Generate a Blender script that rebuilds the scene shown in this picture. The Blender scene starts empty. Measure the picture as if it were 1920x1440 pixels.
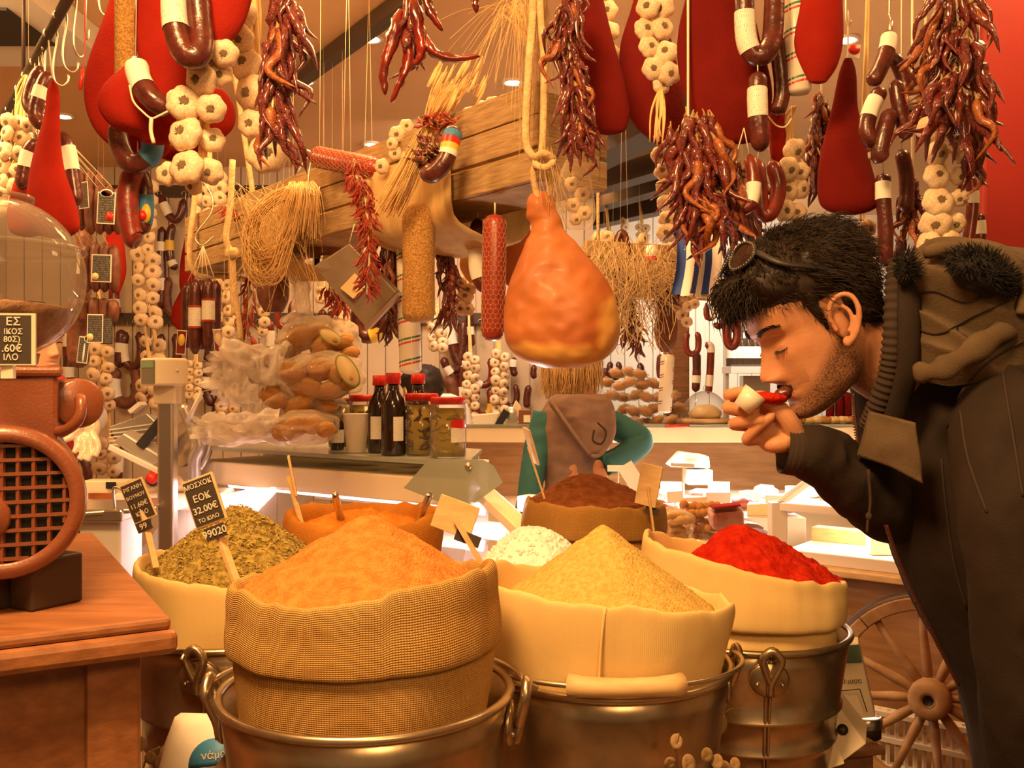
import bpy, math, random
from math import sin, cos, pi, sqrt, radians, atan2, exp
from mathutils import Vector as V, Matrix as M, noise
S = bpy.context.scene
C = S.collection
F = 1800.0
CZ = 1.5
# ---------------------------------------------------------------- camera
cam = bpy.data.objects.new('camera', bpy.data.cameras.new('camera'))
C.objects.link(cam)
cam.location = (0, 0, CZ)
cam.rotation_euler = (pi/2, 0, 0)
cam.data.sensor_width = 36
cam.data.lens = 36*F/1920
cam.data.clip_start = 0.05
S.camera = cam
# ---------------------------------------------------------------- world and exposure
S.view_settings.view_transform = 'Standard'
S.view_settings.look = 'None'
S.view_settings.gamma = 1
S.view_settings.exposure = 0.0
S.view_settings.use_curve_mapping = False
W = bpy.data.worlds.new('world')
S.world = W
W.use_nodes = True
W.node_tree.nodes['Background'].inputs[0].default_value = (1, .53, .22, 1)
W.node_tree.nodes['Background'].inputs[1].default_value = 0.24
TINT = (1, .57, .215)
def area(name, loc, target, size, power, col=TINT, sy=None):
    d = bpy.data.lights.new(name, 'AREA')
    d.energy = power; d.color = col; d.size = size
    if sy: d.shape = 'RECTANGLE'; d.size_y = sy
    o = bpy.data.objects.new(name, d); C.objects.link(o)
    o.location = loc
    o.rotation_euler = (V(target)-V(loc)).to_track_quat('-Z', 'Y').to_euler()
    return o
def spot(name, loc, target, power, ang=100, col=TINT, r=.04):
    d = bpy.data.lights.new(name, 'SPOT')
    d.energy = power; d.color = col; d.spot_size = radians(ang); d.spot_blend = .8; d.shadow_soft_size = r
    o = bpy.data.objects.new(name, d); C.objects.link(o)
    o.location = loc
    o.rotation_euler = (V(target)-V(loc)).to_track_quat('-Z', 'Y').to_euler()
area('ceiling_lamp_front', (-.35, .35, 2.6), (0.0, 1.35, 1.1), .40, 50)
area('ceiling_lamp_entrance', (.5, -.9, 2.6), (.1, 2.2, 1.8), .7, 26)
area('ceiling_lamp_behind_man', (1.15, 1.75, 2.6), (1.1, 1.5, 1.5), .3, 9)
area('ceiling_lamp_middle', (-.2, 2.45, 2.62), (-.2, 2.7, 1.2), .6, 30)
area('ceiling_lamp_left', (-1.7, 2.3, 2.62), (-1.7, 3.6, 1.4), .6, 40)
area('display_lamp_meat', (-.42, 2.62, 1.215), (-.42, 2.55, .9), 1.0, 13, (1, .74, .80), .06)
area('display_lamp_cheese', (.98, 3.72, 1.30), (.95, 3.6, .9), 1.2, 24, (1, .84, .68), .12)
area('salt_fill', (.0, 2.2, 1.235), (.035, 1.6, 1.2), .06, 2.6, (1, .86, .74), .04)  # added fill light that whitens the salt heap, no fixture built for it
def point_fill(name, loc, power):
    d = bpy.data.lights.new(name, 'POINT'); d.energy = power; d.color = TINT; d.shadow_soft_size = .07
    o = bpy.data.objects.new(name, d); C.objects.link(o); o.location = loc
point_fill('ceiling_fill_left', (-.75, 1.65, 2.4), 15)  # added point light above the view to brighten the ceiling, no pendant hangs here
point_fill('ceiling_fill_right', (.30, 1.70, 2.45), 9)  # second added ceiling fill, likewise without a pendant
area('display_lamp_case', (1.25, 2.95, 1.125), (1.25, 2.95, .5), .5, 5, (1, .8, .5), .2)
area('wall_lamp_white', (1.5, 5.6, 2.3), (1.45, 6.5, 1.4), .5, 22, (1, .85, .66))
area('wall_lamp_back', (-.1, 4.2, 2.6), (-.1, 5.0, 1.5), .5, 22, (1, .72, .5))

# ---------------------------------------------------------------- helpers
RND = random.Random(7)
ORG = {}
def P(px, py, Y): return V(((px-960)/F*Y, Y, CZ-(py-720)/F*Y))
def K(n, Y): return n/F*Y
def spline(pts, n=24):
    pts = [V(p) for p in pts]
    if len(pts) == 2: return [pts[0].lerp(pts[1], i/n) for i in range(n+1)]
    q = [pts[0]*2-pts[1]]+pts+[pts[-1]*2-pts[-2]]
    out = []
    m = len(pts)-1
    for i in range(n+1):
        t = i/n*m; k = min(int(t), m-1); t -= k
        a, b, c, d = q[k:k+4]
        out.append(.5*((2*b)+(c-a)*t+(2*a-5*b+4*c-d)*t*t+(3*b-a-3*c+d)*t**3))
    return out
def lerp_rows(rows, n):
    r = [list(x) for x in rows]; m = len(r)-1; out = []
    g = lambda k: r[max(0, min(m, k))]
    for i in range(n+1):
        t = i/n*m; k = min(int(t), m-1); t -= k
        out.append([.5*((2*b)+(c-a)*t+(2*a-5*b+4*c-d)*t*t+(3*b-a-3*c+d)*t**3) for a, b, c, d in zip(g(k-1), g(k), g(k+1), g(k+2))])
    return out
def frames(path):
    T_ = []
    for i in range(len(path)):
        t = path[min(i+1, len(path)-1)]-path[max(i-1, 0)]
        T_.append(t.normalized() if t.length > 1e-9 else V((0, 0, 1)))
    n = V((0, -1, 0)) if abs(T_[0].y) < .9 else V((1, 0, 0))
    out = []
    for t in T_:
        n = n-t*n.dot(t)
        if n.length < 1e-6: n = t.orthogonal()
        n.normalize()
        out.append((n, t.cross(n)))
    return out
class MB:
    def __init__(s): s.v = []; s.f = []; s.m = []; s.uv = []; s.s = []
    def add(s, vs, fs, mi=0, uv=None, sm=True):
        o = len(s.v)
        s.v += [V(p) for p in vs]
        s.f += [tuple(i+o for i in f) for f in fs]
        s.m += [mi]*len(fs); s.s += [sm]*len(fs)
        s.uv += uv or [(0, 0)]*len(vs)
        return s
    def rows(s, R, mi=0, cap=(1, 1), close=True, sm=True):
        n = len(R[0]); vs = [p for r in R for p in r]; fs = []
        m = n if close else n-1
        for i in range(len(R)-1):
            for j in range(m):
                k = (j+1) % n
                fs.append((i*n+j, i*n+k, (i+1)*n+k, (i+1)*n+j))
        uv = [(j/max(1, n-(0 if close else 1)), i/(len(R)-1)) for i in range(len(R)) for j in range(n)]
        if cap[0]: fs.append(tuple(range(n-1, -1, -1)))
        if cap[1]: fs.append(tuple((len(R)-1)*n+j for j in range(n)))
        return s.add(vs, fs, mi, uv, sm)
    def tube(s, path, r, seg=8, mi=0, cap=(1, 1), flat=(1, 1), sm=True):
        path = [V(p) for p in path]; fr = frames(path); R = []
        for i, p in enumerate(path):
            q = r[i] if isinstance(r, (list, tuple)) else (r(i/(len(path)-1)) if callable(r) else r)
            a, b = fr[i]
            R.append([p+a*(q*flat[0]*cos(2*pi*j/seg))+b*(q*flat[1]*sin(2*pi*j/seg)) for j in range(seg)])
        return s.rows(R, mi, cap, True, sm)
    def lathe(s, prof, seg=24, o=(0, 0, 0), mat=None, mi=0, cap=(0, 0), sm=True):
        o = V(o); R = []
        for r, z in prof:
            R.append([o+(mat @ V((r*cos(2*pi*j/seg), r*sin(2*pi*j/seg), z)) if mat else V((r*cos(2*pi*j/seg), r*sin(2*pi*j/seg), z))) for j in range(seg)])
        return s.rows(R, mi, cap, True, sm)
    def box(s, c, d, rot=None, mi=0):
        c = V(c); x, y, z = [q/2 for q in d]
        vs = [V((a*x, b*y, e*z)) for a in (-1, 1) for b in (-1, 1) for e in (-1, 1)]
        if rot: vs = [rot @ v for v in vs]
        return s.add([c+v for v in vs], [(0, 1, 3, 2), (4, 6, 7, 5), (0, 4, 5, 1), (2, 3, 7, 6), (0, 2, 6, 4), (1, 5, 7, 3)], mi, None, False)
    def bar(s, a, b, w, h, mi=0):      # box from a to b, horizontal width w, height h
        a = V(a); b = V(b); t = (b-a); L = t.length; t.normalize()
        sd = t.cross(V((0, 0, 1)))
        if sd.length < 1e-6: sd = V((1, 0, 0))
        sd.normalize(); up = sd.cross(t)
        rot = M((sd, t, up)).transposed()
        return s.box((a+b)/2, (w, L, h), rot, mi)
    def ell(s, c, r, seg=16, rings=10, mi=0, rot=None, nz=0, ns=30):
        c = V(c); R = []
        for i in range(rings+1):
            th = pi*max(.02, min(.98, i/rings))
            row = []
            for j in range(seg):
                d = V((sin(th)*cos(2*pi*j/seg), sin(th)*sin(2*pi*j/seg), -cos(th)))
                k = 1+(nz*noise.noise(d*2.3+c*ns) if nz else 0)
                p = V((d.x*r[0], d.y*r[1], d.z*r[2]))*k
                row.append(c+(rot @ p if rot else p))
            R.append(row)
        return s.rows(R, mi)
    def prism(s, pts, d, mi=0, sm=False):    # closed outline pts extruded by vector d
        n = len(pts); d = V(d); vs = [V(p) for p in pts]+[V(p)+d for p in pts]
        fs = [tuple(range(n)), tuple(range(2*n-1, n-1, -1))]+[(i, n+i, n+(i+1) % n, (i+1) % n) for i in range(n)]
        return s.add(vs, fs, mi, None, sm)
    def mesh(s, name, mats, org=V((0, 0, 0))):
        me = bpy.data.meshes.new(name)
        me.from_pydata([tuple(v-org) for v in s.v], [], s.f)
        for m_ in (mats if isinstance(mats, (list, tuple)) else [mats]): me.materials.append(MT[m_])
        me.polygons.foreach_set('material_index', s.m)
        me.polygons.foreach_set('use_smooth', s.s)
        uv = me.uv_layers.new(name='UVMap')
        li = [0]*len(me.loops); me.loops.foreach_get('vertex_index', li)
        flat = []
        for i in li: flat += s.uv[i]
        uv.data.foreach_set('uv', flat)
        me.validate(); me.update()
        return me
    def part(s, name, mats, par=None, bevel=0, label=None, stuff=False):
        o = bpy.data.objects.new(name, s.mesh(name, mats, ORG[par] if par else V((0, 0, 0))))
        C.objects.link(o)
        if par: o.parent = par
        ORG[o] = ORG[par] if par else V((0, 0, 0))
        if bevel: add_bevel(o, bevel)
        if label: o['label'] = label
        if stuff: o['kind'] = 'stuff'
        return o
    def thing(s, name, label, cat, mats, group=None, bevel=0, stuff=False):
        xs = [v.x for v in s.v]; ys = [v.y for v in s.v]; zs = [v.z for v in s.v]
        org = V(((min(xs)+max(xs))/2, (min(ys)+max(ys))/2, min(zs)))
        o = bpy.data.objects.new(name, s.mesh(name, mats, org))
        C.objects.link(o); o.location = org; ORG[o] = org
        o['label'] = label; o['category'] = cat
        if group: o['group'] = group
        if stuff: o['kind'] = 'stuff'
        if bevel: add_bevel(o, bevel)
        return o
    def struct(s, name, mats, bevel=0):
        o = s.part(name, mats); o['kind'] = 'structure'
        if bevel: add_bevel(o, bevel)
        return o
def add_bevel(o, w):
    b = o.modifiers.new('bevel', 'BEVEL'); b.width = w; b.segments = 2; b.limit_method = 'ANGLE'
def T(name, label, cat, loc, group=None):
    o = bpy.data.objects.new(name, None); C.objects.link(o)
    o.empty_display_size = .05; o.location = loc; ORG[o] = V(loc)
    o['label'] = label; o['category'] = cat
    if group: o['group'] = group
    return o
def inst(name, me, par, pos, rot=None, sc=1):
    o = bpy.data.objects.new(name, me); C.objects.link(o)
    o.parent = par
    m = M.Translation(V(pos)-ORG[par])
    if rot is not None: m = m @ rot.to_4x4()
    s_ = sc if isinstance(sc, (tuple, list)) else (sc, sc, sc)
    o.matrix_local = m @ M.Diagonal((*s_, 1))
    ORG[o] = ORG[par]
    return o
def zto(d):      # rotation taking +Z to direction d
    return V(d).to_track_quat('Z', 'Y').to_matrix()
TXT = {}
def text(mb, s_, mat4, size, mi=0, align='CENTER', depth=.0004):
    key = (s_, align)
    if key not in TXT:
        cu = bpy.data.curves.new('lettering', 'FONT'); cu.body = s_; cu.size = 1
        cu.align_x = align; cu.align_y = 'CENTER'; cu.extrude = 0; cu.resolution_u = 3; cu.offset = .012
        o = bpy.data.objects.new('lettering', cu); C.objects.link(o)
        dg = bpy.context.evaluated_depsgraph_get()
        me = o.evaluated_get(dg).to_mesh()
        TXT[key] = ([v.co.copy() for v in me.vertices], [tuple(p.vertices) for p in me.polygons])
        o.evaluated_get(dg).to_mesh_clear()
        bpy.data.objects.remove(o); bpy.data.curves.remove(cu)
    vs, fs = TXT[key]
    mb.add([mat4 @ V((v.x*size, v.y*size, depth)) for v in vs], fs, mi, None, False)
def face_mat(o, xdir, ydir):    # matrix with local x,y along given dirs, z out
    x = V(xdir).normalized(); z = x.cross(V(ydir)).normalized(); y = z.cross(x)
    m = M((x, y, z)).transposed().to_4x4(); m.translation = V(o)
    return m

# ---------------------------------------------------------------- materials
MT = {}
def mat(name, col, rough=.6, metal=0, col2=None, ns=12, bump=0, bs=60, spec=.5, stretch=(1, 1, 1), sss=0, coat=0, emit=None, es=0, alpha=None, trans=0, contrast=(.35, .65), detail=3):
    m = bpy.data.materials.new(name); m.use_nodes = True; MT[name] = m
    nt = m.node_tree; N = nt.nodes; L = nt.links; b = N['Principled BSDF']
    def si(k, v): b.inputs[k].default_value = v
    si('Base Color', (*col, 1)); si('Roughness', rough); si('Metallic', metal); si('Specular IOR Level', spec)
    if sss: si('Subsurface Weight', sss); si('Subsurface Radius', (.02, .008, .004)); si('Subsurface Scale', .5)
    if coat: si('Coat Weight', coat); si('Coat Roughness', .15)
    if emit: si('Emission Color', (*emit, 1)); si('Emission Strength', es)
    if trans: si('Transmission Weight', trans); si('IOR', 1.3)
    if alpha is not None:
        # thin clear film or glass: transparent with a fresnel sheen
        tr = N.new('ShaderNodeBsdfTransparent'); mx = N.new('ShaderNodeMixShader'); fr = N.new('ShaderNodeLayerWeight'); mr = N.new('ShaderNodeMapRange')
        tr.inputs[0].default_value = (*[.5+.5*c for c in col], 1)
        fr.inputs[0].default_value = .35
        mr.inputs[3].default_value = alpha; mr.inputs[4].default_value = min(1, alpha+.75)
        L.new(fr.outputs['Facing'], mr.inputs[0]); L.new(mr.outputs[0], mx.inputs[0])
        L.new(tr.outputs[0], mx.inputs[1]); L.new(b.outputs[0], mx.inputs[2]); L.new(mx.outputs[0], N['Material Output'].inputs[0])
    tc = mp = None
    if col2 or bump:
        tc = N.new('ShaderNodeTexCoord'); mp = N.new('ShaderNodeMapping'); L.new(tc.outputs['Object'], mp.inputs[0])
        mp.inputs['Scale'].default_value = stretch
    if col2:
        n = N.new('ShaderNodeTexNoise'); n.inputs['Scale'].default_value = ns; n.inputs['Detail'].default_value = detail
        L.new(mp.outputs[0], n.inputs[0])
        r = N.new('ShaderNodeValToRGB'); e = r.color_ramp.elements
        e[0].position, e[1].position = contrast
        e[0].color = (*col, 1); e[1].color = (*col2, 1)
        L.new(n.outputs[0], r.inputs[0]); L.new(r.outputs[0], b.inputs['Base Color'])
    if bump:
        n = N.new('ShaderNodeTexNoise'); n.inputs['Scale'].default_value = bs; n.inputs['Detail'].default_value = 4
        L.new(mp.outputs[0], n.inputs[0])
        bp = N.new('ShaderNodeBump'); bp.inputs['Strength'].default_value = bump; bp.inputs['Distance'].default_value = .004
        L.new(n.outputs[0], bp.inputs['Height']); L.new(bp.outputs[0], b.inputs['Normal'])
    return m
def weave(name, col, col2, nu, nv, strength=.6, holes=.35, stain=None):
    m = mat(name, col, .9, col2=col2, ns=9, detail=4, spec=.1)
    nt = m.node_tree; N = nt.nodes; L = nt.links; b = N['Principled BSDF']
    uv = N.new('ShaderNodeUVMap'); sp = N.new('ShaderNodeSeparateXYZ'); L.new(uv.outputs[0], sp.inputs[0])
    def wv(o, n_):
        a = N.new('ShaderNodeMath'); a.operation = 'MULTIPLY'; a.inputs[1].default_value = n_*2*pi; L.new(o, a.inputs[0])
        w = N.new('ShaderNodeMath'); w.operation = 'SINE'; L.new(a.outputs[0], w.inputs[0])
        q = N.new('ShaderNodeMath'); q.operation = 'ABSOLUTE'; L.new(w.outputs[0], q.inputs[0]); return q.outputs[0]
    mn = N.new('ShaderNodeMath'); mn.operation = 'MULTIPLY'
    L.new(wv(sp.outputs[0], nu/2), mn.inputs[0]); L.new(wv(sp.outputs[1], nv/2), mn.inputs[1])
    bp = N.new('ShaderNodeBump'); bp.inputs['Strength'].default_value = strength; bp.inputs['Distance'].default_value = .0015
    L.new(mn.outputs[0], bp.inputs['Height']); L.new(bp.outputs[0], b.inputs['Normal'])
    mr = N.new('ShaderNodeMapRange'); mr.inputs[1].default_value = 0; mr.inputs[2].default_value = .5
    mr.inputs[3].default_value = 1-holes; mr.inputs[4].default_value = 1.0; L.new(mn.outputs[0], mr.inputs[0])
    mx = N.new('ShaderNodeMix'); mx.data_type = 'RGBA'; mx.blend_type = 'MULTIPLY'; mx.inputs[0].default_value = 1
    src = b.inputs['Base Color'].links[0].from_socket
    L.new(src, mx.inputs[6]); L.new(mr.outputs[0], mx.inputs[7]); L.new(mx.outputs[2], b.inputs['Base Color'])
    return m
def printed(name, col, ink, rows=9, dens=.5):      # paper with rows of small unreadable print
    m = mat(name, col, .6)
    nt = m.node_tree; N = nt.nodes; L = nt.links; b = N['Principled BSDF']
    uv = N.new('ShaderNodeUVMap'); br = N.new('ShaderNodeTexBrick')
    br.inputs['Scale'].default_value = 1; br.inputs['Brick Width'].default_value = .035; br.inputs['Row Height'].default_value = 1/rows
    br.inputs['Mortar Size'].default_value = .012; br.inputs['Color1'].default_value = (*ink, 1); br.inputs['Color2'].default_value = (*col, 1)
    br.inputs['Mortar'].default_value = (*col, 1); br.inputs['Bias'].default_value = dens*2-1
    L.new(uv.outputs[0], br.inputs[0]); L.new(br.outputs[0], b.inputs['Base Color'])
    return m
mat('ceiling', (.86, .56, .30), .9, col2=(.82, .53, .28), ns=3)
mat('wall', (.62, .48, .34), .9, col2=(.56, .43, .30), ns=4)
mat('wall_white', (.82, .78, .72), .8)
mat('dark_metal', (.06, .035, .025), .5, .3)
mat('floor', (.22, .15, .10), .6, col2=(.16, .10, .07), ns=6)
mat('steel', (.62, .58, .52), .3, 1)
mat('galv', (.62, .50, .34), .30, .92, col2=(.40, .31, .20), ns=16, bump=.10, bs=22, detail=5)
mat('wire', (.66, .60, .48), .35, 1)
mat('wood', (.36, .14, .05), .5, col2=(.25, .09, .03), ns=6, stretch=(2, 14, 14), bump=.12, bs=14, detail=5)
mat('wood_dark', (.26, .12, .05), .6, col2=(.18, .08, .03), ns=8, stretch=(2, 12, 12))
mat('wood_pale', (.72, .50, .25), .6, col2=(.62, .40, .18), ns=8, stretch=(3, 3, 14))
mat('plank', (.46, .30, .14), .8, col2=(.30, .18, .08), ns=9, stretch=(2.2, 2.2, 26), bump=.3, bs=20, detail=5)
mat('wheel_wood', (.45, .27, .12), .75, col2=(.33, .18, .08), ns=22, bump=.3, bs=60)
mat('panel_wood', (.46, .26, .12), .55, col2=(.36, .19, .08), ns=4, stretch=(2, 2, 18), detail=5)
mat('grinder', (.23, .068, .03), .36, bump=.12, bs=350, coat=.25)
mat('black', (.015, .012, .012), .5)
mat('glass', (.96, .93, .9), .03, spec=.8, alpha=.05)
mat('glass_green', (.42, .44, .36), .15, alpha=.62)
mat('film', (.98, .93, .86), .08, spec=1, alpha=.05, bump=1.0, bs=26)
mat('film_white', (.97, .92, .85), .12, spec=1, alpha=.26, bump=1.0, bs=36)
mat('red_meat', (.30, .015, .006), .9, col2=(.23, .009, .004), ns=10, bump=.25, bs=200, spec=.15)
mat('red_meat_dark', (.16, .008, .005), .9, col2=(.12, .005, .004), ns=9, bump=.25, bs=200, spec=.15)
mat('sausage', (.115, .020, .014), .3, col2=(.06, .012, .010), ns=45, bump=.5, bs=80, coat=.3)
mat('sausage_red', (.24, .026, .014), .34, col2=(.13, .014, .010), ns=40, bump=.4, bs=60, coat=.25)
mat('sausage_brown', (.20, .065, .03), .5, col2=(.12, .035, .02), ns=50, bump=.4, bs=80)
mat('salami_grain', (.50, .28, .08), .9, col2=(.30, .14, .03), ns=330, bump=.8, bs=190, contrast=(.4, .6))
mat('salami_net', (.36, .045, .02), .35, col2=(.26, .03, .015), ns=40, coat=.3)
mat('net', (.62, .32, .18), .7)
mat('wrapper', (.80, .72, .60), .35, coat=.3)
mat('stripe_red', (.55, .03, .02), .5)
mat('stripe_green', (.03, .16, .06), .5)
mat('paper', (.84, .80, .70), .7)
printed('paper_print', (.82, .77, .66), (.35, .30, .26), 10, .55)
printed('card_print', (.028, .024, .022), (.45, .40, .34), 12, .45)
mat('card_white', (.85, .80, .72), .5)
mat('blue', (.05, .22, .45), .5)
mat('flag_blue', (.02, .06, .30), .7)
mat('red', (.60, .02, .012), .35)
mat('yellow', (.75, .50, .06), .5)
mat('garlic', (.80, .64, .44), .55, col2=(.66, .45, .27), ns=7, stretch=(1, 1, .35), bump=.15, bs=12, sss=.1)
mat('garlic_root', (.36, .22, .10), .95, col2=(.52, .35, .18), ns=60, bump=.9, bs=120)
mat('straw', (.86, .60, .27), .7, col2=(.76, .48, .18), ns=14)
mat('rope', (.70, .50, .26), .9, col2=(.56, .37, .17), ns=60, bump=.8, bs=160)
mat('string', (.78, .66, .48), .9)
mat('chili', (.20, .013, .006), .24, col2=(.07, .006, .004), ns=22, bump=.8, bs=34, coat=.8)
mat('chili_bright', (.50, .05, .012), .4, col2=(.28, .02, .008), ns=22, bump=.6, bs=40, coat=.3)
mat('chili_gold', (.40, .12, .025), .35, col2=(.24, .05, .012), ns=16, bump=.5, bs=40, coat=.4)
mat('chili_stem', (.42, .26, .10), .8)
weave('burlap', (.74, .44, .155), (.62, .34, .10), 320, 230, .8, .40)
weave('linen', (.82, .60, .27), (.75, .52, .21), 420, 330, .20, .10)
weave('burlap_brown', (.46, .25, .07), (.36, .18, .04), 260, 190, .6, .3)
weave('burlap_orange', (.60, .25, .04), (.48, .17, .02), 260, 190, .6, .25)
mat('drape', (.62, .42, .18), .95, col2=(.53, .34, .13), ns=14, stretch=(3, 3, .5), bump=.3, bs=220)
mat('spice_tan', (.62, .255, .062), .95, col2=(.47, .175, .038), ns=90, bump=.9, bs=330, spec=.05)
mat('spice_cumin', (.66, .47, .15), .95, col2=(.54, .35, .09), ns=150, bump=.8, bs=330, spec=.05)
mat('spice_orange', (.62, .24, .035), .95, col2=(.52, .17, .02), ns=40, bump=.5, bs=220, spec=.05)
mat('spice_brown', (.20, .065, .022), .95, col2=(.13, .04, .012), ns=60, bump=.4, bs=200, spec=.05)
mat('paprika', (.52, .028, .008), .95, col2=(.36, .012, .004), ns=60, bump=1.0, bs=150, spec=.05)
mat('salt', (.95, .93, .88), .6, bump=.8, bs=120, sss=.2)
mat('herb', (.42, .30, .06), .9, col2=(.17, .11, .02), ns=130, bump=1, bs=220)
mat('herb_flake', (.56, .42, .11), .9, col2=(.22, .15, .03), ns=260, contrast=(.45, .55))
mat('slate', (.045, .03, .02), .7)
mat('chalk', (.72, .62, .50), .9)
mat('ham', (.48, .155, .036), .55, col2=(.36, .09, .018), ns=6, bump=.35, bs=16, sss=.15, coat=.04, detail=4)
mat('ham_fat', (.68, .36, .09), .5, col2=(.60, .29, .06), ns=8, bump=.35, bs=22, sss=.2, coat=.04)
mat('red_paint', (.34, .015, .008), .6)
mat('cream', (.88, .72, .50), .45)
mat('plastic_cream', (.80, .70, .52), .4)
mat('white_metal', (.80, .74, .68), .35)
mat('steel_grey', (.55, .52, .50), .35, .7)
mat('lcd', (.16, .15, .13), .2)
mat('lcd_green', (.20, .34, .24), .3)
mat('meat_pink', (.72, .36, .34), .4, col2=(.80, .62, .58), ns=22, coat=.4, bump=.2, bs=40)
mat('meat_red', (.42, .06, .05), .35, col2=(.62, .28, .24), ns=18, coat=.4, bump=.2, bs=40)
mat('cheese', (.85, .68, .36), .5, col2=(.80, .60, .28), ns=10)
mat('cheese_white', (.90, .84, .72), .5)
mat('bread', (.42, .17, .035), .8, col2=(.58, .28, .07), ns=20, bump=.5, bs=60)
mat('bread_cut', (.66, .40, .13), .9, col2=(.56, .30, .08), ns=40, bump=.5, bs=90)
mat('soy', (.018, .008, .007), .08, coat=.6)
mat('brine', (.42, .30, .05), .15, trans=.0, coat=.5)
mat('pepperoncini', (.36, .27, .05), .35, col2=(.26, .18, .03), ns=20, coat=.4)
mat('olive', (.10, .05, .03), .3, coat=.4)
mat('plastic_cup', (.92, .84, .74), .25, alpha=.35)
mat('skin', (.60, .29, .155), .5, col2=(.55, .24, .12), ns=30, bump=.12, bs=300, sss=.12, spec=.35)
mat('skin_pale', (.68, .36, .21), .5, sss=.12)
mat('lip', (.45, .14, .09), .45)
mat('hair_dark', (.020, .010, .006), .55, spec=.35)
mat('hair_blond', (.74, .47, .20), .5, col2=(.56, .32, .11), ns=60, stretch=(6, 6, .6))
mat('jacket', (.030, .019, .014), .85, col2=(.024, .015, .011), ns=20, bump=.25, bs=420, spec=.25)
mat('jacket_lit', (.12, .082, .048), .85, col2=(.095, .062, .036), ns=24, bump=.3, bs=420, spec=.25)  # same cloth as jacket, coloured lighter where lamps catch hood and flap
mat('rib_knit', (.042, .025, .018), .95)
mat('fur', (.010, .007, .006), .9)
mat('shirt_black', (.010, .008, .008), .9)
mat('zip', (.10, .03, .02), .4, .3)
mat('trouser', (.02, .02, .03), .9)
mat('teal', (.035, .15, .145), .8, bump=.2, bs=120)
mat('vest', (.28, .17, .115), .75, col2=(.23, .135, .09), ns=20, bump=.4, bs=50)
mat('shirt_white', (.85, .80, .74), .7)
mat('shirt_red', (.55, .025, .02), .7)
mat('glove', (.86, .68, .50), .25, spec=.8, coat=.5, bump=.8, bs=60)
mat('coffee', (.22, .10, .04), .6, col2=(.32, .17, .08), ns=60, bump=1, bs=90)
mat('lamp', (1, .9, .7), .5, emit=(1, .82, .52), es=14)
mat('tube_lamp', (1, .95, .95), .5, emit=(1, .86, .90), es=9)
mat('carton', (.72, .62, .46), .7, col2=(.68, .57, .41), ns=12)
mat('carton_green', (.05, .09, .05), .7)
mat('bag_white', (.86, .80, .68), .4, bump=.4, bs=18)
mat('tin_grey', (.36, .28, .20), .5, .35, col2=(.27, .20, .14), ns=12, bump=.2, bs=14)
mat('leaf_dry', (.36, .23, .11), .8, col2=(.25, .15, .06), ns=18)
mat('bottle_glass', (.05, .03, .02), .1, coat=.5)
MT['glass'].node_tree.nodes['Principled BSDF'].inputs['Base Color'].default_value = (.30, .26, .22, 1)
MT['film'].node_tree.nodes['Principled BSDF'].inputs['Base Color'].default_value = (.90, .78, .60, 1)
# ================================================================ the room
CH = 2.7
MB().box((.35, 2.4, -.05), (6.3, 9.2, .1)).struct('floor', 'floor')
MB().box((.35, 2.4, CH+.05), (6.3, 9.2, .1)).struct('ceiling', 'ceiling')
wb = MB().box((-1.175, 5.36, CH/2), (3.25, .06, CH)).struct('wall_back', 'wall')
MB().box((-2.83, 2.4, CH/2), (.06, 9.2, CH)).struct('wall_left', 'wall')
wr = MB().box((1.95, 6.86, CH/2), (3.1, .06, CH)).struct('wall_back_right', 'wall_white')
MB().box((.42, 6.11, CH/2), (.06, 1.44, CH)).struct('wall_divider', 'wall')
MB().box((3.53, 2.4, CH/2), (.06, 9.2, CH)).struct('wall_right', 'wall')
pm = MB().box((0, 0, CH/2), (.094, .018, CH)).mesh('plank', 'wall')
for i in range(32):
    inst('plank', pm, wb, (-2.75+i*.1, 5.322, 0))
pm = MB().box((0, 0, CH/2), (.094, .018, CH)).mesh('plank', 'wall_white')
for i in range(24):
    inst('plank', pm, wr, (.55+i*.1, 6.821, 0))
col = MB().box((1.185, 2.02, CH/2), (.40, .03, CH))
col.struct('trim_1', 'red_paint', .006)
# ceiling beams over the right bay
for k, (a, b) in enumerate([((1050, 327), (1330, 180)), ((1050, 366), (1330, 280)), ((1050, 398), (1330, 318)), ((1050, 427), (1330, 364))]):
    pa = P(*a, 1.08*F/(720-a[1])); pb = P(*b, 1.08*F/(720-b[1]))
    MB().bar(pa, pb, .17 if k == 0 else .11, .10).struct('trim_%d' % (k+2), 'dark_metal')
# dark lamp track across the ceiling, vent in the left corner
tr = T('ceiling_track', 'long dark metal lamp track running diagonally under the ceiling', 'light track', (-.6, 3.3, CH-.05))
MB().bar((-1.15, 4.2, CH-.03), (.1, 2.28, CH-.03), .05, .05).part('track', 'dark_metal', tr)
MB().bar((-1.02, 4.0, CH-.03), (-.98, 4.0, CH-.19), .02, .02).part('hanger', 'dark_metal', tr)
vn = T('ceiling_vent', 'boxy ceiling vent with a dark opening in the upper left corner', 'vent', (-1.7, 3.05, CH))
MB().box((-1.72, 3.05, CH-.045), (.66, .62, .09)).part('frame', 'wall_white', vn, .005)
MB().box((-1.74, 2.98, CH-.094), (.5, .3, .01)).part('opening', 'black', vn)
ring_m = MB().lathe([(.028, 0), (.045, 0), (.048, -.008), (.04, -.012), (.03, -.008), (.028, 0)], 16).mesh('trim_ring', 'white_metal')
bulb_m = MB().lathe([(.0005, -.014), (.02, -.013), (.029, -.004), (.029, 0)], 14).mesh('bulb', 'lamp')
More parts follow.
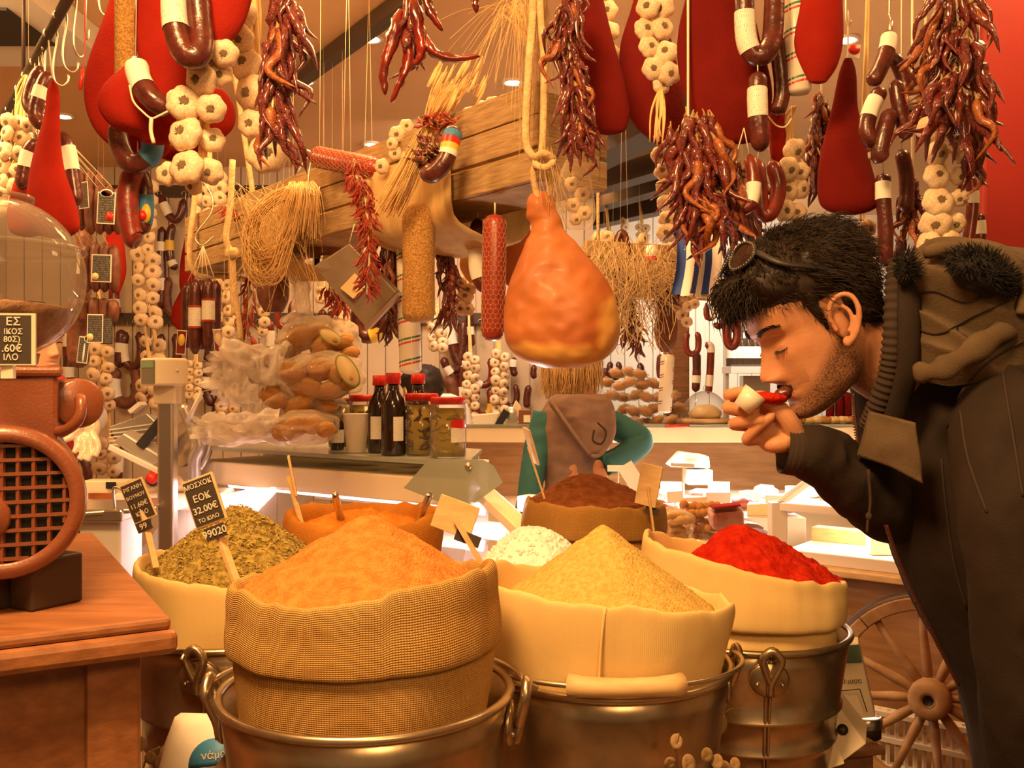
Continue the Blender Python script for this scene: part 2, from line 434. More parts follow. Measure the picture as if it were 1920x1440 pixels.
DL = [(-.49, 3.32, 'between the chili bunches'), (-.82, 3.79, 'at the end of the dark track'), (.004, 3.8, 'beside the hanging rope'),
      (-.70, 4.78, 'above the garlic on the far beam'), (-1.0, 5.1, 'above the straw bunch near the back wall'), (-2.0, 4.28, 'beside the tall red meat at far left'),
      (.50, 5.5, 'between the dark ceiling beams, the nearer one'), (.80, 6.35, 'between the dark ceiling beams, the farther one'), (1.16, 3.33, 'behind the red meats at upper right')]
for x, y, w in DL:
    t = T('ceiling_downlight', 'small round glowing ceiling downlight '+w, 'ceiling light', (x, y, CH))
    inst('trim_ring', ring_m, t, (x, y, CH)); inst('bulb', bulb_m, t, (x, y, CH))
    spot('downlight_beam', (x, y, CH-.03), (x, y, 0), 9, 110)
# hanging rails (steel tubes on rods from the ceiling)
def rail(label, a, b, z, n=3):
    t = T('hanging_rail', label, 'rail', ((a[0]+b[0])/2, (a[1]+b[1])/2, z))
    a = V((*a, z)); b = V((*b, z))
    MB().tube([a, b], .012, 8).part('tube', 'dark_metal', t)
    for i in range(n):
        p = a.lerp(b, (i+.5)/n)
        MB().tube([p, (p.x, p.y, CH)], .005, 6).part('hanger_rod', 'dark_metal', t)
RZ = 2.36
rail('dark hanging rail with wire hooks running from upper left into the room', (-1.95, 3.5), (-.62, 1.55), 2.3, 3)
for yy, x0, x1, w in [(1.28, -.5, .3, 'nearest, over the first bucket'), (1.45, -.85, 1.0, 'over the man and the garlic'), (1.62, -.95, 1.0, 'over the paprika sack'), (1.78, -.6, 1.1, 'just in front of the red column'), (1.95, -.1, .95, 'farthest, over the ham')]:
    rail('dark metal hanging rail '+w, (x0, yy), (x1, yy), RZ, 3)
# S hooks on the left rail
def hook_mb(p, s=.045, yaw=.9):
    c, n_ = cos(yaw), sin(yaw)
    pts = []
    for k in range(9): a = -2.2+k*pi/6.2; pts.append((s*.32*cos(a+pi/2+.5), s*.32*sin(a+pi/2+.5)))
    q = [(-.30, .02), (-.30, .22), (-.15, .36), (.05, .34), (.14, .15), (.1, -.3), (.02, -.8), (.0, -1.3), (.08, -1.6), (.3, -1.72), (.5, -1.55), (.52, -1.3)]
    pts = [(x*s, z*s) for x, z in q]
    return MB().tube(spline([(p[0]+x*c, p[1]+x*n_, p[2]+z-.30*s) for x, z in pts], 26), .0023, 6)
ra, rb = V((-1.95, 3.5, 2.3)), V((-.62, 1.55, 2.3))
for i in range(17):
    p = ra.lerp(rb, .06+.052*i)
    hook_mb((p.x+.005, p.y, p.z), .062 if i > 9 else .055, .3+.5*(i % 4)).thing('wire_hook', 'bright wire S hook dangling from the upper left rail', 'hook', 'wire_hook' and 'wire', 'wire hooks on the upper left rail')

# ================================================================ counters
def run(A0, A1, prof, mb=None, mi=0, skew=0):      # profile (depth, z) swept from A0 to A1
    A0 = V((*A0, 0)); A1 = V((*A1, 0)); d = (A1-A0).normalized(); n = V((-d.y, d.x, 0))
    if n.y < 0: n = -n
    mb = mb or MB()
    a_ = [A0+(n+d*skew)*q+V((0, 0, z)) for q, z in prof]; m = len(a_)
    vs = a_+[A1+n*q+V((0, 0, z)) for q, z in prof]
    return mb.add(vs, [tuple(range(m)), tuple(range(2*m-1, m-1, -1))]+[(i, m+i, m+(i+1) % m, (i+1) % m) for i in range(m)], mi, None, False)
def rect(d0, d1, z0, z1): return [(d0, z0), (d1, z0), (d1, z1), (d0, z1)]
A0, A1 = (-.10, 2.2), (-.93, 2.80)
ca = T('glass_counter', 'refrigerated meat counter with a glass top shelf and cream light canopy', 'counter', (-.5, 2.7, 0))
run(A0, A1, rect(-.02, .36, 1.312, 1.322), skew=.66).part('glass_shelf', 'glass_green', ca)
run(A0, A1, rect(.0, .28, 1.215, 1.278), skew=.66).part('canopy', 'cream', ca, .004)
run(A0, A1, rect(.25, .27, 1.278, 1.312), skew=.66).part('shelf_rail', 'white_metal', ca)
run(A0, A1, rect(.56, .60, .94, 1.27), skew=.66).part('rear_panel', 'white_metal', ca)
run(A0, A1, rect(.40, .56, 1.03, 1.05), skew=.66).part('rear_shelf', 'white_metal', ca, .003)
run(A0, A1, rect(.47, .56, 1.12, 1.14), skew=.66).part('rear_shelf', 'white_metal', ca, .003)
run(A0, A1, rect(-.27, .60, .90, .94), skew=.66).part('deck', 'white_metal', ca, .003)
run(A0, A1, rect(-.25, .60, .02, .90), skew=.66).part('base', 'cream', ca, .004)
run(A0, A1, [(-.265, .94), (-.258, .94), (.005, 1.215), (-.002, 1.215)], skew=.66).part('front_glass', 'glass', ca)
da = (V((*A1, 0))-V((*A0, 0))).normalized(); na = V((.57, .82, 0)).normalized()
q0 = V((*A0, 1.203))+na*.10
MB().tube([q0+da*.04, q0+da*.98], .011, 8).part('light_tube', 'tube_lamp', ca)
MB().bar(P(908, 925, 2.16), P(1015, 1025, 2.0), .05, .022).part('corner_rail', 'cream', ca, .003)
ep = T('glass_end_panel', 'smoky greenish glass end panel with cut corners and a metal knob', 'glass panel', P(850, 905, 2.1))
MB().prism([P(*q, 2.1) for q in [(803, 862), (905, 862), (926, 874), (943, 905), (880, 951), (858, 955), (757, 915)]], (0, .008, 0)).part('pane', 'glass_green', ep)
MB().ell(P(878, 874, 2.093), (.008, .006, .008), 12, 8).part('knob', 'steel', ep)
# lower white cabinet at the left end, the scale stands on it
cb = T('scale_cabinet', 'low white cabinet with a steel top at the end of the meat counter', 'cabinet', (-1.02, 2.62, 0))
MB().box((-1.26, 2.40, .62), (.62, .14, 1.10)).part('body', 'white_metal', cb, .006)
MB().box((-1.25, 2.39, 1.185), (.64, .20, .03)).part('steel_top', 'steel', cb, .005)
MB().box((-1.05, 2.328, .62), (.003, .004, 1.08)).part('seam', 'dark_metal', cb)
# centre island display in steps
isl = T('island_display', 'stepped white display counter glowing between the sacks and the woman', 'counter', (.45, 3.0, 0))
for k, (y0, y1, z, x0, x1) in enumerate([(2.42, 2.68, .93, -.02, .60), (2.68, 2.96, .97, .0, .70), (2.96, 3.26, 1.01, .06, .80), (3.26, 3.56, 1.045, .46, 1.0)]):
    MB().box(((x0+x1)/2, (y0+y1)/2, z/2), (x1-x0, y1-y0-.002, z)).part('step', 'white_metal', isl, .004)
# far counter with the cream band behind the woman
cc = T('far_counter', 'far serving counter with a cream band along its front behind the woman', 'counter', (.6, 4.1, 0))
MB().box((.62, 4.1, 1.292), (1.75, .32, .064)).part('canopy', 'cream', cc, .004)
MB().box((.62, 4.12, 1.33), (1.78, .38, .010)).part('top', 'glass_green', cc)
MB().box((.98, 3.96, 1.02), (1.0, .52, .03)).part('deck', 'white_metal', cc, .003)
MB().box((.62, 4.30, 1.13), (1.75, .03, .26)).part('rear_panel', 'panel_wood', cc)
MB().box((.62, 4.05, .5), (1.75, .5, 1.0)).part('base', 'cream', cc, .004)
# right glass case with its wooden front
D0, D1 = (.80, 2.92), (1.72, 2.21)
cd = T('glass_case', 'white framed glass display case on a wooden front, right of the paprika', 'display case', (1.2, 2.7, 0))
run(D0, D1, rect(.02, .62, 0, .945)).part('wooden_front', 'panel_wood', cd)
run(D0, D1, rect(-.05, .62, .945, .965)).part('wooden_shelf', 'wood_pale', cd, .004)
run(D0, D1, rect(.0, .04, .965, 1.0)).part('bottom_rail', 'white_metal', cd, .003)
run(D0, D1, rect(.0, .03, 1.115, 1.14)).part('top_rail', 'white_metal', cd, .003)
run(D0, D1, rect(.04, .62, .968, .985)).part('deck', 'cheese_white', cd)
run(D0, D1, rect(.30, .36, .985, 1.03)).part('divider', 'wood_pale', cd, .003)
run(D0, D1, rect(.012, .017, 1.0, 1.115)).part('pane', 'glass', cd)
dd = (V((*D1, 0))-V((*D0, 0))).normalized(); nd = V((-dd.y, dd.x, 0)); nd = nd if nd.y > 0 else -nd
q = V((*D0, 0))
MB().bar(q+nd*.02+V((0, 0, .965)), q+nd*.02+V((0, 0, 1.14)), .05, .05).part('post', 'white_metal', cd, .003)
MB().bar(q+nd*.02+V((0, 0, 1.13)), q+nd*.62+V((0, 0, 1.25)), .02, .02).part('slanted_rail', 'white_metal', cd, .002)
MB().bar(q+nd*.33+dd*.02+V((0, 0, 1.125)), q+nd*.33+dd*1.1+V((0, 0, 1.125)), .02, .02).part('cross_rail', 'cream', cd, .002)
MB().box((.79, 4.62, CH/2), (.11, .1, CH)).struct('trim_6', 'wood_dark', .006)
# wagon wheel leaning on the wooden front
wc = P(1745, 1308, 2.22)
ww = T('wagon_wheel', 'weathered wooden wagon wheel leaning on the wooden counter front', 'wheel', (wc.x, wc.y, wc.z-.24))
zz = V((-.50, -.86, .10)).normalized(); xx = V((.86, -.50, 0)).normalized(); yy_ = zz.cross(xx)
RW = M((xx, yy_, zz)).transposed()
def wl(x, y, z): return wc+RW @ V((x, y, z))
R_ = .228
nseg = 6
for k in range(nseg):
    a0, a1 = 2*pi*k/nseg+.25, 2*pi*(k+1)/nseg+.25-.012
    rows = []
    for i in range(11):
        a = a0+(a1-a0)*i/10
        rows.append([wl(r*cos(a), r*sin(a), z) for r, z in [(R_-.030, -.016), (R_, -.018), (R_, .018), (R_-.030, .016)]])
    MB().rows(rows, 0, (1, 1), True, False).part('felloe', 'wheel_wood', ww, .003)
MB().tube([wl(R_*1.006*cos(a*pi/24), R_*1.006*sin(a*pi/24), 0) for a in range(49)], .004, 6, 0, (0, 0), (1, 4)).part('iron_tyre', 'dark_metal', ww)
for k in range(12):
    a = 2*pi*k/12+.12
    MB().tube([wl(r*cos(a), r*sin(a), 0) for r in (.035, .08, .14, R_-.02)], [.0105, .0125, .0095, .0085], 8).part('spoke', 'wheel_wood', ww)
MB().lathe([(.012, .046), (.0135, .050), (.022, .051), (.036, .050), (.0435, .045), (.0465, .030), (.047, 0), (.042, -.04), (.0, -.04)], 20, wc, RW).part('hub', 'wheel_wood', ww)
MB().lathe([(.0, .044), (.0135, .0445), (.0140, .0512)], 14, wc, RW).part('axle_hole', 'black', ww)
# white plastic crate low behind the wheel
pc = P(1770, 1400, 2.4)
cr = T('plastic_crate', 'white slotted plastic crate on the floor behind the wagon wheel', 'crate', (1.12, 2.47, .6))
dq = V((.80, -.60, 0)).normalized(); nq = V((.60, .80, 0))
c0 = V((.70, 2.63, 0))
MB().bar(c0+V((0, 0, .665)), c0+dq*.66+V((0, 0, .665)), .04, .012).part('rim', 'white_metal', cr)
MB().bar(c0+V((0, 0, .60)), c0+dq*.66+V((0, 0, .60)), .03, .012).part('rim', 'white_metal', cr)
MB().bar(c0+V((0, 0, .53)), c0+dq*.66+V((0, 0, .53)), .03, .012).part('rim', 'white_metal', cr)
MB().bar(c0+nq*.02+V((0, 0, .3)), c0+dq*.66+nq*.02+V((0, 0, .3)), .03, .44).part('side', 'black', cr)
sm_ = MB().box((0, 0, 0), (.008, .01, .15)).mesh('slat', 'white_metal')
for i in range(30): inst('slat', sm_, cr, c0+dq*(.01+i*.022)+V((0, 0, .6)))
cs = MB().bar(c0-nq*.0+dq*.33+V((0, 0, 0)), c0+dq*.33+V((0, 0, .52)), .62, .03)
cs.part('lower_side', 'white_metal', cr)
# ================================================================ table under the buckets
TZ = .87
tb = T('display_table', 'low wooden plank table carrying the buckets of spice', 'table', (0, 1.4, 0))
for i, (x0, x1) in enumerate([(-.28, .50), (-.36, .52), (-.44, .54), (-.50, .56), (-.58, .57), (-.60, .57), (-.60, .57), (-.60, .57), (-.02, .50), (-.02, .50)]):
    MB().box(((x0+x1)/2, .865+i*.14, TZ-.02), (x1-x0, .134, .04)).part('plank', 'wood_dark', tb, .003)
for x, y in [(-.2, .86), (.44, .86), (-.5, 1.8), (.50, 1.8), (.02, 2.14), (.44, 2.14)]:
    MB().box((x, y, (TZ-.04)/2), (.07, .07, TZ-.04)).part('leg', 'wood_dark', tb, .004)
# ================================================================ wooden cabinet with the grinder
u = V((-.866, -.5, 0)); v = V((-.5, .866, 0)); cz = 1.27
c0 = V((-.352, .95, 0))
gc = T('wooden_cabinet', 'orange brown wooden cabinet under the coffee grinder at lower left', 'cabinet', c0+u*.3+v*.28)
def obox(o, a0, a1, b0, b1, z0, z1):    # box in the cabinet's own axes
    pts = [o+u*a0+v*b0, o+u*a1+v*b0, o+u*a1+v*b1, o+u*a0+v*b1]
    return MB().prism([p+V((0, 0, z0)) for p in pts], (0, 0, z1-z0))
obox(c0, -.012, .74, -.012, .62, cz-.012, cz).part('top', 'wood', gc, .004)
obox(c0, -.018, .75, -.018, .63, cz-.036, cz-.012).part('moulding', 'wood', gc, .007)
obox(c0, .03, .70, .03, .58, .03, cz-.036).part('carcass', 'wood', gc, .003)
obox(c0, .012, .062, .012, .06, .03, cz-.036).part('corner_post', 'wood', gc, .004)
obox(c0, .012, .062, .54, .60, .03, cz-.036).part('corner_post', 'wood', gc, .004)
obox(c0, .015, .70, .018, .04, .98, 1.03).part('skirting', 'wood', gc, .004)
obox(c0, .0, .72, .0, .60, .0, .05).part('plinth', 'wood', gc, .004)
# coffee grinder: fan guard, motor drum, housing, glass globe
gx = P(5, 942, .95)
gr = T('coffee_grinder', 'brown electric coffee grinder with round fan guard and glass hopper', 'coffee grinder', V((gx.x-.05, gx.y+.1, cz)))
ax = V((.44, -.90, 0)).normalized()           # the fan axis, towards the customer
side = V((.90, .44, 0)).normalized(); RG = M((side, V((0, 0, 1)).cross(V((0, 0, 1))) if False else V((0, 0, 1)), -ax)).transposed()
RG = M((side, V((0, 0, 1)), side.cross(V((0, 0, 1))))).transposed()
def gl(x, y, z): return gx+RG @ V((x, y, z))
rg = .0766
MB().lathe([(rg*.78, .006), (rg*.79, .0105), (rg*.96, .008), (rg, .0), (rg*1.0, -.16), (rg*.8, -.19), (0, -.19)], 48, gx, RG).part('motor_drum', 'grinder', gr)
MB().lathe([(0, -.010), (rg*.8, -.010)], 32, gx, RG).part('fan_cavity', 'black', gr)
for k in range(-4, 5):
    t_ = k*.0140; h = sqrt(max(1e-6, (rg*.79)**2-t_*t_))
    MB().bar(gl(t_, -h, .002), gl(t_, h, .002), .0033, .005).part('guard_bar', 'grinder', gr)
    MB().bar(gl(-h, t_, .0035), gl(h, t_, .0035), .0033, .0033).part('guard_bar', 'grinder', gr)
MB().lathe([(0, .009), (.021, .009), (.024, .004), (.024, 0)], 20, gl(-.016, -.014, 0), RG).part('badge', 'grinder', gr)
# block foot
fb = P(88, 1085, 1.0)
MB().box((fb.x, fb.y, cz+.026), (.036, .06, .052), M.Rotation(-.5, 3, 'Z')).part('foot', 'dark_metal', gr, .003)
MB().box((fb.x-.075, fb.y+.02, cz+.016), (.11, .06, .032), M.Rotation(-.5, 3, 'Z')).part('foot_plate', 'dark_metal', gr, .002)
# upper housing
hb = P(18, 775, 1.0)
Rz = M.Rotation(.50, 3, 'Z')
MB().box((hb.x-.078, hb.y+.045, 1.4685), (.186, .17, .084), Rz).part('housing', 'grinder', gr, .006)
MB().box((hb.x-.078, hb.y+.045, 1.513), (.194, .178, .011), Rz).part('housing_lid', 'grinder', gr, .004)
MB().box((hb.x-.08, hb.y+.07, 1.435), (.09, .1, .06), Rz).part('neck', 'grinder', gr, .004)
# side drum with the bent crank
kc = P(147, 756, 1.05)
ka = V((.62, -.78, 0)).normalized(); ks = V((.78, .62, 0)).normalized(); RK = M((ks, V((0, 0, 1)), ks.cross(V((0, 0, 1))))).transposed()
MB().lathe([(0, .006), (.0243, .006), (.027, .003), (.027, -.055), (0, -.055)], 28, kc, RK).part('side_drum', 'grinder', gr)
MB().tube(spline([P(150, 748, 1.035), P(152, 750, 1.015), P(151, 775, 1.01), P(140, 795, 1.01), P(118, 808, 1.015), P(98, 806, 1.025), P(88, 794, 1.05), P(84, 780, 1.08)], 22), .0059, 10).part('crank', 'grinder', gr)
# globe
gg = P(-8, 522, 1.05)
prof = []
rr = .0915
for i in range(25):
    a = -pi/2+.42+(pi-.75)*i/24
    prof.append((rr*cos(a)*(1.0), rr*.98*sin(a)))
MB().lathe(prof, 48, gg).part('globe', 'glass', gr)
MB().lathe([(rr*.985, .029), (rr*1.015, .032), (rr*.985, .035)], 48, gg).part('globe_seam', 'glass', gr)
MB().lathe([(rr*.3, rr*.93), (rr*.42, rr*.93), (rr*.42, rr*.99), (0, rr*1.02)], 32, gg).part('globe_lid', 'glass', gr)
MB().lathe([(.034, -.104), (.042, -.092), (.044, -.082), (.034, -.078)], 24, gg).part('collar', 'grinder', gr)
cf = MB()
for i in range(14):
    pass
prof = [(0.0, -.087)]
for i in range(9):
    a = -1.25+(1.25-.38)*i/8
    prof.append((rr*.93*cos(a), rr*.93*sin(a)))
prof += [(rr*.6, -.028), (rr*.3, -.025), (0, -.024)]
cfm = MB().lathe(prof, 36, gg)
for i, p in enumerate(cfm.v):
    cfm.v[i] = p+V((noise.noise(p*150), noise.noise(p*150+V((9, 0, 0))), 1.6*noise.noise(p*120+V((0, 7, 0)))))*.0022
cfm.thing('coffee_chips', 'brown coarse ground coffee heaped inside the glass hopper', 'coffee', 'coffee', None, 0, True)
# black price board on the grinder
bo = P(22, 636, .93)
pb = T('price_board', 'black price board with chalk Greek lettering in front of glass hopper', 'price sign', bo-V((0, 0, .03)))
fm = face_mat(bo, (1, .12, 0), (0, 0, 1))
def tb_box(mb, m4, w, h, d, mi=0):
    mb.prism([m4 @ V((a*w/2, b*h/2, -d)) for a, b in ((-1, -1), (1, -1), (1, 1), (-1, 1))], m4.to_3x3() @ V((0, 0, d)), mi); return mb
MB_ = tb_box(MB(), fm, .0436, .0506, .003); MB_.part('frame', 'carton', pb)
fm2 = fm.copy(); fm2.translation = fm @ V((-.0015, 0, .0006))
tb_box(MB(), fm2, .039, .0465, .001).part('slate', 'slate', pb)
for s_, dx, dy, sz in [('ΕΣ', .003, .0145, .0095), ('ΙΚΟΣ', .003, .0062, .0064), ('80Σ)', .002, -.0002, .0068), ('.60€', .002, -.0078, .0088), ('ΙΛΟ', .001, -.0152, .0072)]:
    m4 = fm2.copy(); m4.translation = fm2 @ V((dx*1.16, dy*1.16, .0006)); mb = MB(); text(mb, s_, m4, sz*1.16); mb.part('lettering', 'chalk', pb)
MB().box((bo.x-.006, bo.y+.005, bo.z-.028), (.012, .006, .020)).part('clip', 'plastic_cream', pb)
# ================================================================ buckets, sacks, spices
def bucket(label, cx, cy, zr, R, ears, handle=None, zb=TZ, seam=None):
    t = T('metal_bucket', label, 'bucket', (cx, cy, zb))
    h = zr-zb; o = (cx, cy, 0)
    prof = [(0, zb+.006), (R*.70, zb+.006), (R*.715, zb), (R*.725, zb+.004)]
    def rr_(f): return R*(.725+.265*f)
    for f in (.15, .30, .385): prof.append((rr_(f), zb+h*f))
    for f0 in (.42, .60):
        prof += [(rr_(f0), zb+h*f0), (rr_(f0)+.0052, zb+h*(f0+.012)), (rr_(f0)+.0052, zb+h*(f0+.024)), (rr_(f0+.04), zb+h*(f0+.04))]
    for f in (.75, .90, 1.0): prof.append((rr_(f), zb+h*f))
    for f in (1.0, .8, .4, .03): prof.append((rr_(f)-.003, zb+h*f))
    prof.append((0, zb+.009))
    MB().lathe(prof, 64, o).part('body', 'galv', t)
    MB().tube([(cx+R*.995*cos(a*pi/32), cy+R*.995*sin(a*pi/32), zr) for a in range(65)], .0048, 8, 0, (0, 0)).part('rim', 'galv', t)
    if seam is not None:
        for da_ in (-.02, .02):
            a = seam+da_
            MB().tube([(cx+(rr_(f)+.002)*cos(a), cy+(rr_(f)+.002)*sin(a), zb+h*f) for f in (.02, .4, .75, .97)], .0022, 6).part('seam', 'galv', t)
    for a in ears:
        er = V((cos(a), sin(a), 0)); et = V((-sin(a), cos(a), 0)); z0 = zr-.028
        b = V((cx, cy, 0))+er*(R*.99)
        ring = []
        for rad, off in ((.001, .0045), (.022, .0045), (.024, .002), (.024, -.001)):
            ring.append([b+er*(off-.08*0)+et*(rad*1.15*cos(q*pi/10))+V((0, 0, z0-.006+rad*sin(q*pi/10)))-er*(.5*(rad*1.15*cos(q*pi/10))**2/R) for q in range(20)])
        MB().rows(ring).part('ear_plate', 'galv', t)
        MB().tube(spline([b+er*.006+V((0, 0, z0-.026)), b+er*.010+V((0, 0, z0-.008)), b+er*.016+et*.009+V((0, 0, z0+.014)), b+er*.018+et*.012+V((0, 0, z0+.026)), b+er*.018+V((0, 0, z0+.038)), b+er*.017-et*.012+V((0, 0, z0+.027)), b+er*.014-et*.009+V((0, 0, z0+.012)), b+er*.009+V((0, 0, z0-.010))], 30), .0062, 8, 0, (1, 1), (1, .9)).part('ear', 'galv', t)
        for q in (-1, 1):
            MB().ell(b+er*.004+et*(.017*q)+V((0, 0, z0-.012)), (.0026, .0026, .0026), 8, 6).part('rivet', 'steel', t)
    if handle is not None:
        a0, a1, lift, grip = handle
        pts = []
        for i in range(41):
            a = a0+(a1-a0)*i/40
            q = sin(pi*i/40)
            pts.append(V((cx+(R*1.055+.004)*cos(a), cy+(R*1.055+.004)*sin(a), zr+.006+lift*q)))
        e0 = V((cos(a0), sin(a0), 0)); e1 = V((cos(a1), sin(a1), 0))
        hd = MB().tube([V((cx, cy, zr))+e0*(R+.028)-V((0, 0, .002))]+pts+[V((cx, cy, zr))+e1*(R+.028)-V((0, 0, .002))], .0030, 8).part('handle', 'wire', t)
        if grip:
            i0, i1 = grip
            g = pts[i0:i1+1]
            MB().tube(g, lambda f: .0118-.0018*sin(pi*f)+.0010*(1 if f < .06 or f > .94 else 0), 14).part('wooden_grip', 'wood_pale', t)
    return t
A_ = lambda d: radians(d)
bucket('shiny galvanised bucket with the burlap sack, closest to the camera', -.151, 1.0, 1.183, .15, [A_(-2), A_(178)], (A_(2), A_(176), -.006, None))
bucket('galvanised bucket with a wooden grip, holding the cream linen sack', .114, 1.17, 1.163, .15, [A_(8), A_(172)], (A_(-187), A_(7), .012, (16, 25)), seam=None)
bucket('galvanised bucket under the paprika sack, farther right beside cartons', .354, 1.45, 1.133, .15, [A_(-92), A_(88)], None, seam=A_(-92))
bucket('dark shadowed galvanised bucket of dried herbs beside the wooden cabinet', -.40, 1.4, 1.15, .15, [A_(-93), A_(87)], (A_(-268), A_(-97), .0, None), seam=A_(-91))

def sack(label, cx, cy, mats, rows, top, seed, fold=.035, nth=96, hem=None, flaps=(), sq=0, name='cloth_sack'):
    """rows: (r, z, w) from outside bottom up over the lip and down inside; w blends in the lip height offset top(theta)."""
    rr = lerp_rows(rows, len(rows)*5)
    R = []
    for i, (r, z, w) in enumerate(rr):
        row = []
        for j in range(nth+1):
            a = pi/2+2*pi*j/nth
            d = V((cos(a), sin(a), 0))
            k = 1+fold*noise.noise(d*2.2+V((seed*3.1, 0, z*9)))+fold*.5*noise.noise(d*5+V((seed, 3, z*14)))
            for fa, fw, fm_ in flaps:
                dd_ = (a-fa+pi) % (2*pi)-pi
                k += fm_*exp(-(dd_/fw)**2)*w
            k *= 1+sq*abs(sin(2*a))*.5
            zz_ = z+w*(top(a)+.006*noise.noise(d*4+V((seed, 0, 0)))+.003*noise.noise(d*11+V((seed, 5, 0))))
            row.append(V((cx+d.x*r*k, cy+d.y*r*k, zz_)))
        R.append(row)
    mb = MB().rows(R, 0, (0, 0), False)
    cum = [0]
    for a, b in zip(R, R[1:]): cum.append(cum[-1]+(b[nth//2]-a[nth//2]).length)
    mb.uv = [(j/nth, cum[i]/.45) for i in range(len(R)) for j in range(nth+1)]
    return mb.thing(name, label, 'sack', mats)
def mound(label, cx, cy, R, zb, zt, m, seed, pw=1.0, off=(0, 0), rough=.0022, sc=(1, 1), name='spice_mound', cat='spice', n=60, pit=None, tip=.06):
    rows = []
    for i in range(n//2+1):
        f = i/(n//2)
        row = []
        for j in range(n*2):
            a = 2*pi*j/(n*2); r = R*f
            x, y = r*cos(a)*sc[0], r*sin(a)*sc[1]
            q = sqrt(f*f+tip*tip)-tip
            hgt = zb+(zt-zb)*max(0, 1-q**pw)
            if pit: hgt -= pit[0]*exp(-((x-pit[1])**2+(y-pit[2])**2)/pit[3]**2)
            p = V((x, y, 0))
            hgt += rough*(noise.noise(p*42+V((seed, 0, 0)))*1.5+noise.noise(p*120+V((0, seed, 0)))*.8+noise.noise(p*300)*.45)*min(1, f*5+.3)
            row.append(V((cx+x+off[0]*(1-f), cy+y+off[1]*(1-f), hgt)))
        rows.append(row)
    rows.append([V((p.x*.9+cx*.1, p.y*.9+cy*.1, zb-.05)) for p in rows[-1]])
    return MB().rows(rows, 0, (1, 1)).thing(name, label, cat, m, None, 0, True)
# front: burlap sack, tan spice
def ft(a): return .010*sin(a+2.9)+.012*max(0, cos(a+.15))**3-.012*exp(-(((a+pi/2+.25+pi) % (2*pi)-pi)/.6)**2)
sack('coarse burlap sack with rolled cuff in the nearest bucket', -.153, 1.0, 'burlap',
     [(.112, 1.02, 0), (.122, 1.13, 0), (.130, 1.185, 0), (.1325, 1.222, 0), (.128, 1.236, 0), (.133, 1.231, .1), (.139, 1.233, .2), (.1395, 1.248, .4), (.137, 1.268, .7), (.1365, 1.285, 1), (.134, 1.298, 1), (.128, 1.300, 1), (.123, 1.288, 1), (.119, 1.25, .6), (.11, 1.18, 0)], ft, 1, .03)
mound('tall tan ground spice heaped in the nearest burlap sack', -.153, 1.0, .129, 1.280, 1.363, ['spice_tan'], 3, 1.0, (.004, 0), .0022, tip=.10)
# centre: linen sack, cumin coloured powder
sack('cream linen sack with a vertical seam in the bucket with wooden grip', .113, 1.17, 'linen',
     [(.118, 1.02, 0), (.132, 1.12, 0), (.142, 1.165, 0), (.147, 1.20, .3), (.149, 1.225, .7), (.149, 1.244, 1), (.147, 1.252, 1), (.143, 1.252, 1), (.139, 1.242, 1), (.132, 1.21, .5), (.12, 1.15, 0)],
     lambda a: -.016*cos(a-.3)-.004*sin(a)+.010*exp(-(((a-pi*.86+pi) % (2*pi)-pi)/.35)**2), 2, .022, flaps=[(A_(-12), .22, .045), (A_(-96), .05, .02)], sq=.03)
MB().tube(spline([(.099, 1.0205, 1.262), (.095, 1.018, 1.23), (.092, 1.0225, 1.17)], 8), .0018, 6).thing('sack_seam', 'raised vertical seam stitched down the front of the cream linen sack', 'seam', 'linen')
mound('pale yellow cumin coloured powder in a sharp cone', .110, 1.17, .136, 1.222, 1.328, ['spice_cumin'], 5, .95, (0, 0), .0024, tip=.05)
# right: paprika
def pt(a):
    x = cos(a)
    return -.026*x+.012*max(0, -x)**2-.003*sin(a)
sack('wide cream cloth sack folded over around the red paprika', .345, 1.45, 'linen',
     [(.118, 1.0, 0), (.13, 1.09, 0), (.136, 1.13, 0), (.134, 1.15, 0), (.126, 1.160, .1), (.138, 1.158, .2), (.148, 1.163, .3), (.149, 1.19, .6), (.146, 1.215, .9), (.144, 1.231, 1), (.140, 1.236, 1), (.135, 1.232, 1), (.130, 1.21, .8), (.12, 1.15, 0)], pt, 4, .022, flaps=[(A_(195), .3, .055), (A_(-25), .2, .05), (A_(-75), .06, .02)], sq=.05)
mound('bright red paprika powder heaped behind the linen sack front', .365, 1.455, .132, 1.192, 1.284, ['paprika'], 7, 1.0, (-.02, 0), .0052, tip=.16)
# left: herbs
sack('smooth cream cloth sack of dried herbs at left', -.40, 1.4, 'linen',
     [(.118, 1.0, 0), (.131, 1.10, 0), (.138, 1.15, 0), (.1415, 1.18, .2), (.1435, 1.215, .7), (.143, 1.232, 1), (.139, 1.239, 1), (.134, 1.236, 1), (.128, 1.21, .6), (.12, 1.15, 0)], lambda a: -.010*cos(a)+.004*sin(a), 6, .02)
hm = mound('greenish brown dried oregano heap in the left sack', -.40, 1.4, .128, 1.222, 1.322, ['herb'], 9, 1.0, (0, 0), .0040, tip=.14, name='herb_mound', cat='herbs')
fl = MB(); r_ = random.Random(3)
for i in range(5200):
    a = r_.uniform(0, 2*pi); f = sqrt(r_.random()); q = sqrt(f*f+.02)-.14
    p = V((-.40+.125*f*cos(a), 1.4+.125*f*sin(a), 1.222+.10*(1-q)+r_.uniform(-.001, .004)))
    d = V((r_.uniform(-1, 1), r_.uniform(-1, 1), r_.uniform(-.5, .5))).normalized()*r_.uniform(.0018, .0046); e = d.cross(V((r_.uniform(-1, 1), r_.uniform(-1, 1), 1))).normalized()*r_.uniform(.0007, .0014)
    fl.add([p-d, p+e+V((0, 0, .0006)), p+d, p-e], [(0, 1, 2, 3)], 0, None, False)
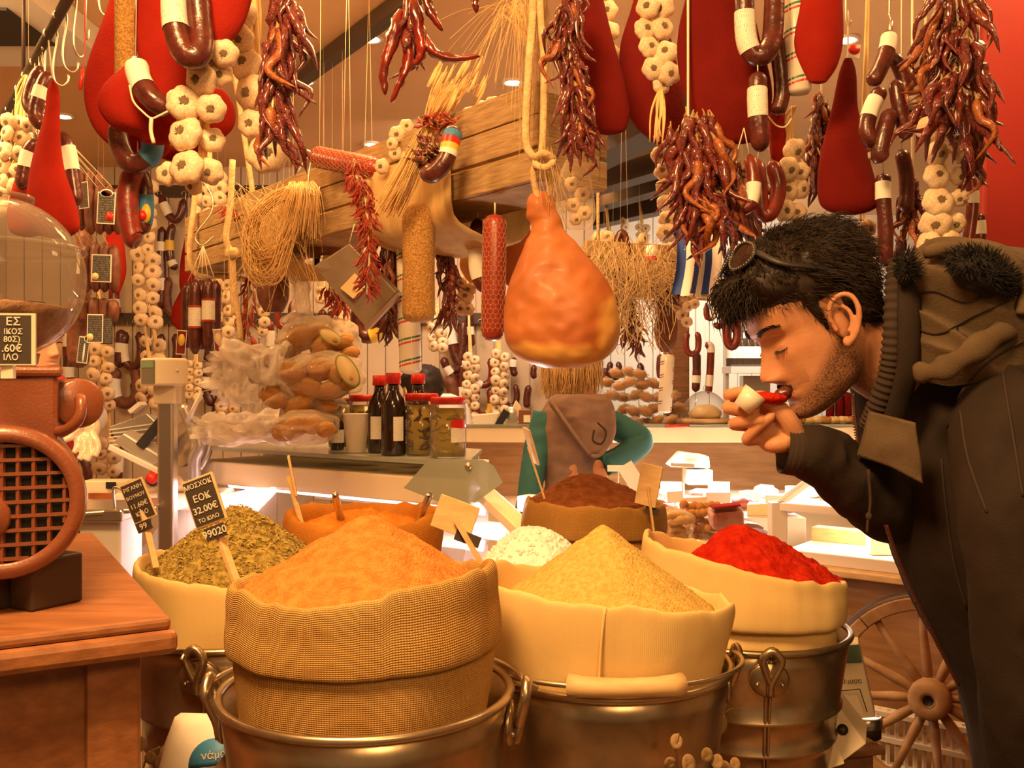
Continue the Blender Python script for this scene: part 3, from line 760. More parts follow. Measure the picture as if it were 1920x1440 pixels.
fl.part('herb_flakes', 'herb_flake', hm, 0, None, True)
for i, o in enumerate([hm.children[0]]):
    o.location = (0, 0, 0)
# back row
sack('orange dusted cloth sack behind the nearest bucket', -.262, 1.70, 'burlap_orange',
     [(.105, TZ+.005, 0), (.125, .90, 0), (.136, 1.05, 0), (.134, 1.16, .1), (.137, 1.20, .3), (.141, 1.235, .7), (.140, 1.258, 1), (.133, 1.272, 1), (.122, 1.270, 1), (.114, 1.255, .8), (.108, 1.22, .3)], lambda a: .006*sin(a)+.006*cos(2*a), 8, .03)
mound('orange spice with a scooped hollow behind the nearest bucket', -.262, 1.70, .118, 1.243, 1.283, ['spice_orange'], 11, 1.4, (0, .02), .004, pit=(.034, .03, -.03, .06))
sack('dark brown burlap sack with cuff in front of the woman', .172, 2.0, 'burlap_brown',
     [(.11, TZ+.005, 0), (.13, .90, 0), (.146, 1.02, 0), (.147, 1.15, 0), (.143, 1.185, .1), (.138, 1.195, .1), (.147, 1.193, .2), (.151, 1.20, .3), (.150, 1.225, .6), (.147, 1.246, 1), (.142, 1.256, 1), (.135, 1.254, 1), (.128, 1.235, .8), (.12, 1.19, 0)], lambda a: -.004*cos(a)-.004*sin(a), 10, .03)
mound('dark brown ground spice in the brown burlap sack', .165, 2.0, .128, 1.243, 1.312, ['spice_brown'], 13, 1.05, (-.012, 0), .003, tip=.25)
sack('small cream sack of coarse salt behind the linen sack', .035, 1.58, 'linen',
     [(.075, TZ+.005, 0), (.09, .92, 0), (.10, 1.05, 0), (.105, 1.14, .2), (.107, 1.165, .8), (.103, 1.178, 1), (.097, 1.172, 1), (.09, 1.15, .5), (.085, 1.1, 0)], lambda a: .004*cos(a), 12, .03)
mound('bright white coarse salt heap behind the cumin cone', .035, 1.58, .095, 1.163, 1.262, ['salt'], 15, 1.5, (0, 0), .0045, tip=.25, name='salt_mound', cat='salt')
sl_ = MB(); r_ = random.Random(8)
for i in range(420):
    a = r_.uniform(0, 2*pi); f = sqrt(r_.random())*.95; q = sqrt(f*f+.0625)-.25; s3 = r_.uniform(.002, .0045)
    sl_.box((.035+.095*f*cos(a), 1.58+.095*f*sin(a), 1.163+.099*max(0, 1-q**1.5)+.001), (s3*1.3, s3, s3), M.Rotation(r_.uniform(0, 6), 3, (r_.random(), r_.random(), .5)))
sl_.part('salt_crystals', 'salt', bpy.data.objects['salt_mound'], 0, None, True)

# ---- price signs on stakes
def stake_sign(label, base, tip, sz, lines, xdir, ydir, back=False, tag=None):
    t = T('price_sign', label, 'price sign', base)
    base = V(base); tip = V(tip)
    MB().bar(base, tip, .0085, .004).part('stake', 'wood_pale', t)
    w, h = sz
    fm = face_mat(tip, xdir, ydir)
    fo = fm.copy(); fo.translation = fm @ V((0, 0, .0078 if not back else -.0048))
    tb_box(MB(), fo, w, h, .004).part('board', 'wood_pale', t, .0008)
    if lines:
        f2 = fo.copy(); f2.translation = fo @ V((0, 0, .0008))
        tb_box(MB(), f2, w*.90, h*.92, .0006).part('slate', 'slate', t)
        for s_, dy, z_ in lines:
            m4 = f2.copy(); m4.translation = f2 @ V((0, dy, .0004)); mb = MB(); text(mb, s_, m4, z_); mb.part('lettering', 'chalk', t)
    if tag:
        f3 = face_mat(tip+(base-tip).normalized()*(h/2+.010), xdir, ydir)
        f3.translation = f3 @ V((0, 0, .0078 if not back else -.0048))
        tb_box(MB(), f3, w*.62, .014, .002).part('tag', 'slate', t)
        if tag != '-':
            m4 = f3.copy(); m4.translation = f3 @ V((0, 0, .0006)); mb = MB(); text(mb, tag, m4, .011); mb.part('lettering', 'chalk', t)
stake_sign('chalked price board on a stake in the nearest burlap sack', P(445, 1095, 1.0), P(388, 938, 1.02), (.036, .052), [('ΜΟΣΧΟΚ', .018, .0072), ('ΕΟΚ', .004, .0100), ('32.00€', -.0085, .0100), ('ΤΟ ΚΙΛΟ', -.0195, .006)], (.94, -.10, .36), (-.36, .1, .93), False, '99020')
stake_sign('chalked price board on a stake at the edge of the herb sack', P(292, 1065, 1.30), P(263, 938, 1.34), (.034, .058), [('ΡΙΓΑΝΗ', .019, .0076), ('ΒΟΥΝΟΥ', .007, .0066), ('11.60€', -.006, .0092), ('ΚΙΛΟ', -.018, .008)], (.92, -.02, .40), (-.36, .05, .93), False, '99')
stake_sign('wooden price board turned away between the burlap and linen sacks', P(938, 1118, 1.17), P(852, 970, 1.19), (.052, .042), None, (.90, -.1, -.32), (.36, 0, .93), True, '-')
stake_sign('wooden price board turned away on a stake beside the brown sack', P(1228, 1015, 1.85), P(1214, 910, 1.85), (.044, .080), None, (.75, -.45, -.16), (.10, 0, .98), True, '-')
stake_sign('narrow edge on wooden price board standing in the orange sack', P(566, 985, 1.68), P(541, 893, 1.70), (.05, .070), None, (.22, -.97, .0), (-.2, 0, .97), True, None)
stake_sign('narrow wooden price board edge on in the brown spice', P(1022, 938, 1.95), P(990, 838, 1.95), (.05, .075), None, (.24, -.95, -.1), (-.30, 0, .95), True, None)
# scoop handles in the orange spice
for a, b, l in [((642, 985), (628, 925), 'steel scoop handle sticking out of the orange spice, left one'), ((785, 975), (806, 926), 'steel scoop handle sticking out of the orange spice, right one')]:
    pa, pb_ = P(*a, 1.70 if a[0] < 700 else 1.66), P(*b, 1.64)
    d = pb_-pa
    t = T('scoop', l, 'scoop', pa)
    MB().tube([pa-d*.5, pa+d*.9, pb_], [.0065, .0065, .005], 10).part('handle', 'steel', t)
    MB().ell(pa-d*.8, (.018, .022, .012), 12, 8).part('bowl', 'steel', t)
    MB().lathe([(.0, .001), (.0022, .001), (.0022, 0)], 8, pb_-d*.08+V((0, -.0062, 0)), zto((0, -1, 0))).part('hanging_hole', 'black', t)
# ================================================================ builders of hanging goods
def rz(n): return random.Random(n)
# --- sausages
def sausage(label, pts, r, m='sausage', bands=(), hang=None, group=None, name='sausage', cat='sausage', n=26, seg=12, band_m='paper_print', tied=True, th=None, lump=.05):
    path = spline(pts, n)
    L_ = sum((path[i+1]-path[i]).length for i in range(n))
    e = min(.3, 1.1*r/L_)
    def rad(f):
        q = 1
        if f < e: q = sqrt(max(.06, 1-((e-f)/e)**2))
        if f > 1-e: q = sqrt(max(.06, 1-((f-1+e)/e)**2))
        return r*q*(1+lump*noise.noise(V((f*7, pts[0][0]*31, pts[0][2]*17))))
    if th is None:
        t = T(name, label, cat, min(path, key=lambda p: p.z), group)
    else: t = th
    MB().tube(path, rad, seg).part('casing', m, t)
    for b in bands:
        f0, f1, bm = b if len(b) == 3 else (*b, band_m)
        sub = [path[max(0, min(n, int(round(f*n))))] for f in [f0+(f1-f0)*k/5 for k in range(6)]]
        sub = spline([path[0]]+list(path), 1) and [spline(pts, 200)[int(200*(f0+(f1-f0)*k/6))] for k in range(7)]
        rr_ = [rad(f0+(f1-f0)*k/6)*1.05 for k in range(7)]
        MB().tube(sub, rr_, 14, 0, (0, 0)).part('paper_label', bm, t)
    if hang is not None:
        mb = MB()
        sr = .0011 if path[0].y < 2.4 else .0004
        mb.tube([path[0], hang], sr, 4)
        if tied: mb.tube([path[-1], hang], sr, 4)
        mb.part('string', 'string' if path[0].y < 2.4 else 'ceiling', t)
    return t
# --- garlic
def bulb_mesh(seed, nth=26, name='garlic_bulb'):
    r0 = rz(seed); mb = MB()
    lob = r0.choice([6, 7, 8]); ph = r0.uniform(0, 6)
    prof = [(.10, -.40), (.20, -.44), (.34, -.47), (.60, -.42), (.84, -.28), (.98, -.04), (1.0, .14), (.88, .36), (.62, .56), (.36, .70), (.20, .84), (.13, 1.05), (.10, 1.3)]
    rows = []
    for r, z in prof:
        row = []
        for j in range(nth):
            a = 2*pi*j/nth
            q = 1+.125*(abs(cos(lob*a/2+ph))-.6)*min(1, r*1.3)+.05*noise.noise(V((cos(a)*1.5+seed, sin(a)*1.5, z)))
            row.append(V((r*q*cos(a), r*q*sin(a)*.96, z*.88+.04*noise.noise(V((cos(a)*2, sin(a)*2, seed*2))))))
        rows.append(row)
    mb.rows(rows, 0, (1, 1))
    # root tuft
    for i in range(46):
        a = r0.uniform(0, 2*pi); q = .30*sqrt(r0.random())
        b = V((q*cos(a), q*sin(a), -.37)); d = V((r0.uniform(-.5, .5)+cos(a)*.35, r0.uniform(-.5, .5)+sin(a)*.35, -1)).normalized()*r0.uniform(.07, .17)
        s_ = d.orthogonal().normalized()*.028; s2 = d.cross(s_).normalized()*.028
        mb.add([b+s_, b-s_*.5+s2, b-s_*.5-s2, b+d], [(0, 1, 3), (1, 2, 3), (2, 0, 3)], 1)
    mb.ell((0, 0, -.345), (.31, .30, .11), 14, 6, 1, None, .35, 9)
    return mb.mesh(name, ['garlic', 'garlic_root'])
BULBS = [bulb_mesh(i) for i in range(5)]
BULBS_FAR = [bulb_mesh(i+20, 14) for i in range(3)]
def braid(label, bulbs, Y, seed, top=None, tail=None, group=None, far=False, stems=True, facing=None, spread=.012):
    """bulbs: (px, py, radius px [, Y offset])"""
    r0 = rz(seed)
    ps = [(P(b[0], b[1], Y+(b[3] if len(b) > 3 else r0.uniform(-spread, spread))), K(b[2], Y)) for b in bulbs]
    lo = min(ps, key=lambda q: q[0].z)[0]
    t = T('garlic_braid', label, 'garlic', lo, group)
    lib = BULBS_FAR if far else BULBS
    cx_ = sum(p.x for p, _ in ps)/len(ps)
    for p, r in ps:
        d = V((r0.uniform(-.55, .55)+(p.x-cx_)*6, -1, r0.uniform(-.55, .25))) if not facing else V(facing)+V((r0.uniform(-.3, .3), 0, r0.uniform(-.3, .3)))
        inst('garlic_bulb', r0.choice(lib), t, p, zto(-d), r*r0.uniform(.94, 1.05))
    if stems:
        mb = MB()
        zt = max(p.z for p, _ in ps)
        tp = V(top) if top is not None else V((cx_, Y+.02, zt+.12))
        for p, r in ps:
            q = p+V((0, r*.8, 0))
            mb.tube(spline([q, q.lerp(V((cx_, Y+.03, q.z+.03)), .7), V((cx_+r0.uniform(-.008, .008), Y+.03, min(tp.z, q.z+.09))), tp+V((r0.uniform(-.004, .004), 0, 0))], 9), [r*.16]*3+[r*.12]*7, 5)
        if tail:
            for k in range(9):
                a, b = ps[-1][0], P(tail[0]+r0.uniform(-18, 18), tail[1]+r0.uniform(-30, 10), Y-.01)
                mb.tube(spline([a, a.lerp(b, .5)+V((r0.uniform(-.01, .01), -.012, 0)), b], 7), lambda f: .0028*(1-f*.6), 4)
        if Y > 2.3 and tp.z < 2.68: mb.tube([tp-V((0, 0, .01)), (tp.x, tp.y, 2.695)], .0004, 4, 1)
        mb.part('braided_stems', ['straw', 'ceiling'], t)
    return t
def auto_bulbs(x0, y0, x1, y1, n, r, cols=2, seed=0, wide=None):
    r0 = rz(seed+99); out = []; wide = wide or r*1.05
    for i in range(n):
        f = i/max(1, n-1)
        for c in range(cols):
            ox = (c-(cols-1)/2)*wide*1.75/1.0 if cols > 1 else 0
            out.append((x0+(x1-x0)*f+ox+r0.uniform(-.2, .2)*r, y0+(y1-y0)*f+r0.uniform(-.25, .25)*r+(r*.5 if c % 2 else 0), r*r0.uniform(.88, 1.1)))
    return out
# --- dried peppers
def chili_mesh(seed, seg=7, n=12, fat=.10, wr=.28, name='chili_pepper', mats=('chili', 'chili_stem')):
    r0 = rz(seed); mb = MB()
    pts = [V((0, 0, 0)), V((r0.uniform(-.08, .08), r0.uniform(-.08, .08), -.3)), V((r0.uniform(-.16, .16), r0.uniform(-.16, .16), -.65)), V((r0.uniform(-.3, .3), r0.uniform(-.25, .25), -1.0))]
    path = spline(pts, n); fr = frames(path); rows = []
    for i, p in enumerate(path):
        f = i/n
        r = fat*(min(1, f*7+.25))*(1-f)**.62*1.1+.006
        a_, b_ = fr[i]
        rows.append([p+a_*(r*cos(2*pi*j/seg)*(1+wr*noise.noise(V((cos(2*pi*j/seg)*1.3, seed, f*7)))*2))+b_*(.8*r*sin(2*pi*j/seg)*(1+wr*2*noise.noise(V((sin(2*pi*j/seg)*1.3, f*6, seed))))) for j in range(seg)])
    mb.rows(rows, 0)
    mb.tube([V((0, 0, -.02)), V((.01, .01, .06)), V((.04, .0, .14))], [fat*.55, fat*.2, fat*.14], 5, 1)
    return mb.mesh(name, list(mats))
CH_BIG = [chili_mesh(i, 9, 14, .105, .34) for i in range(6)]+[chili_mesh(40, 9, 14, .11, .3, mats=('chili_gold', 'chili_stem'))]
CH_SM = [chili_mesh(i+60, 5, 6, .12, .2) for i in range(5)]
CH_BR = [chili_mesh(i+80, 5, 5, .13, .2, mats=('chili_bright', 'chili_stem')) for i in range(5)]
def bunch(label, spine, Y, n, ln, rad, seed, lib=CH_BIG, flare=.7, up=.0, group=None, hang=None, name='dried_pepper_string', gold=.12, depth=.5):
    """dried peppers tied along a spine of pixel points; ln = pepper length px, rad = spread px"""
    r0 = rz(seed)
    sp_ = spline([P(x, y, Y) for x, y in spine], 40)
    t = T(name, label, 'peppers', sp_[-1], group)
    for i in range(n):
        f = (i+r0.random())/n
        p = sp_[min(40, int(f*40))]
        a = r0.uniform(0, 2*pi)
        o = V((cos(a), sin(a)*depth, 0))
        d = (o*flare*r0.uniform(.2, 1)+V((0, 0, -1+up*r0.random()))).normalized()
        q = p+o*(K(rad, Y)*r0.uniform(.1, .8))
        me = lib[-1] if (lib is CH_BIG and r0.random() < gold) else r0.choice(lib[:-1] if lib is CH_BIG else lib)
        s_ = K(ln, Y)*r0.uniform(.7, 1.2)
        rot = zto(-d) @ M.Rotation(r0.uniform(0, 6.28), 3, 'Z')
        inst('chili_pepper', me, t, q, rot, (s_*r0.uniform(.8, 1.15), s_*r0.uniform(.8, 1.1), s_))
    mb = MB().tube(sp_ if hang is None else [V(hang)]+sp_, .0022, 5)
    mb.part('string', 'string', t)
    return t
# --- bodies traced as outline with their own depth
def ringbody(rows, Y, depth=.5, mats='red_meat', n=30, seg=28, wob=.02, seed=0, yoff=None, cap=.35):
    """rows: (py, left px, right px); returns MB at depth Y with rounded section."""
    rr = lerp_rows(rows, n); R = []
    for i, (y, l, r) in enumerate(rr):
        c = P((l+r)/2, y, Y); w = max(.0008, K((r-l)/2, Y))
        f = i/n; dpt = depth
        row = []
        for j in range(seg):
            a = 2*pi*j/seg
            k = 1+wob*noise.noise(V((cos(a)*1.6+seed, sin(a)*1.6, c.z*9)))
            row.append(V((c.x+w*cos(a)*k, c.y+(yoff(f) if yoff else 0)+w*dpt*sin(a)*k, c.z)))
        R.append(row)
    return MB().rows(R, 0, (1, 1))
def cured(label, rows, Y, m='red_meat', depth=.42, hang=None, group=None, seed=0, name='cured_meat', tie=True):
    y0 = rows[0]
    rows = list(rows)
    a, b = rows[0], rows[-1]
    rows = [(a[0]-2, a[1]*.75+a[2]*.25, a[1]*.25+a[2]*.75)]+rows if a[2]-a[1] > 6 else rows
    w = b[2]-b[1]; mid = (b[1]+b[2])/2
    rows += [(b[0]+w*.14, mid-w*.34, mid+w*.34), (b[0]+w*.20, mid-w*.10, mid+w*.10)]
    lo = P((b[1]+b[2])/2, rows[-1][0], Y)
    t = T(name, label, 'cured meat', lo, group)
    ringbody(rows, Y, depth, seed=seed, wob=.07, n=40).part('meat', m, t)
    if hang is not None:
        MB().tube([P((a[1]+a[2])/2, a[0]+3, Y), hang], .0016, 5).part('string', 'string', t)
    return t
# --- straw
def strands(mb, pts, n, spread0, spread1, r, seed, seg=3, mi=0, curl=.0):
    r0 = rz(seed); pts = [V(p) for p in pts]
    for i in range(n):
        a = r0.uniform(0, 2*pi); q = sqrt(r0.random()); o0 = V((cos(a), sin(a), r0.uniform(-.6, .6)))*q
        c = r0.uniform(.82, 1.04)
        pp = []
        for k, p in enumerate(pts):
            f = k/(len(pts)-1)
            s_ = spread0+(spread1-spread0)*f
            pp.append(p+o0*s_+V((r0.uniform(-1, 1), r0.uniform(-1, 1), r0.uniform(-1, 1)))*curl)
        m = len(pp)
        path = spline(pp, max(6, 3*m))
        cut = max(3, int(len(path)*min(1, c)))
        mb.tube(path[:cut], r*r0.uniform(.6, 1.2), seg, mi, (0, 0))
    return mb
def netted(label, a, b, r, t_hang=None, name='netted_salami'):
    a = V(a); b = V(b); L_ = (b-a).length; rot = zto(b-a)
    t = T(name, label, 'salami', min(a, b, key=lambda p: p.z))
    prof = [(r*.15, 0), (r*.6, r*.12), (r*.92, r*.45), (r, r), (r, L_-r), (r*.92, L_-r*.45), (r*.6, L_-r*.12), (r*.15, L_)]
    MB().lathe(prof, 24, a, rot, 0, (1, 1)).part('casing', 'salami_net', t)
    nn = 14; st = 2*pi*r/nn*.9; mb = MB(); k = 0; z = r*.4
    def pt(ang, z): 
        q = r*1.015*min(1, sqrt(max(.05, min(z, L_-z)/r*1.6)))
        return a+rot @ V((q*cos(ang), q*sin(ang), z))
    w = 2*pi/nn
    def seg_(a0, z0, a1, z1): mb.tube([pt(a0, z0), pt((a0+a1)/2, (z0+z1)/2), pt(a1, z1)], r*.03, 3, 0, (0, 0))
    while z+st*1.5 < L_-r*.2:
        for j in range(nn):
            o = w*(j+.5*(k % 2))
            seg_(o, z, o+w/2, z+st*.35); seg_(o, z, o-w/2, z+st*.35); seg_(o+w/2, z+st*.35, o+w/2, z+st)
        z += st; k += 1
    mb.part('net', 'net', t)
    if t_hang is not None: MB().tube([a, t_hang], .0016, 5).part('string', 'string', t)
    return t
def striped(label, top, bot, r, hang=None):
    top = V(top); bot = V(bot); L_ = (top-bot).length
    t = T('wrapped_salami', label, 'salami', bot)
    rot = zto(top-bot)
    MB().lathe([(r*.2, 0), (r*.8, r*.15), (r, r*.4), (r, L_-r*.4), (r*.8, L_-r*.1), (r*.2, L_)], 24, bot, rot, 0, (1, 1)).part('wrapper', 'wrapper', t)
    for m, off in (('stripe_red', 0), ('stripe_green', r*.34)):
        pitch = r*1.9; k = 0
        while k*pitch+off+r*1.6 < L_:
            z0 = r*.4+k*pitch+off
            rows = []
            for i in range(15):
                a = -2.4+2.2*pi*i/14/1.4
                z = z0+r*.95*i/14
                rows.append([bot+rot @ V((r*1.012*cos(a), r*1.012*sin(a), z+h)) for h in (0, r*.17)])
            MB().rows(rows, 0, (0, 0), False).part('stripe', m, t); k += 1
    if hang is not None: MB().tube([top, hang], .0014, 4).part('string', 'string', t)
    return t
def card(par, c, w, h, tilt=0, m='card_print', logo=None, yaw=0, border='card_white'):
    c = V(c); x = V((cos(tilt)*cos(yaw), sin(yaw), sin(tilt))); y = V((-sin(tilt), 0, cos(tilt)))
    fm = face_mat(c, x, y)
    b = tb_box(MB(), fm, w, h, .0012); b.part('card_frame', border, par, .0004)
    f2 = fm.copy(); f2.translation = fm @ V((0, 0, .0006))
    mb = tb_box(MB(), f2, w*.88, h*.92, .0008)
    mb.uv = [((i % 4 in (1, 2))*1.0, (i % 4 in (2, 3))*1.0) for i in range(8)]
    mb.part('card', m, par)
    if logo:
        for (dx, dy, rx, ry, lm) in logo:
            f3 = fm.copy(); f3.translation = fm @ V((dx*w, dy*h, .0012))
            MB().rows([[f3 @ V((rx*w*cos(2*pi*j/18), ry*h*sin(2*pi*j/18), z)) for j in range(18)] for z in (-.0006, .0004)]).part('logo', lm, par)
def up(x, Y, z=RZ): return V((x, Y, z-.01))
# ================================================================ foreground hanging goods, left
RL = lambda Y: V((-1.95+(3.5-Y)*.682, Y, 2.30))        # point on the left rail
H = lambda px, Y: P(px, 720-(RZ-CZ)/Y*F, Y)             # point on a cross rail above px
cured('largest red paprika coated meat bulging at left of the upper left cluster', [(-40, 214, 232), (0, 206, 238), (50, 188, 252), (110, 167, 268), (160, 160, 285), (205, 164, 300), (245, 180, 312), (272, 205, 318), (285, 228, 316)], 1.66, 'red_meat', .42, H(224, 1.62), seed=1)
t = T('mustard_salami', 'grainy mustard coated salami hanging between the red meats at upper left', 'salami', P(236, 165, 1.60))
MB().lathe([(.004, 0), (.013, .003), (.017, .014), (.0172, .2), (.0165, .225), (.012, .235)], 22, P(235, 168, 1.60), None, 0, (1, 1)).part('salami', 'salami_grain', t)
MB().tube([P(235, -85, 1.60), H(235, 1.62)], .0014, 4).part('string', 'string', t)
cured('red meat hanging sideways like a pouch below the mustard salami', [(112, 246, 262), (130, 228, 276), (150, 205, 296), (172, 190, 314), (195, 186, 326), (218, 194, 336), (240, 216, 342), (256, 258, 336)], 1.53, 'red_meat', .5, H(254, 1.45), seed=2)
cured('deep red meat slab behind the labelled dark sausage at upper left', [(-40, 268, 322), (0, 256, 334), (50, 252, 344), (100, 258, 352), (150, 276, 358), (190, 300, 364), (215, 322, 366)], 1.47, 'red_meat', .32, H(295, 1.45), seed=3)
cured('bright red meat tip hanging at top beside the garlic braid', [(-60, 400, 480), (-10, 386, 474), (30, 380, 463), (60, 378, 448), (80, 384, 430)], 1.40, 'red_meat', .55, H(440, 1.45), seed=4)
cured('red meat lobe low behind the left garlic braid', [(170, 330, 420), (205, 320, 440), (240, 318, 436), (268, 325, 405), (290, 300, 370)], 1.72, 'red_meat', .3, H(380, 1.78), seed=5)
sausage('dark sausage with a white label and a knotted string on the red meats', [P(254, 108, 1.46), P(262, 150, 1.45), P(286, 186, 1.44), P(322, 207, 1.45)], K(21, 1.46), bands=[(.10, .46, 'paper')], hang=H(262, 1.45), tied=False)
MB().tube(spline([P(243, 160, 1.43), P(250, 190, 1.425), P(268, 210, 1.42), P(284, 222, 1.42), P(300, 216, 1.42), P(316, 208, 1.42)], 16), .0016, 5).tube(spline([P(284, 222, 1.42), P(283, 245, 1.42), P(288, 268, 1.42)], 8), .003, 6).thing('tie_string', 'pale knotted string looped under the labelled dark sausage', 'string', 'string')
sausage('glossy dark sausage loop with a printed label at top beside the garlic', [P(332, -60, 1.36), P(326, 0, 1.36), P(330, 55, 1.355), P(345, 98, 1.35), P(366, 108, 1.35), P(378, 86, 1.36), P(374, 30, 1.37), P(366, -50, 1.37)], K(23, 1.36), bands=[(.03, .28)], hang=H(350, 1.28))
sausage('second dark sausage behind the printed label loop at top', [P(395, -60, 1.40), P(392, 10, 1.40), P(385, 70, 1.40), P(372, 112, 1.39)], K(20, 1.40), hang=H(395, 1.45), tied=False)
sausage('short red sausage loop with a blue label under the pouch shaped meat', [P(226, 228, 1.60), P(222, 262, 1.59), P(238, 300, 1.58), P(262, 306, 1.58), P(284, 286, 1.58), P(286, 246, 1.59)], K(19, 1.6), 'sausage', bands=[(.70, .90, 'blue')], hang=H(252, 1.62))
t = sausage('long red salami loop with a blue and yellow round label', [P(258, 312, 1.64), P(246, 335, 1.635), P(240, 380, 1.63), P(248, 440, 1.63), P(262, 452, 1.63)], K(20, 1.64), 'sausage_red', hang=H(258, 1.62), tied=False)
sausage('', [P(262, 318, 1.65), P(272, 350, 1.65), P(273, 400, 1.65), P(266, 440, 1.65)], K(14, 1.65), 'sausage', bands=[(.45, .82, 'blue')], th=t)
MB().rows([[P(266+9*cos(2*pi*j/16), 404+10*sin(2*pi*j/16), 1.65-.0145-dy) for j in range(16)] for dy in (0, .0006)]).part('logo', 'red', t)
MB().rows([[P(274+9*cos(2*pi*j/16), 400+18*sin(2*pi*j/16), 1.65-.0135-dy) for j in range(16)] for dy in (0, .0004)]).part('logo', 'yellow', t)
braid('large garlic bulb braid with root ends showing, left of the peppers', [(345, 193, 35), (396, 204, 27), (346, 250, 34), (398, 262, 26, .02), (349, 314, 37), (314, 326, 25, .02), (394, 322, 26, .02), (376, 148, 32), (412, 140, 26, .02), (420, 100, 26), (362, 348, 20, .02), (396, 112, 24, .02)], 1.40, 4, top=H(395, 1.45))
braid('garlic braid with hairy roots beside the dark pepper bunch at upper left', [(458, 118, 33), (470, 175, 35), (470, 232, 28), (501, 290, 37), (448, 72, 28), (456, 28, 30), (492, 240, 24, .02), (488, 130, 22, .02)], 1.49, 6, top=H(455, 1.45))
bunch('glossy dark dried pepper bunch in front of the upper left garlic', [(545, -30), (530, 40), (520, 110), (512, 180), (508, 240)], 1.36, 46, 105, 30, 21, flare=.55, hang=H(545, 1.28))
bunch('loose handful of long dried peppers hanging alone at top centre', [(780, -30), (775, 20), (768, 45)], 1.30, 5, 130, 12, 33, flare=.25, hang=H(780, 1.28), gold=0)
# its long outstretched peppers
t = [o for o in C.objects if o.name == 'dried_pepper_string.001'][0]
for pts, r in [([P(752, 20, 1.30), P(738, 70, 1.29), P(720, 130, 1.29), P(722, 178, 1.29)], 15), ([P(764, 40, 1.30), P(766, 110, 1.29), P(752, 150, 1.29), P(733, 192, 1.29)], 11), ([P(772, -10, 1.29), P(784, 50, 1.28), P(790, 100, 1.28), P(776, 124, 1.28)], 14), ([P(790, 60, 1.29), P(812, 96, 1.28), P(850, 110, 1.28), P(900, 105, 1.28)], 10), ([P(796, -20, 1.29), P(806, 20, 1.28), P(830, 58, 1.28)], 11), ([P(880, -40, 1.3), P(890, -10, 1.3), P(893, 24, 1.3)], 12)]:
    path = spline(pts, 22); L_ = len(path)-1; fr = frames(path)
    rows = []
    for i, p in enumerate(path):
        f = i/L_; q = K(r, 1.3)*(min(1, .35+f*4))*(1-f)**.45+.0012
        a_, b_ = fr[i]
        rows.append([p+(a_*cos(2*pi*j/10)+b_*sin(2*pi*j/10)*.85)*q*(1+.5*noise.noise(V((cos(2*pi*j/10)*1.4+pts[0].x*40, sin(2*pi*j/10)*1.4, f*9)))) for j in range(10)])
    MB().rows(rows).part('chili_pepper', 'chili', t)
MB().tube(spline([P(160, -40, 1.5), P(160, 60, 1.5), P(157, 120, 1.5), P(153, 150, 1.5)], 12), .0012, 5).tube([P(155, 130, 1.5), P(150, 168, 1.5)], .0028, 6).tube([H(162, 1.5), P(160, -40, 1.5)], .001, 4).thing('red_twine', 'thin red twine dangling beside the largest red meat', 'string', 'red')
# far left, on the left rail
cured('tall tapering bright red meat left of the ceiling lamp, above the grinder globe', [(150, 95, 103), (172, 88, 111), (220, 82, 112), (270, 68, 114), (320, 56, 122), (370, 50, 138), (410, 52, 148), (430, 62, 147)], 2.2, 'red_meat', .5, RL(2.2), seed=6)
cured('dull red meat half hidden behind the tall tapering one', [(290, 50, 75), (330, 30, 82), (370, 18, 90), (400, 12, 92), (430, 16, 88)], 2.36, 'red_meat', .4, RL(2.36), seed=7)
t = sausage('dark sausage pair with white labels around the tall tapering meat', [P(84, 128, 2.28), P(66, 148, 2.28), P(54, 190, 2.28), P(66, 214, 2.27)], K(13, 2.28), 'sausage', hang=RL(2.28), tied=False)
sausage('', [P(92, 135, 2.27), P(76, 170, 2.26), P(66, 215, 2.26), P(82, 240, 2.26)], K(13, 2.28), 'sausage', bands=[(.28, .44, 'paper')], th=t)
t = sausage('dark sausage with a wide white label right of the tall tapering meat', [P(112, 250, 2.30), P(126, 272, 2.29), P(134, 310, 2.29), P(140, 350, 2.29), P(146, 385, 2.29)], K(13, 2.3), 'sausage', bands=[(.28, .56, 'paper')], hang=RL(2.3), tied=False)
sausage('dark sausage with a white and blue label left of the tall tapering meat', [P(70, 262, 2.31), P(54, 284, 2.31), P(46, 318, 2.31), P(40, 356, 2.31)], K(13, 2.31), 'sausage', bands=[(.33, .62, 'paper')], hang=RL(2.31), tied=False)
braid('garlic braid against the left edge above the glass globe', auto_bulbs(26, 225, 14, 395, 7, 17, 2, 5, 15)+[(52, 235, 15)], 2.45, 8, top=RL(2.45))
def pack(label, cx, y0, y1, Y, hang, cards, n=4, m='sausage_brown', r=10):
    t = T('sausage_pack', label, 'sausage', P(cx, y1, Y))
    for k in range(n):
        x = cx+(k-(n-1)/2)*r*1.65
        path = spline([P(x, y0+abs(k-(n-1)/2)*5, Y+.004*(k % 2)), P(x+2*(k-1.5), (y0+y1)/2, Y-.006*(k % 2)), P(x, y1, Y)], 14)
        MB().tube(path, lambda f: K(r, Y)*sqrt(max(.05, 1-abs(2*f-1)**7)), 10).part('link', m, t)
    mb = MB()
    for k in range(3): mb.tube([P(cx+(k-1)*14, y0+6, Y), hang], .0012, 4)
    mb.part('string', 'string', t)
    for c in cards: card(t, *c[:4], **c[4])
    return t
pack('bundle of pale brown sausages with a black card turned aside on its left', 170, 318, 432, 2.62, RL(2.62), [(P(156, 366, 2.56), K(24, 2.56), K(50, 2.56), .06, dict(yaw=-.35))], 3)
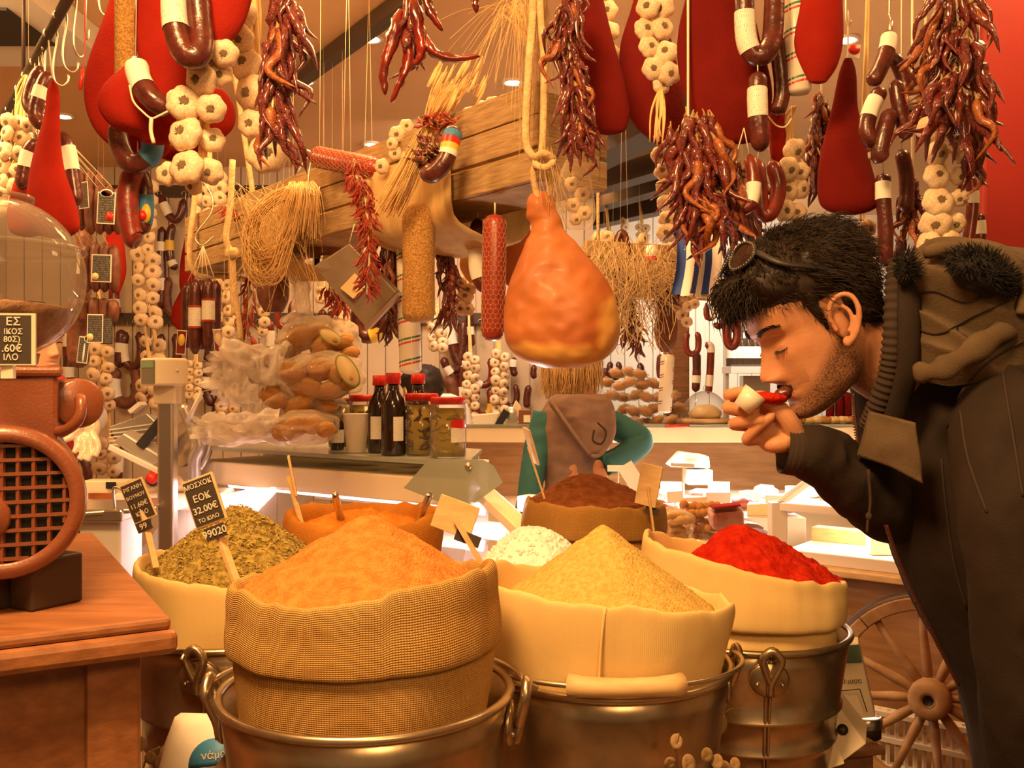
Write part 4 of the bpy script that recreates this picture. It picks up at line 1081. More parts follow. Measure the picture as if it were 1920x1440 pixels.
pack('bundle of pale brown sausages with a black card carrying a red oval logo', 196, 345, 440, 2.60, RL(2.6), [(P(199, 390, 2.54), K(34, 2.54), K(60, 2.54), -.05, dict(logo=[(.0, .46, .36, .13, 'card_white'), (.0, .46, .31, .10, 'red'), (.22, -.26, .22, .15, 'red')]))], 4)
pack('lower bundle of brown sausages with a large black white bordered card', 188, 452, 548, 2.64, RL(2.64), [(P(190, 503, 2.58), K(38, 2.58), K(52, 2.58), -.03, dict(logo=[(-.28, -.3, .17, .13, 'cheese')]))], 4)
pack('third bundle of brown sausages with a square black card above the garlic', 186, 556, 605, 2.66, RL(2.66), [(P(178, 616, 2.6), K(30, 2.6), K(54, 2.6), -.02, dict(logo=[(-.28, -.3, .2, .13, 'cheese')])), (P(200, 620, 2.64), K(22, 2.6), K(52, 2.6), 0, dict(border='card_print'))], 4)
t = sausage('thick smooth brown sausage left of the square black cards', [P(148, 560, 2.7), P(146, 600, 2.7), P(146, 650, 2.7), P(150, 690, 2.7)], K(19, 2.7), 'sausage_brown', hang=RL(2.7), tied=False)
card(t, P(156, 656, 2.64), K(20, 2.64), K(50, 2.64), -.12, logo=[(.3, .42, .3, .14, 'card_white'), (.3, .44, .24, .1, 'red'), (.1, -.1, .09, .36, 'card_white')])
t = sausage('thick dark brown sausage with a red and yellow label behind the globe', [P(158, 430, 2.8), P(160, 480, 2.8), P(157, 540, 2.8), P(152, 572, 2.8)], K(14, 2.8), 'sausage_brown', bands=[(.30, .52, 'paper')], hang=RL(2.8), tied=False)
cured('red meat hanging behind the black cards', [(380, 208, 222), (430, 200, 230), (480, 198, 236), (515, 200, 236), (545, 206, 226)], 3.0, 'red_meat', .4, RL(3.0), seed=8)
# ================================================================ foreground hanging goods, right
cured('dark red meat farthest left of the right hand group, behind garlic', [(-40, 1060, 1120), (40, 1058, 1140), (100, 1066, 1155), (160, 1085, 1172), (205, 1092, 1180), (240, 1108, 1174)], 1.68, 'red_meat_dark', .4, H(1090, 1.62), seed=9)
cured('long dark red meat between the two right hand garlic braids', [(-40, 1200, 1240), (30, 1180, 1250), (90, 1162, 1262), (150, 1160, 1276), (200, 1172, 1286), (240, 1195, 1290), (258, 1215, 1285)], 1.80, 'red_meat_dark', .36, H(1215, 1.78), seed=10)
cured('broad dark red meat slab left of the label sausages at upper right', [(-50, 1300, 1400), (0, 1285, 1410), (60, 1272, 1425), (120, 1270, 1440), (180, 1280, 1448), (225, 1305, 1440), (252, 1340, 1430)], 1.62, 'red_meat_dark', .32, H(1350, 1.62), seed=11)
cured('smooth red meat hanging at top right of the striped salami', [(-50, 1508, 1580), (0, 1502, 1580), (55, 1493, 1581), (90, 1492, 1578), (125, 1502, 1568), (150, 1516, 1552)], 1.58, 'red_meat', .5, H(1545, 1.62), seed=12)
cured('long triangular red meat reaching down to the man\'s hair', [(112, 1582, 1598), (140, 1572, 1605), (200, 1560, 1608), (250, 1548, 1620), (300, 1536, 1632), (345, 1532, 1645), (380, 1536, 1650)], 1.68, 'red_meat_dark', .34, P(1590, 20, 1.68), seed=13)
MB().tube(spline([P(1590, -60, 1.68), P(1586, 0, 1.68), P(1587, 40, 1.68), P(1591, 48, 1.68), P(1595, 38, 1.68)], 14), .0016, 6).tube([H(1590, 1.68), P(1590, -60, 1.68)], .0016, 6).thing('wire_hook', 'thin wire hook holding the long triangular red meat', 'hook', 'wire')
t = [o for o in C.objects if o.get('label', '').startswith('long triangular')][0]
card(t, P(1601, 96, 1.66), K(24, 1.66), K(26, 1.66), -.1, m='paper', border='paper', logo=[(0, .1, .46, .36, 'red')])
sausage('dark sausage loop with two paper labels at top right of the red slab', [P(1395, -50, 1.54), P(1396, 10, 1.53), P(1400, 75, 1.53), P(1415, 105, 1.53), P(1435, 100, 1.53), P(1448, 70, 1.54), P(1452, 0, 1.55), P(1450, -50, 1.55)], K(19, 1.53), bands=[(.17, .36)], hang=H(1420, 1.45))
t = sausage('dark straight sausage with a paper label hanging below the looped one', [P(1421, 135, 1.52), P(1420, 180, 1.515), P(1422, 230, 1.515), P(1427, 285, 1.52)], K(18, 1.52), bands=[(.24, .60)], hang=P(1420, 108, 1.53), tied=False)
sausage('thin dark sausage behind the straight labelled one', [P(1450, 60, 1.60), P(1462, 120, 1.60), P(1466, 180, 1.60), P(1455, 215, 1.6)], K(15, 1.6), hang=H(1450, 1.62), tied=False)
striped('white salami with red and green stripes at top right', P(1488, -40, 1.60), P(1497, 180, 1.60), K(24, 1.6), H(1488, 1.62))
sausage('red sausage hanging behind the striped salami', [P(1455, 195, 1.70), P(1458, 250, 1.70), P(1460, 310, 1.70)], K(16, 1.7), 'red_meat', hang=H(1455, 1.78), tied=False)
braid('garlic braid second from the left in the right hand group', auto_bulbs(1122, 10, 1135, 180, 5, 21, 2, 2, 15)+[(1128, 60, 20), (1150, 175, 21)], 1.84, 12, top=H(1130, 1.78), tail=(1120, 250))
braid('garlic braid hanging in front of the dark red slabs at upper right', [(1215, 12, 23), (1238, 15, 25), (1210, 55, 22), (1242, 52, 24), (1218, 88, 22), (1247, 98, 24), (1226, 128, 22), (1255, 138, 22), (1240, 160, 18)], 1.68, 13, top=H(1235, 1.62), tail=(1235, 268))
braid('garlic string behind the dark peppers above the striped flag', auto_bulbs(1240, 290, 1252, 440, 6, 18, 1, 3)+auto_bulbs(1285, 290, 1288, 400, 5, 14, 1, 7), 1.95, 14, top=H(1245, 1.95))
braid('single row garlic string above the man\'s hair', [(1490, 283, 24), (1478, 318, 25), (1500, 322, 20, .02), (1474, 357, 25), (1502, 355, 20, .02), (1472, 395, 22), (1494, 398, 20, .02)], 1.66, 15, top=P(1488, 200, 1.66))
braid('thick garlic braid left of the red column above the hood', [(1744, 241, 25), (1800, 265, 18, .02), (1758, 288, 24), (1806, 290, 19), (1757, 330, 26), (1800, 330, 20, .01), (1760, 378, 30), (1798, 372, 18, .01), (1754, 420, 30), (1790, 420, 22, .01), (1742, 456, 25), (1785, 452, 22)], 1.5, 16, top=H(1765, 1.45))
braid('few garlic bulbs between the man\'s hair and the label sausage', [(1628, 428, 19), (1636, 462, 20), (1615, 445, 16, .02)], 1.75, 17, top=H(1630, 1.78))
bunch('dark dried pepper string behind the hanging rope', [(1068, -30), (1064, 50), (1070, 120), (1080, 190), (1084, 250)], 1.56, 76, 80, 24, 41, flare=.6, hang=H(1068, 1.45))
bunch('wide tangle of glossy dried peppers above the blue striped flag', [(1290, 215), (1310, 270), (1325, 330), (1345, 400)], 1.58, 105, 100, 66, 42, flare=.55, hang=H(1290, 1.62), gold=.14)
bunch('short dried peppers behind the straight labelled sausage', [(1390, 310), (1400, 350), (1395, 410)], 1.72, 48, 85, 36, 43, flare=.6, hang=H(1390, 1.78))
t = sausage('red sausage ring with a blue and yellow label above the man\'s head', [P(1378, 300, 1.60), P(1366, 330, 1.59), P(1372, 375, 1.585), P(1390, 392, 1.585), P(1408, 378, 1.585), P(1413, 335, 1.59), P(1405, 290, 1.60)], K(13, 1.6), 'sausage_red', bands=[(.66, .80, 'paper')], hang=P(1395, 240, 1.6))
sausage('large glossy sausage loop above the man\'s head, right of the label ring', [P(1420, 300, 1.63), P(1424, 350, 1.62), P(1430, 400, 1.62), P(1448, 395, 1.62), P(1460, 350, 1.63), P(1446, 300, 1.63)], K(15, 1.6), 'sausage_red', hang=P(1430, 240, 1.62))
bunch('thin dried peppers between the striped salami and the triangular meat', [(1540, 175), (1535, 240), (1525, 310)], 1.74, 40, 70, 22, 44, flare=.5, hang=H(1540, 1.78))
# labelled sausage cluster
t = T('sausage_cluster', 'cluster of glossy dark sausages with white labels on a wire hook', 'sausage', P(1665, 320, 1.62))
for i, (pts, r, b) in enumerate([([P(1668, 60, 1.62), P(1664, 90, 1.61), P(1650, 130, 1.6), P(1632, 160, 1.6)], 15, [(.10, .38, 'paper')]), ([P(1672, 100, 1.64), P(1692, 140, 1.64), P(1700, 180, 1.64), P(1705, 215, 1.64)], 14, [(.70, .95, 'paper')]),
        ([P(1655, 165, 1.60), P(1635, 200, 1.595), P(1625, 245, 1.59), P(1642, 275, 1.59)], 15, [(.2, .48, 'paper')]), ([P(1678, 150, 1.6), P(1685, 190, 1.595), P(1695, 235, 1.595), P(1700, 262, 1.6)], 14, []), ([P(1672, 205, 1.59), P(1660, 240, 1.585), P(1650, 285, 1.585), P(1655, 302, 1.59)], 16, []), ([P(1648, 240, 1.63), P(1640, 280, 1.63), P(1642, 300, 1.63)], 12, [(.6, .9, 'paper')])]):
    sausage('', pts, K(r, 1.6), 'sausage', bands=b, th=t)
MB().tube(spline([H(1668, 1.62), P(1668, 0, 1.62), P(1667, 25, 1.62), P(1671, 40, 1.62)], 14), .0016, 6).tube([P(1671, 40, 1.62), P(1668, 66, 1.62)], .003, 6).part('wire_hook', 'wire', t)
sausage('long dark straight sausage with a white label hanging below the cluster', [P(1656, 325, 1.66), P(1656, 370, 1.655), P(1660, 430, 1.655), P(1660, 500, 1.66)], K(14, 1.66), bands=[(.14, .36, 'paper')], hang=P(1655, 300, 1.62), tied=False)
sausage('dark sausage behind the labelled straight one', [P(1690, 280, 1.70), P(1700, 340, 1.70), P(1698, 400, 1.70)], K(14, 1.7), hang=H(1690, 1.78), tied=False)
bunch('big tangle of dried peppers at top right in front of the red column', [(1790, -40), (1795, 30), (1800, 100), (1800, 170), (1790, 230)], 1.44, 60, 100, 52, 45, flare=.75, hang=H(1790, 1.45))
bunch('dried pepper branch left of the thick garlic braid', [(1735, 60), (1745, 110), (1750, 170), (1740, 220)], 1.56, 34, 75, 34, 46, flare=.9, hang=H(1740, 1.62), gold=.25)
bunch('small dried peppers hanging below the garlic at far right', [(1710, 330), (1712, 390), (1700, 450)], 1.72, 22, 65, 20, 47, flare=.5, hang=H(1710, 1.78))
bunch('dried pepper strand with hanging peppers beside the red column edge', [(1818, 170), (1826, 230), (1822, 300)], 1.5, 18, 90, 12, 48, flare=.35, hang=H(1818, 1.45))
sausage('narrow sausage with a white label beside the red column', [P(1818, 330, 1.6), P(1824, 370, 1.6), P(1820, 420, 1.6), P(1812, 470, 1.6)], K(11, 1.6), 'sausage_red', bands=[(.25, .42, 'paper')], hang=H(1818, 1.62), tied=False)
sausage('short sausage with a pale label touching the red column edge', [P(1836, 400, 1.66), P(1838, 430, 1.66), P(1837, 475, 1.66)], K(10, 1.66), 'sausage', bands=[(.25, .62, 'paper')], hang=H(1836, 1.62), tied=False)
MB().tube(spline([P(1440, 218, 1.56), P(1455, 235, 1.56), P(1472, 238, 1.56), P(1484, 222, 1.57)], 10), .0014, 5).thing('tie_string', 'curved loose string beside the straight labelled sausage', 'string', 'string')

# ================================================================ the hanging beam, rope and ham
b0, b1 = P(1075, 262, 1.72), P(395, 452, 3.1)
b1.z = b0.z
bm = T('hanging_beam', 'long weathered plank trough hanging from ropes through the middle of the shop', 'beam', (b0+b1)/2-V((0, 0, .09)))
d = (b1-b0).normalized(); s_ = V((-d.y, d.x, 0))
for k, dz in enumerate((-.055, .005, .062)):
    for sgn in (-1, 1):
        MB().bar(b0+s_*(.075*sgn)+V((0, 0, dz)), b1+s_*(.075*sgn)+V((0, 0, dz)), .018, .055 if k else .052).part('plank', 'plank', bm, .002)
MB().bar(b0-V((0, 0, .075)), b1-V((0, 0, .075)), .15, .016).part('bottom_board', 'plank', bm, .002)
MB().bar(b0+d*.009-s_*.065, b0+d*.009+s_*.065, .018, .15).part('end_board', 'plank', bm, .002)
ZB = b0.z
BB0, BB1, BBS = b0.copy(), b1.copy(), s_.copy()
def onbeam(f, o=0, dz=0): return BB0.lerp(BB1, f)+BBS*o+V((0, 0, dz))
def beam_at(px):            # fraction along the beam seen at a pixel column
    best = min(range(0, 1001), key=lambda i: abs((onbeam(i/1000, -.085).x*F/onbeam(i/1000, -.085).y+960)-px)); return best/1000
for f, l in ((.05, 'near end'), (.93, 'far end')):
    p = onbeam(f)
    mb = MB()
    if f < .5: mb.tube([onbeam(.0, 0, .06), V((onbeam(0).x, onbeam(0).y, 2.66))], .008, 8)
    for o in ((-.1, .1) if f > .5 else ()):
        mb.tube(spline([onbeam(f, 0, -.1), onbeam(f, o, -.09), onbeam(f, o, .1), (p.x, p.y, 2.66)], 20), .009, 8)
    mb.thing('hanging_rope', 'thick pale rope holding up the %s of the plank beam' % l, 'rope', 'rope')
# rope holding the ham
hp = P(1022, 375, 1.62)
ro = T('ham_rope', 'long hemp rope looped and knotted above the ham', 'rope', hp)
mb = MB()
mb.tube(spline([H(1000, 1.62)+V((0, 0, 0)), P(1000, 0, 1.62), P(992, 120, 1.60), P(986, 250, 1.60), P(996, 290, 1.60), P(1018, 300, 1.60)], 30), .0068, 8)
mb.tube(spline([H(1012, 1.62), P(1012, 0, 1.62), P(1020, 120, 1.61), P(1018, 250, 1.60), P(1016, 300, 1.6), P(1030, 340, 1.61), P(1030, 372, 1.62)], 30), .0060, 8)
mb.tube(spline([P(1016, 296, 1.6), P(1000, 320, 1.6), P(1004, 355, 1.61), P(1012, 380, 1.61)], 14), .0056, 8)
mb.part('rope', 'rope', ro)
MB().tube(spline([P(1002, 296, 1.59), P(1020, 288, 1.58), P(1038, 300, 1.59), P(1024, 314, 1.58), P(1004, 308, 1.59), P(1012, 292, 1.6)], 24), .0062, 8).part('knot', 'rope', ro)
strands(MB(), [P(1022, 280, 1.6), P(1035, 340, 1.58), P(1045, 400, 1.58)], 26, .008, .03, .0005, 5, curl=.008).part('frayed_fibres', 'rope', ro, stuff=True)
hm_ = T('ham', 'whole orange cured ham with a pale fat base hanging on the rope', 'ham', P(1050, 692, 1.62))
rows = [(360, 1004, 1030), (368, 992, 1036), (385, 987, 1042), (405, 990, 1046), (420, 996, 1054), (440, 990, 1068), (470, 980, 1092), (500, 968, 1118), (530, 956, 1142), (560, 948, 1156), (590, 944, 1161), (615, 944, 1162), (640, 948, 1158), (660, 960, 1148), (678, 985, 1125), (690, 1020, 1085)]
hb_ = ringbody(rows, 1.62, .62, n=150, seg=110, wob=.05, seed=3)
for i, p in enumerate(hb_.v):
    q = p-V((P(1050, 560, 1.62)))
    hb_.v[i] = p+V((0, -1 if q.y < 0 else 1, 0))*(.006*noise.noise(q*16)+.0035*noise.noise(q*45))
    # knuckle fold
    pz = 720-(p.z-CZ)*F/1.62
    if 395 < pz < 450: hb_.v[i] += V((.0035*sin((pz-395)/55*pi*2)*max(-1, min(1, (q.x+.03)/.025)), 0, 0))
ho_ = hb_.part('flesh', 'ham', hm_)
at = ho_.data.color_attributes.new('fat', 'FLOAT_COLOR', 'POINT')
for i, c in enumerate(hb_.v):
    px_ = c.x/c.y*F+960; py_ = 720-(c.z-CZ)/c.y*F
    d1 = (py_-(650-6*sin(px_*.02)+9*noise.noise(c*30)))/7
    d2 = min((px_-(1122+16*noise.noise(c*16)))/9, (py_-(566-.9*(px_-1135)))/9)
    k = max(0, min(1, .5+.5*max(d1, d2)))
    at.data[i].color = (k, k, k, 1)
mh = MT['ham'].copy(); mh.name = 'ham_with_fat'; ho_.data.materials[0] = mh
nt = mh.node_tree; b_ = nt.nodes['Principled BSDF']; src = b_.inputs['Base Color'].links[0].from_socket
an = nt.nodes.new('ShaderNodeAttribute'); an.attribute_name = 'fat'
mx = nt.nodes.new('ShaderNodeMix'); mx.data_type = 'RGBA'; mx.inputs[7].default_value = (.66, .34, .085, 1)
nt.links.new(an.outputs['Fac'], mx.inputs[0]); nt.links.new(src, mx.inputs[6]); nt.links.new(mx.outputs[2], b_.inputs['Base Color'])
# ================================================================ people
HT = [(-.122, .050, .078, .012), (-.117, .028, .091, .028), (-.105, -.005, .097, .042), (-.088, -.035, .093, .053), (-.070, -.058, .094, .059), (-.045, -.074, .093, .065), (-.020, -.086, .091, .070), (.010, -.094, .090, .073), (.030, -.098, .096, .0745), (.055, -.100, .094, .076), (.080, -.096, .082, .073), (.100, -.082, .060, .062), (.115, -.058, .030, .045), (.1235, -.028, .002, .020)]
def interp(tab, z):
    if z <= tab[0][0]: return tab[0][1:]
    for a, b in zip(tab, tab[1:]):
        if z <= b[0]:
            f = (z-a[0])/(b[0]-a[0]); return [p+(q-p)*f for p, q in zip(a[1:], b[1:])]
    return tab[-1][1:]
def smoothtab(tab, n): return lerp_rows(tab, n)
NOSE = [(-.062, 0, .018), (-.054, .002, .018), (-.048, .012, .0165), (-.040, .0265, .0150), (-.032, .0285, .0125), (-.015, .0185, .0095), (.004, .0085, .0085), (.020, .003, .010), (.04, 0, .012)]
def g2(y, z, y0, z0, sy, sz): return exp(-((y-y0)/sy)**2-((z-z0)/sz)**2)
def face(y, z, cosA):
    """relief added to x on the front of the head"""
    if cosA <= 0: return 0
    h, w = interp(NOSE, z); ay = abs(y)
    d = h*exp(-(ay/w)**2)*(1 if ay < .05 else 0)
    d += .008*g2(ay, z, .0135, -.043, .0065, .008)          # wings of the nose
    d -= .012*g2(ay, z, .031, .008, .017, .013)              # eye sockets
    d += .0075*g2(ay, z, .032, .003, .0125, .0085)           # lids over the eyeballs
    d -= .0022*g2(ay, z, .032, -.003, .013, .0018)           # lash crease
    d += .0045*g2(ay, z, .028, .026, .022, .008)             # brow ridge
    d += .004*g2(ay, z, .052, -.014, .02, .016)              # cheek bone
    d += .0050*g2(ay, z, 0, -.062, .020, .0055)+.0055*g2(ay, z, 0, -.0765, .018, .0058)   # lips
    d -= .0045*g2(ay, z, 0, -.0692, .024, .0022)
    d -= .003*g2(ay, z, 0, -.089, .02, .006)
    d += .004*g2(ay, z, 0, -.108, .016, .010)
    return d*min(1, cosA*3)
def head_rows(nz, nth, grow=0):
    out = []
    for z, xb, xf, w in smoothtab(HT, nz):
        row = []
        for j in range(nth):
            a = 2*pi*j/nth; c, s_ = cos(a), sin(a)
            cx = (xb+xf)/2; ax = (xf-xb)/2
            e = .86
            x = cx+ax*(abs(c)**e)*(1 if c > 0 else -1); y = w*(abs(s_)**e)*(1 if s_ > 0 else -1)
            x += face(y, z, c)
            row.append(V((x, y, z)))
        out.append(row)
    return out
def ear(mb, sgn):
    o = V((.002, sgn*.0745, -.004))
    def e(x, z, y=0): return o+V((x-.12*z*1.0, sgn*(y+.006-.35*x), z))
    mb.ell(o+V((-.002, 0, 0)), (.015, .007, .028), 14, 10)
    mb.tube(spline([e(.012, -.004, .006), e(.015, .014, .009), e(.008, .031, .011), e(-.008, .036, .013), e(-.020, .026, .014), e(-.022, .006, .014), e(-.015, -.014, .012), e(-.004, -.027, .010), e(.006, -.033, .007)], 30), [.0042]*18+[.0046]*6+[.0058]*7, 8)
    mb.tube(spline([e(-.005, .022, .008), e(-.012, .008, .009), e(-.010, -.008, .009), e(-.002, -.018, .008)], 12), .0036, 8)
    mb.ell(e(.012, -.006, .007), (.004, .004, .006), 8, 6)
    mb.ell(e(.003, -.030, .006), (.008, .0045, .009), 10, 8)
def xform(mb, m): mb.v = [m @ v for v in mb.v]; return mb
def remesh(mb, vox, smooth=4):
    me = mb.mesh('tmp', 'skin'); o = bpy.data.objects.new('tmp', me); C.objects.link(o)
    r = o.modifiers.new('r', 'REMESH'); r.mode = 'VOXEL'; r.voxel_size = vox
    if smooth:
        s_ = o.modifiers.new('s', 'SMOOTH'); s_.iterations = smooth; s_.factor = .5
    dg = bpy.context.evaluated_depsgraph_get(); m2 = o.evaluated_get(dg).to_mesh()
    vs = [v.co.copy() for v in m2.vertices]; fs = [tuple(p.vertices) for p in m2.polygons]
    o.evaluated_get(dg).to_mesh_clear(); bpy.data.objects.remove(o); bpy.data.meshes.remove(me)
    out = MB(); out.add(vs, fs); return out
def hair_cap(mask, thick, nz=60, nth=100, seed=0):
    rows = head_rows(nz, nth); c0 = V((-.01, 0, .02)); mb = MB(); vs = []; ok = []; nrm = []
    for i, row in enumerate(rows):
        for j, p in enumerate(row):
            d = (p-c0).normalized(); k = mask(p)
            t_ = thick(p)*(1+.35*noise.noise(p*38+V((seed, 0, 0)))+.3*noise.noise(p*90))
            vs.append(p+d*(t_*min(1, max(0, k))+(-.004 if k <= 0 else .001))); ok.append(k > -.15)
            nrm.append(d)
    fs = []
    for i in range(len(rows)-1):
        for j in range(nth):
            q = (i*nth+j, i*nth+(j+1) % nth, (i+1)*nth+(j+1) % nth, (i+1)*nth+j)
            if any(ok[k] for k in q): fs.append(q)
    fs.append(tuple((len(rows)-1)*nth+j for j in range(nth)))
    mb.add(vs, fs)
    return mb, [(v, n) for v, n, k in zip(vs, nrm, ok) if k]
def hair_strands(mb, pts, n, flow, ln, r, seed, mi=0):
    r0 = rz(seed)
    for i in range(n):
        p, nn = r0.choice(pts)
        f = flow(p)+V((r0.uniform(-.35, .35), r0.uniform(-.35, .35), r0.uniform(-.35, .35)))
        f = (f-nn*f.dot(nn)); L_ = ln(p)*r0.uniform(.6, 1.3)
        p = p-nn*.003+V((r0.uniform(-.003, .003), r0.uniform(-.003, .003), r0.uniform(-.003, .003)))
        pts_ = [p, p+f*L_*.35+nn*L_*.22, p+f*L_*.75+nn*L_*r0.uniform(.15, .45), p+f*L_*1.05+nn*L_*r0.uniform(-.05, .45)]
        mb.tube(spline(pts_, 5), [r, r*1.1, r, r*.8, r*.5, r*.15], 3, mi, (0, 0))
# ---------------------------------------------------------------- the man smelling the spice
pit = radians(29); yaw = radians(-7)
def hmat(o, fwd, upv):
    x = V(fwd).normalized(); y = V(upv).cross(x).normalized(); z = x.cross(y)
    m = M((x, y, z)).transposed().to_4x4(); m.translation = V(o); return m
fw = V((-cos(pit), -.13, -sin(pit))); uw = V((-sin(pit), -.05, cos(pit)))
o_ = P(1572, 592, 1.40)+V((0, .075, 0))+fw.normalized()*.012
HM = hmat(o_, fw, uw)
hd = MB().rows(head_rows(90, 120)); ear(hd, 1); ear(hd, -1)
hd.tube(spline([V((-.030, 0, .0)), V((-.040, 0, -.05)), V((-.062, 0, -.10)), V((-.10, 0, -.15)), V((-.15, 0, -.19))], 14), lambda f: .055+.012*f*f, 24, 0, (1, 1), (1.05, 1))
hd = remesh(hd, .0022, 3)
loc_head = list(hd.v)
xform(hd, HM)
# right hand, seen from the palm side
HY = 1.40
def hp_(x, y, dy): return P(x, y, HY+dy)
hand = MB()
mcp = [(1430, 752, .030), (1424, 775, .034), (1430, 800, .032), (1446, 824, .026)]
wr_ = hp_(1502, 838, .004)
for (x, y, d), (px_, py_, pd), (tx, ty, td), r in zip(mcp, [(1366, 742, .018), (1364, 765, .012), (1376, 795, .004), (1400, 824, -.004)], [(1408, 733, -.004), (1424, 772, -.022), (1438, 786, -.026), (1452, 776, -.026)], (.0094, .0098, .0094, .0084)):
    a, b, c = hp_(x, y, d), hp_(px_, py_, pd), hp_(tx, ty, td)
    hand.tube(spline([wr_+(a-wr_)*.25, wr_+(a-wr_)*.65, a], 8), .0125, 10)
    md = b.lerp(c, .5)+(b-a).normalized()*.005
    hand.tube(spline([a, a.lerp(b, .55)+V((0, .003, 0)), b, md, c], 20), lambda f, r=r: r*(1.12-.26*f)*(sqrt(max(.12, 1-((f-.93)/.07)**2)) if f > .93 else 1), 12)
hand.ell(hp_(1462, 812, .010), (.036, .017, .028), 18, 12, 0, M.Rotation(-.5, 3, 'Y'))
hand.ell(hp_(1470, 830, -.004), (.030, .016, .014), 16, 10, 0, M.Rotation(-.2, 3, 'Y'))
hand.tube(spline([hp_(1490, 815, -.005), hp_(1478, 788, -.014), hp_(1456, 762, -.012), hp_(1436, 748, -.004), hp_(1412, 744, .004)], 18), lambda f: (.0155-.0055*f)*(sqrt(max(.12, 1-((f-.93)/.07)**2)) if f > .93 else 1), 12)
hand.tube(spline([hp_(1492, 832, .004), wr_, hp_(1530, 850, .01), hp_(1590, 890, .045)], 10), [.023, .0235, .0255, .027, .028, .028, .028, .028, .028, .028, .028], 16, 0, (1, 1), (1, .8))
hand = remesh(hand, .0015, 3)
body = MB(); body.add(hd.v, hd.f); nh = len(hd.v)
body.add(hand.v, hand.f)
# trunk, arms and legs under the clothes
tr_ = [P(1700, 690, 1.52), P(1790, 760, 1.52), P(1860, 930, 1.52), P(1930, 1120, 1.53), P(2010, 1330, 1.54), P(2040, 1440, 1.54)]
body.tube(spline(tr_, 24), [.05, .06, .075, .09, .10, .11, .118, .122, .124, .125]+[.122]*15, 20, 0, (1, 1), (1.3, .85))
hip = tr_[-1]
for s_ in (-1, 1):
    foot = V((hip.x-.04+.06*s_, hip.y+.10*s_, .06))
    body.tube(spline([hip+V((0, .085*s_, 0)), V((hip.x-.06, hip.y+.10*s_, .48)), foot], 14), [.08]*4+[.065, .06, .055, .055, .056, .054, .05, .045, .04, .036, .034], 14)
    body.ell(foot+V((-.07, 0, -.03)), (.12, .04, .03), 14, 8)
body.tube(spline([P(1905, 760, 1.40), P(1896, 930, 1.27), P(1912, 1180, 1.28), P(1938, 1330, 1.30)], 14), [.04]*5+[.036]*5+[.03]*5, 14)
body.tube(spline([P(1560, 872, 1.43), P(1620, 915, 1.46), P(1690, 950, 1.52), P(1770, 900, 1.58), P(1810, 800, 1.64)], 12), .030, 14)
man = body.thing('person', 'dark haired bearded man in a dark hooded jacket bending to smell a scoop', 'person', 'skin')
# stubble mask as a colour attribute (the beard grows there)
at = man.data.color_attributes.new('beard', 'FLOAT_COLOR', 'POINT')
at.data.foreach_set('color', [0.0, 0.0, 0.0, 1.0]*len(man.data.vertices))
for i, p in enumerate(loc_head):
    k = 0
    if p.x > -.03:
        ay = abs(p.y)
        jaw = min(1, max(0, (-.026-.30*max(0, p.x-.05)-p.z)/.040))
        side_ = min(1, max(0, (.060-p.x)/.05))*min(1, max(0, (p.x+.02)/.015))*min(1, max(0, (.010-p.z)/.03))
        k = max(jaw*(1 if p.z < -.05 or ay > .03 else .3), side_)
        k *= 1-.85*g2(ay, p.z, 0, -.070, .022, .007) if p.x > .07 else 1
        k = max(k, 1.0*g2(ay, p.z, .008, -.0545, .024, .005) if p.x > .07 else 0)
        if p.z < -.115: k *= .8
        ln_ = -.004-.80*(p.x-.008); sm_k = min(1, max(0, (ln_-p.z)/.032)); sm_k = sm_k*sm_k*(3-2*sm_k)
        k = sm_k*min(1, max(0, (p.x+.030)/.025)) if not (p.x > .07 and p.z > -.064) else k*min(1, sm_k+.75)
        k *= 1-.85*g2(ay, p.z, 0, -.070, .022, .007) if p.x > .07 else 1
        if ay > .0755: k = 0
    at.data[i].color = (k, k, k, 1)
ms = MT['skin'].copy(); ms.name = 'skin_bearded'; MT['skin_bearded'] = ms
nt = ms.node_tree; b_ = nt.nodes['Principled BSDF']; src = b_.inputs['Base Color'].links[0].from_socket
an = nt.nodes.new('ShaderNodeAttribute'); an.attribute_name = 'beard'
nz_ = nt.nodes.new('ShaderNodeTexNoise'); nz_.inputs['Scale'].default_value = 420; nz_.inputs['Detail'].default_value = 2
tc_ = nt.nodes.new('ShaderNodeTexCoord'); nt.links.new(tc_.outputs['Object'], nz_.inputs[0])
rp = nt.nodes.new('ShaderNodeMapRange'); rp.inputs[1].default_value = .35; rp.inputs[2].default_value = .6; rp.inputs[3].default_value = .38; rp.inputs[4].default_value = .86
nt.links.new(nz_.outputs[0], rp.inputs[0])
mu = nt.nodes.new('ShaderNodeMath'); mu.operation = 'MULTIPLY'; nt.links.new(an.outputs['Fac'], mu.inputs[0]); nt.links.new(rp.outputs[0], mu.inputs[1])
mx = nt.nodes.new('ShaderNodeMix'); mx.data_type = 'RGBA'; mx.inputs[7].default_value = (.045, .020, .012, 1)
nt.links.new(mu.outputs[0], mx.inputs[0]); nt.links.new(src, mx.inputs[6]); nt.links.new(mx.outputs[2], b_.inputs['Base Color'])
man.data.materials[0] = ms
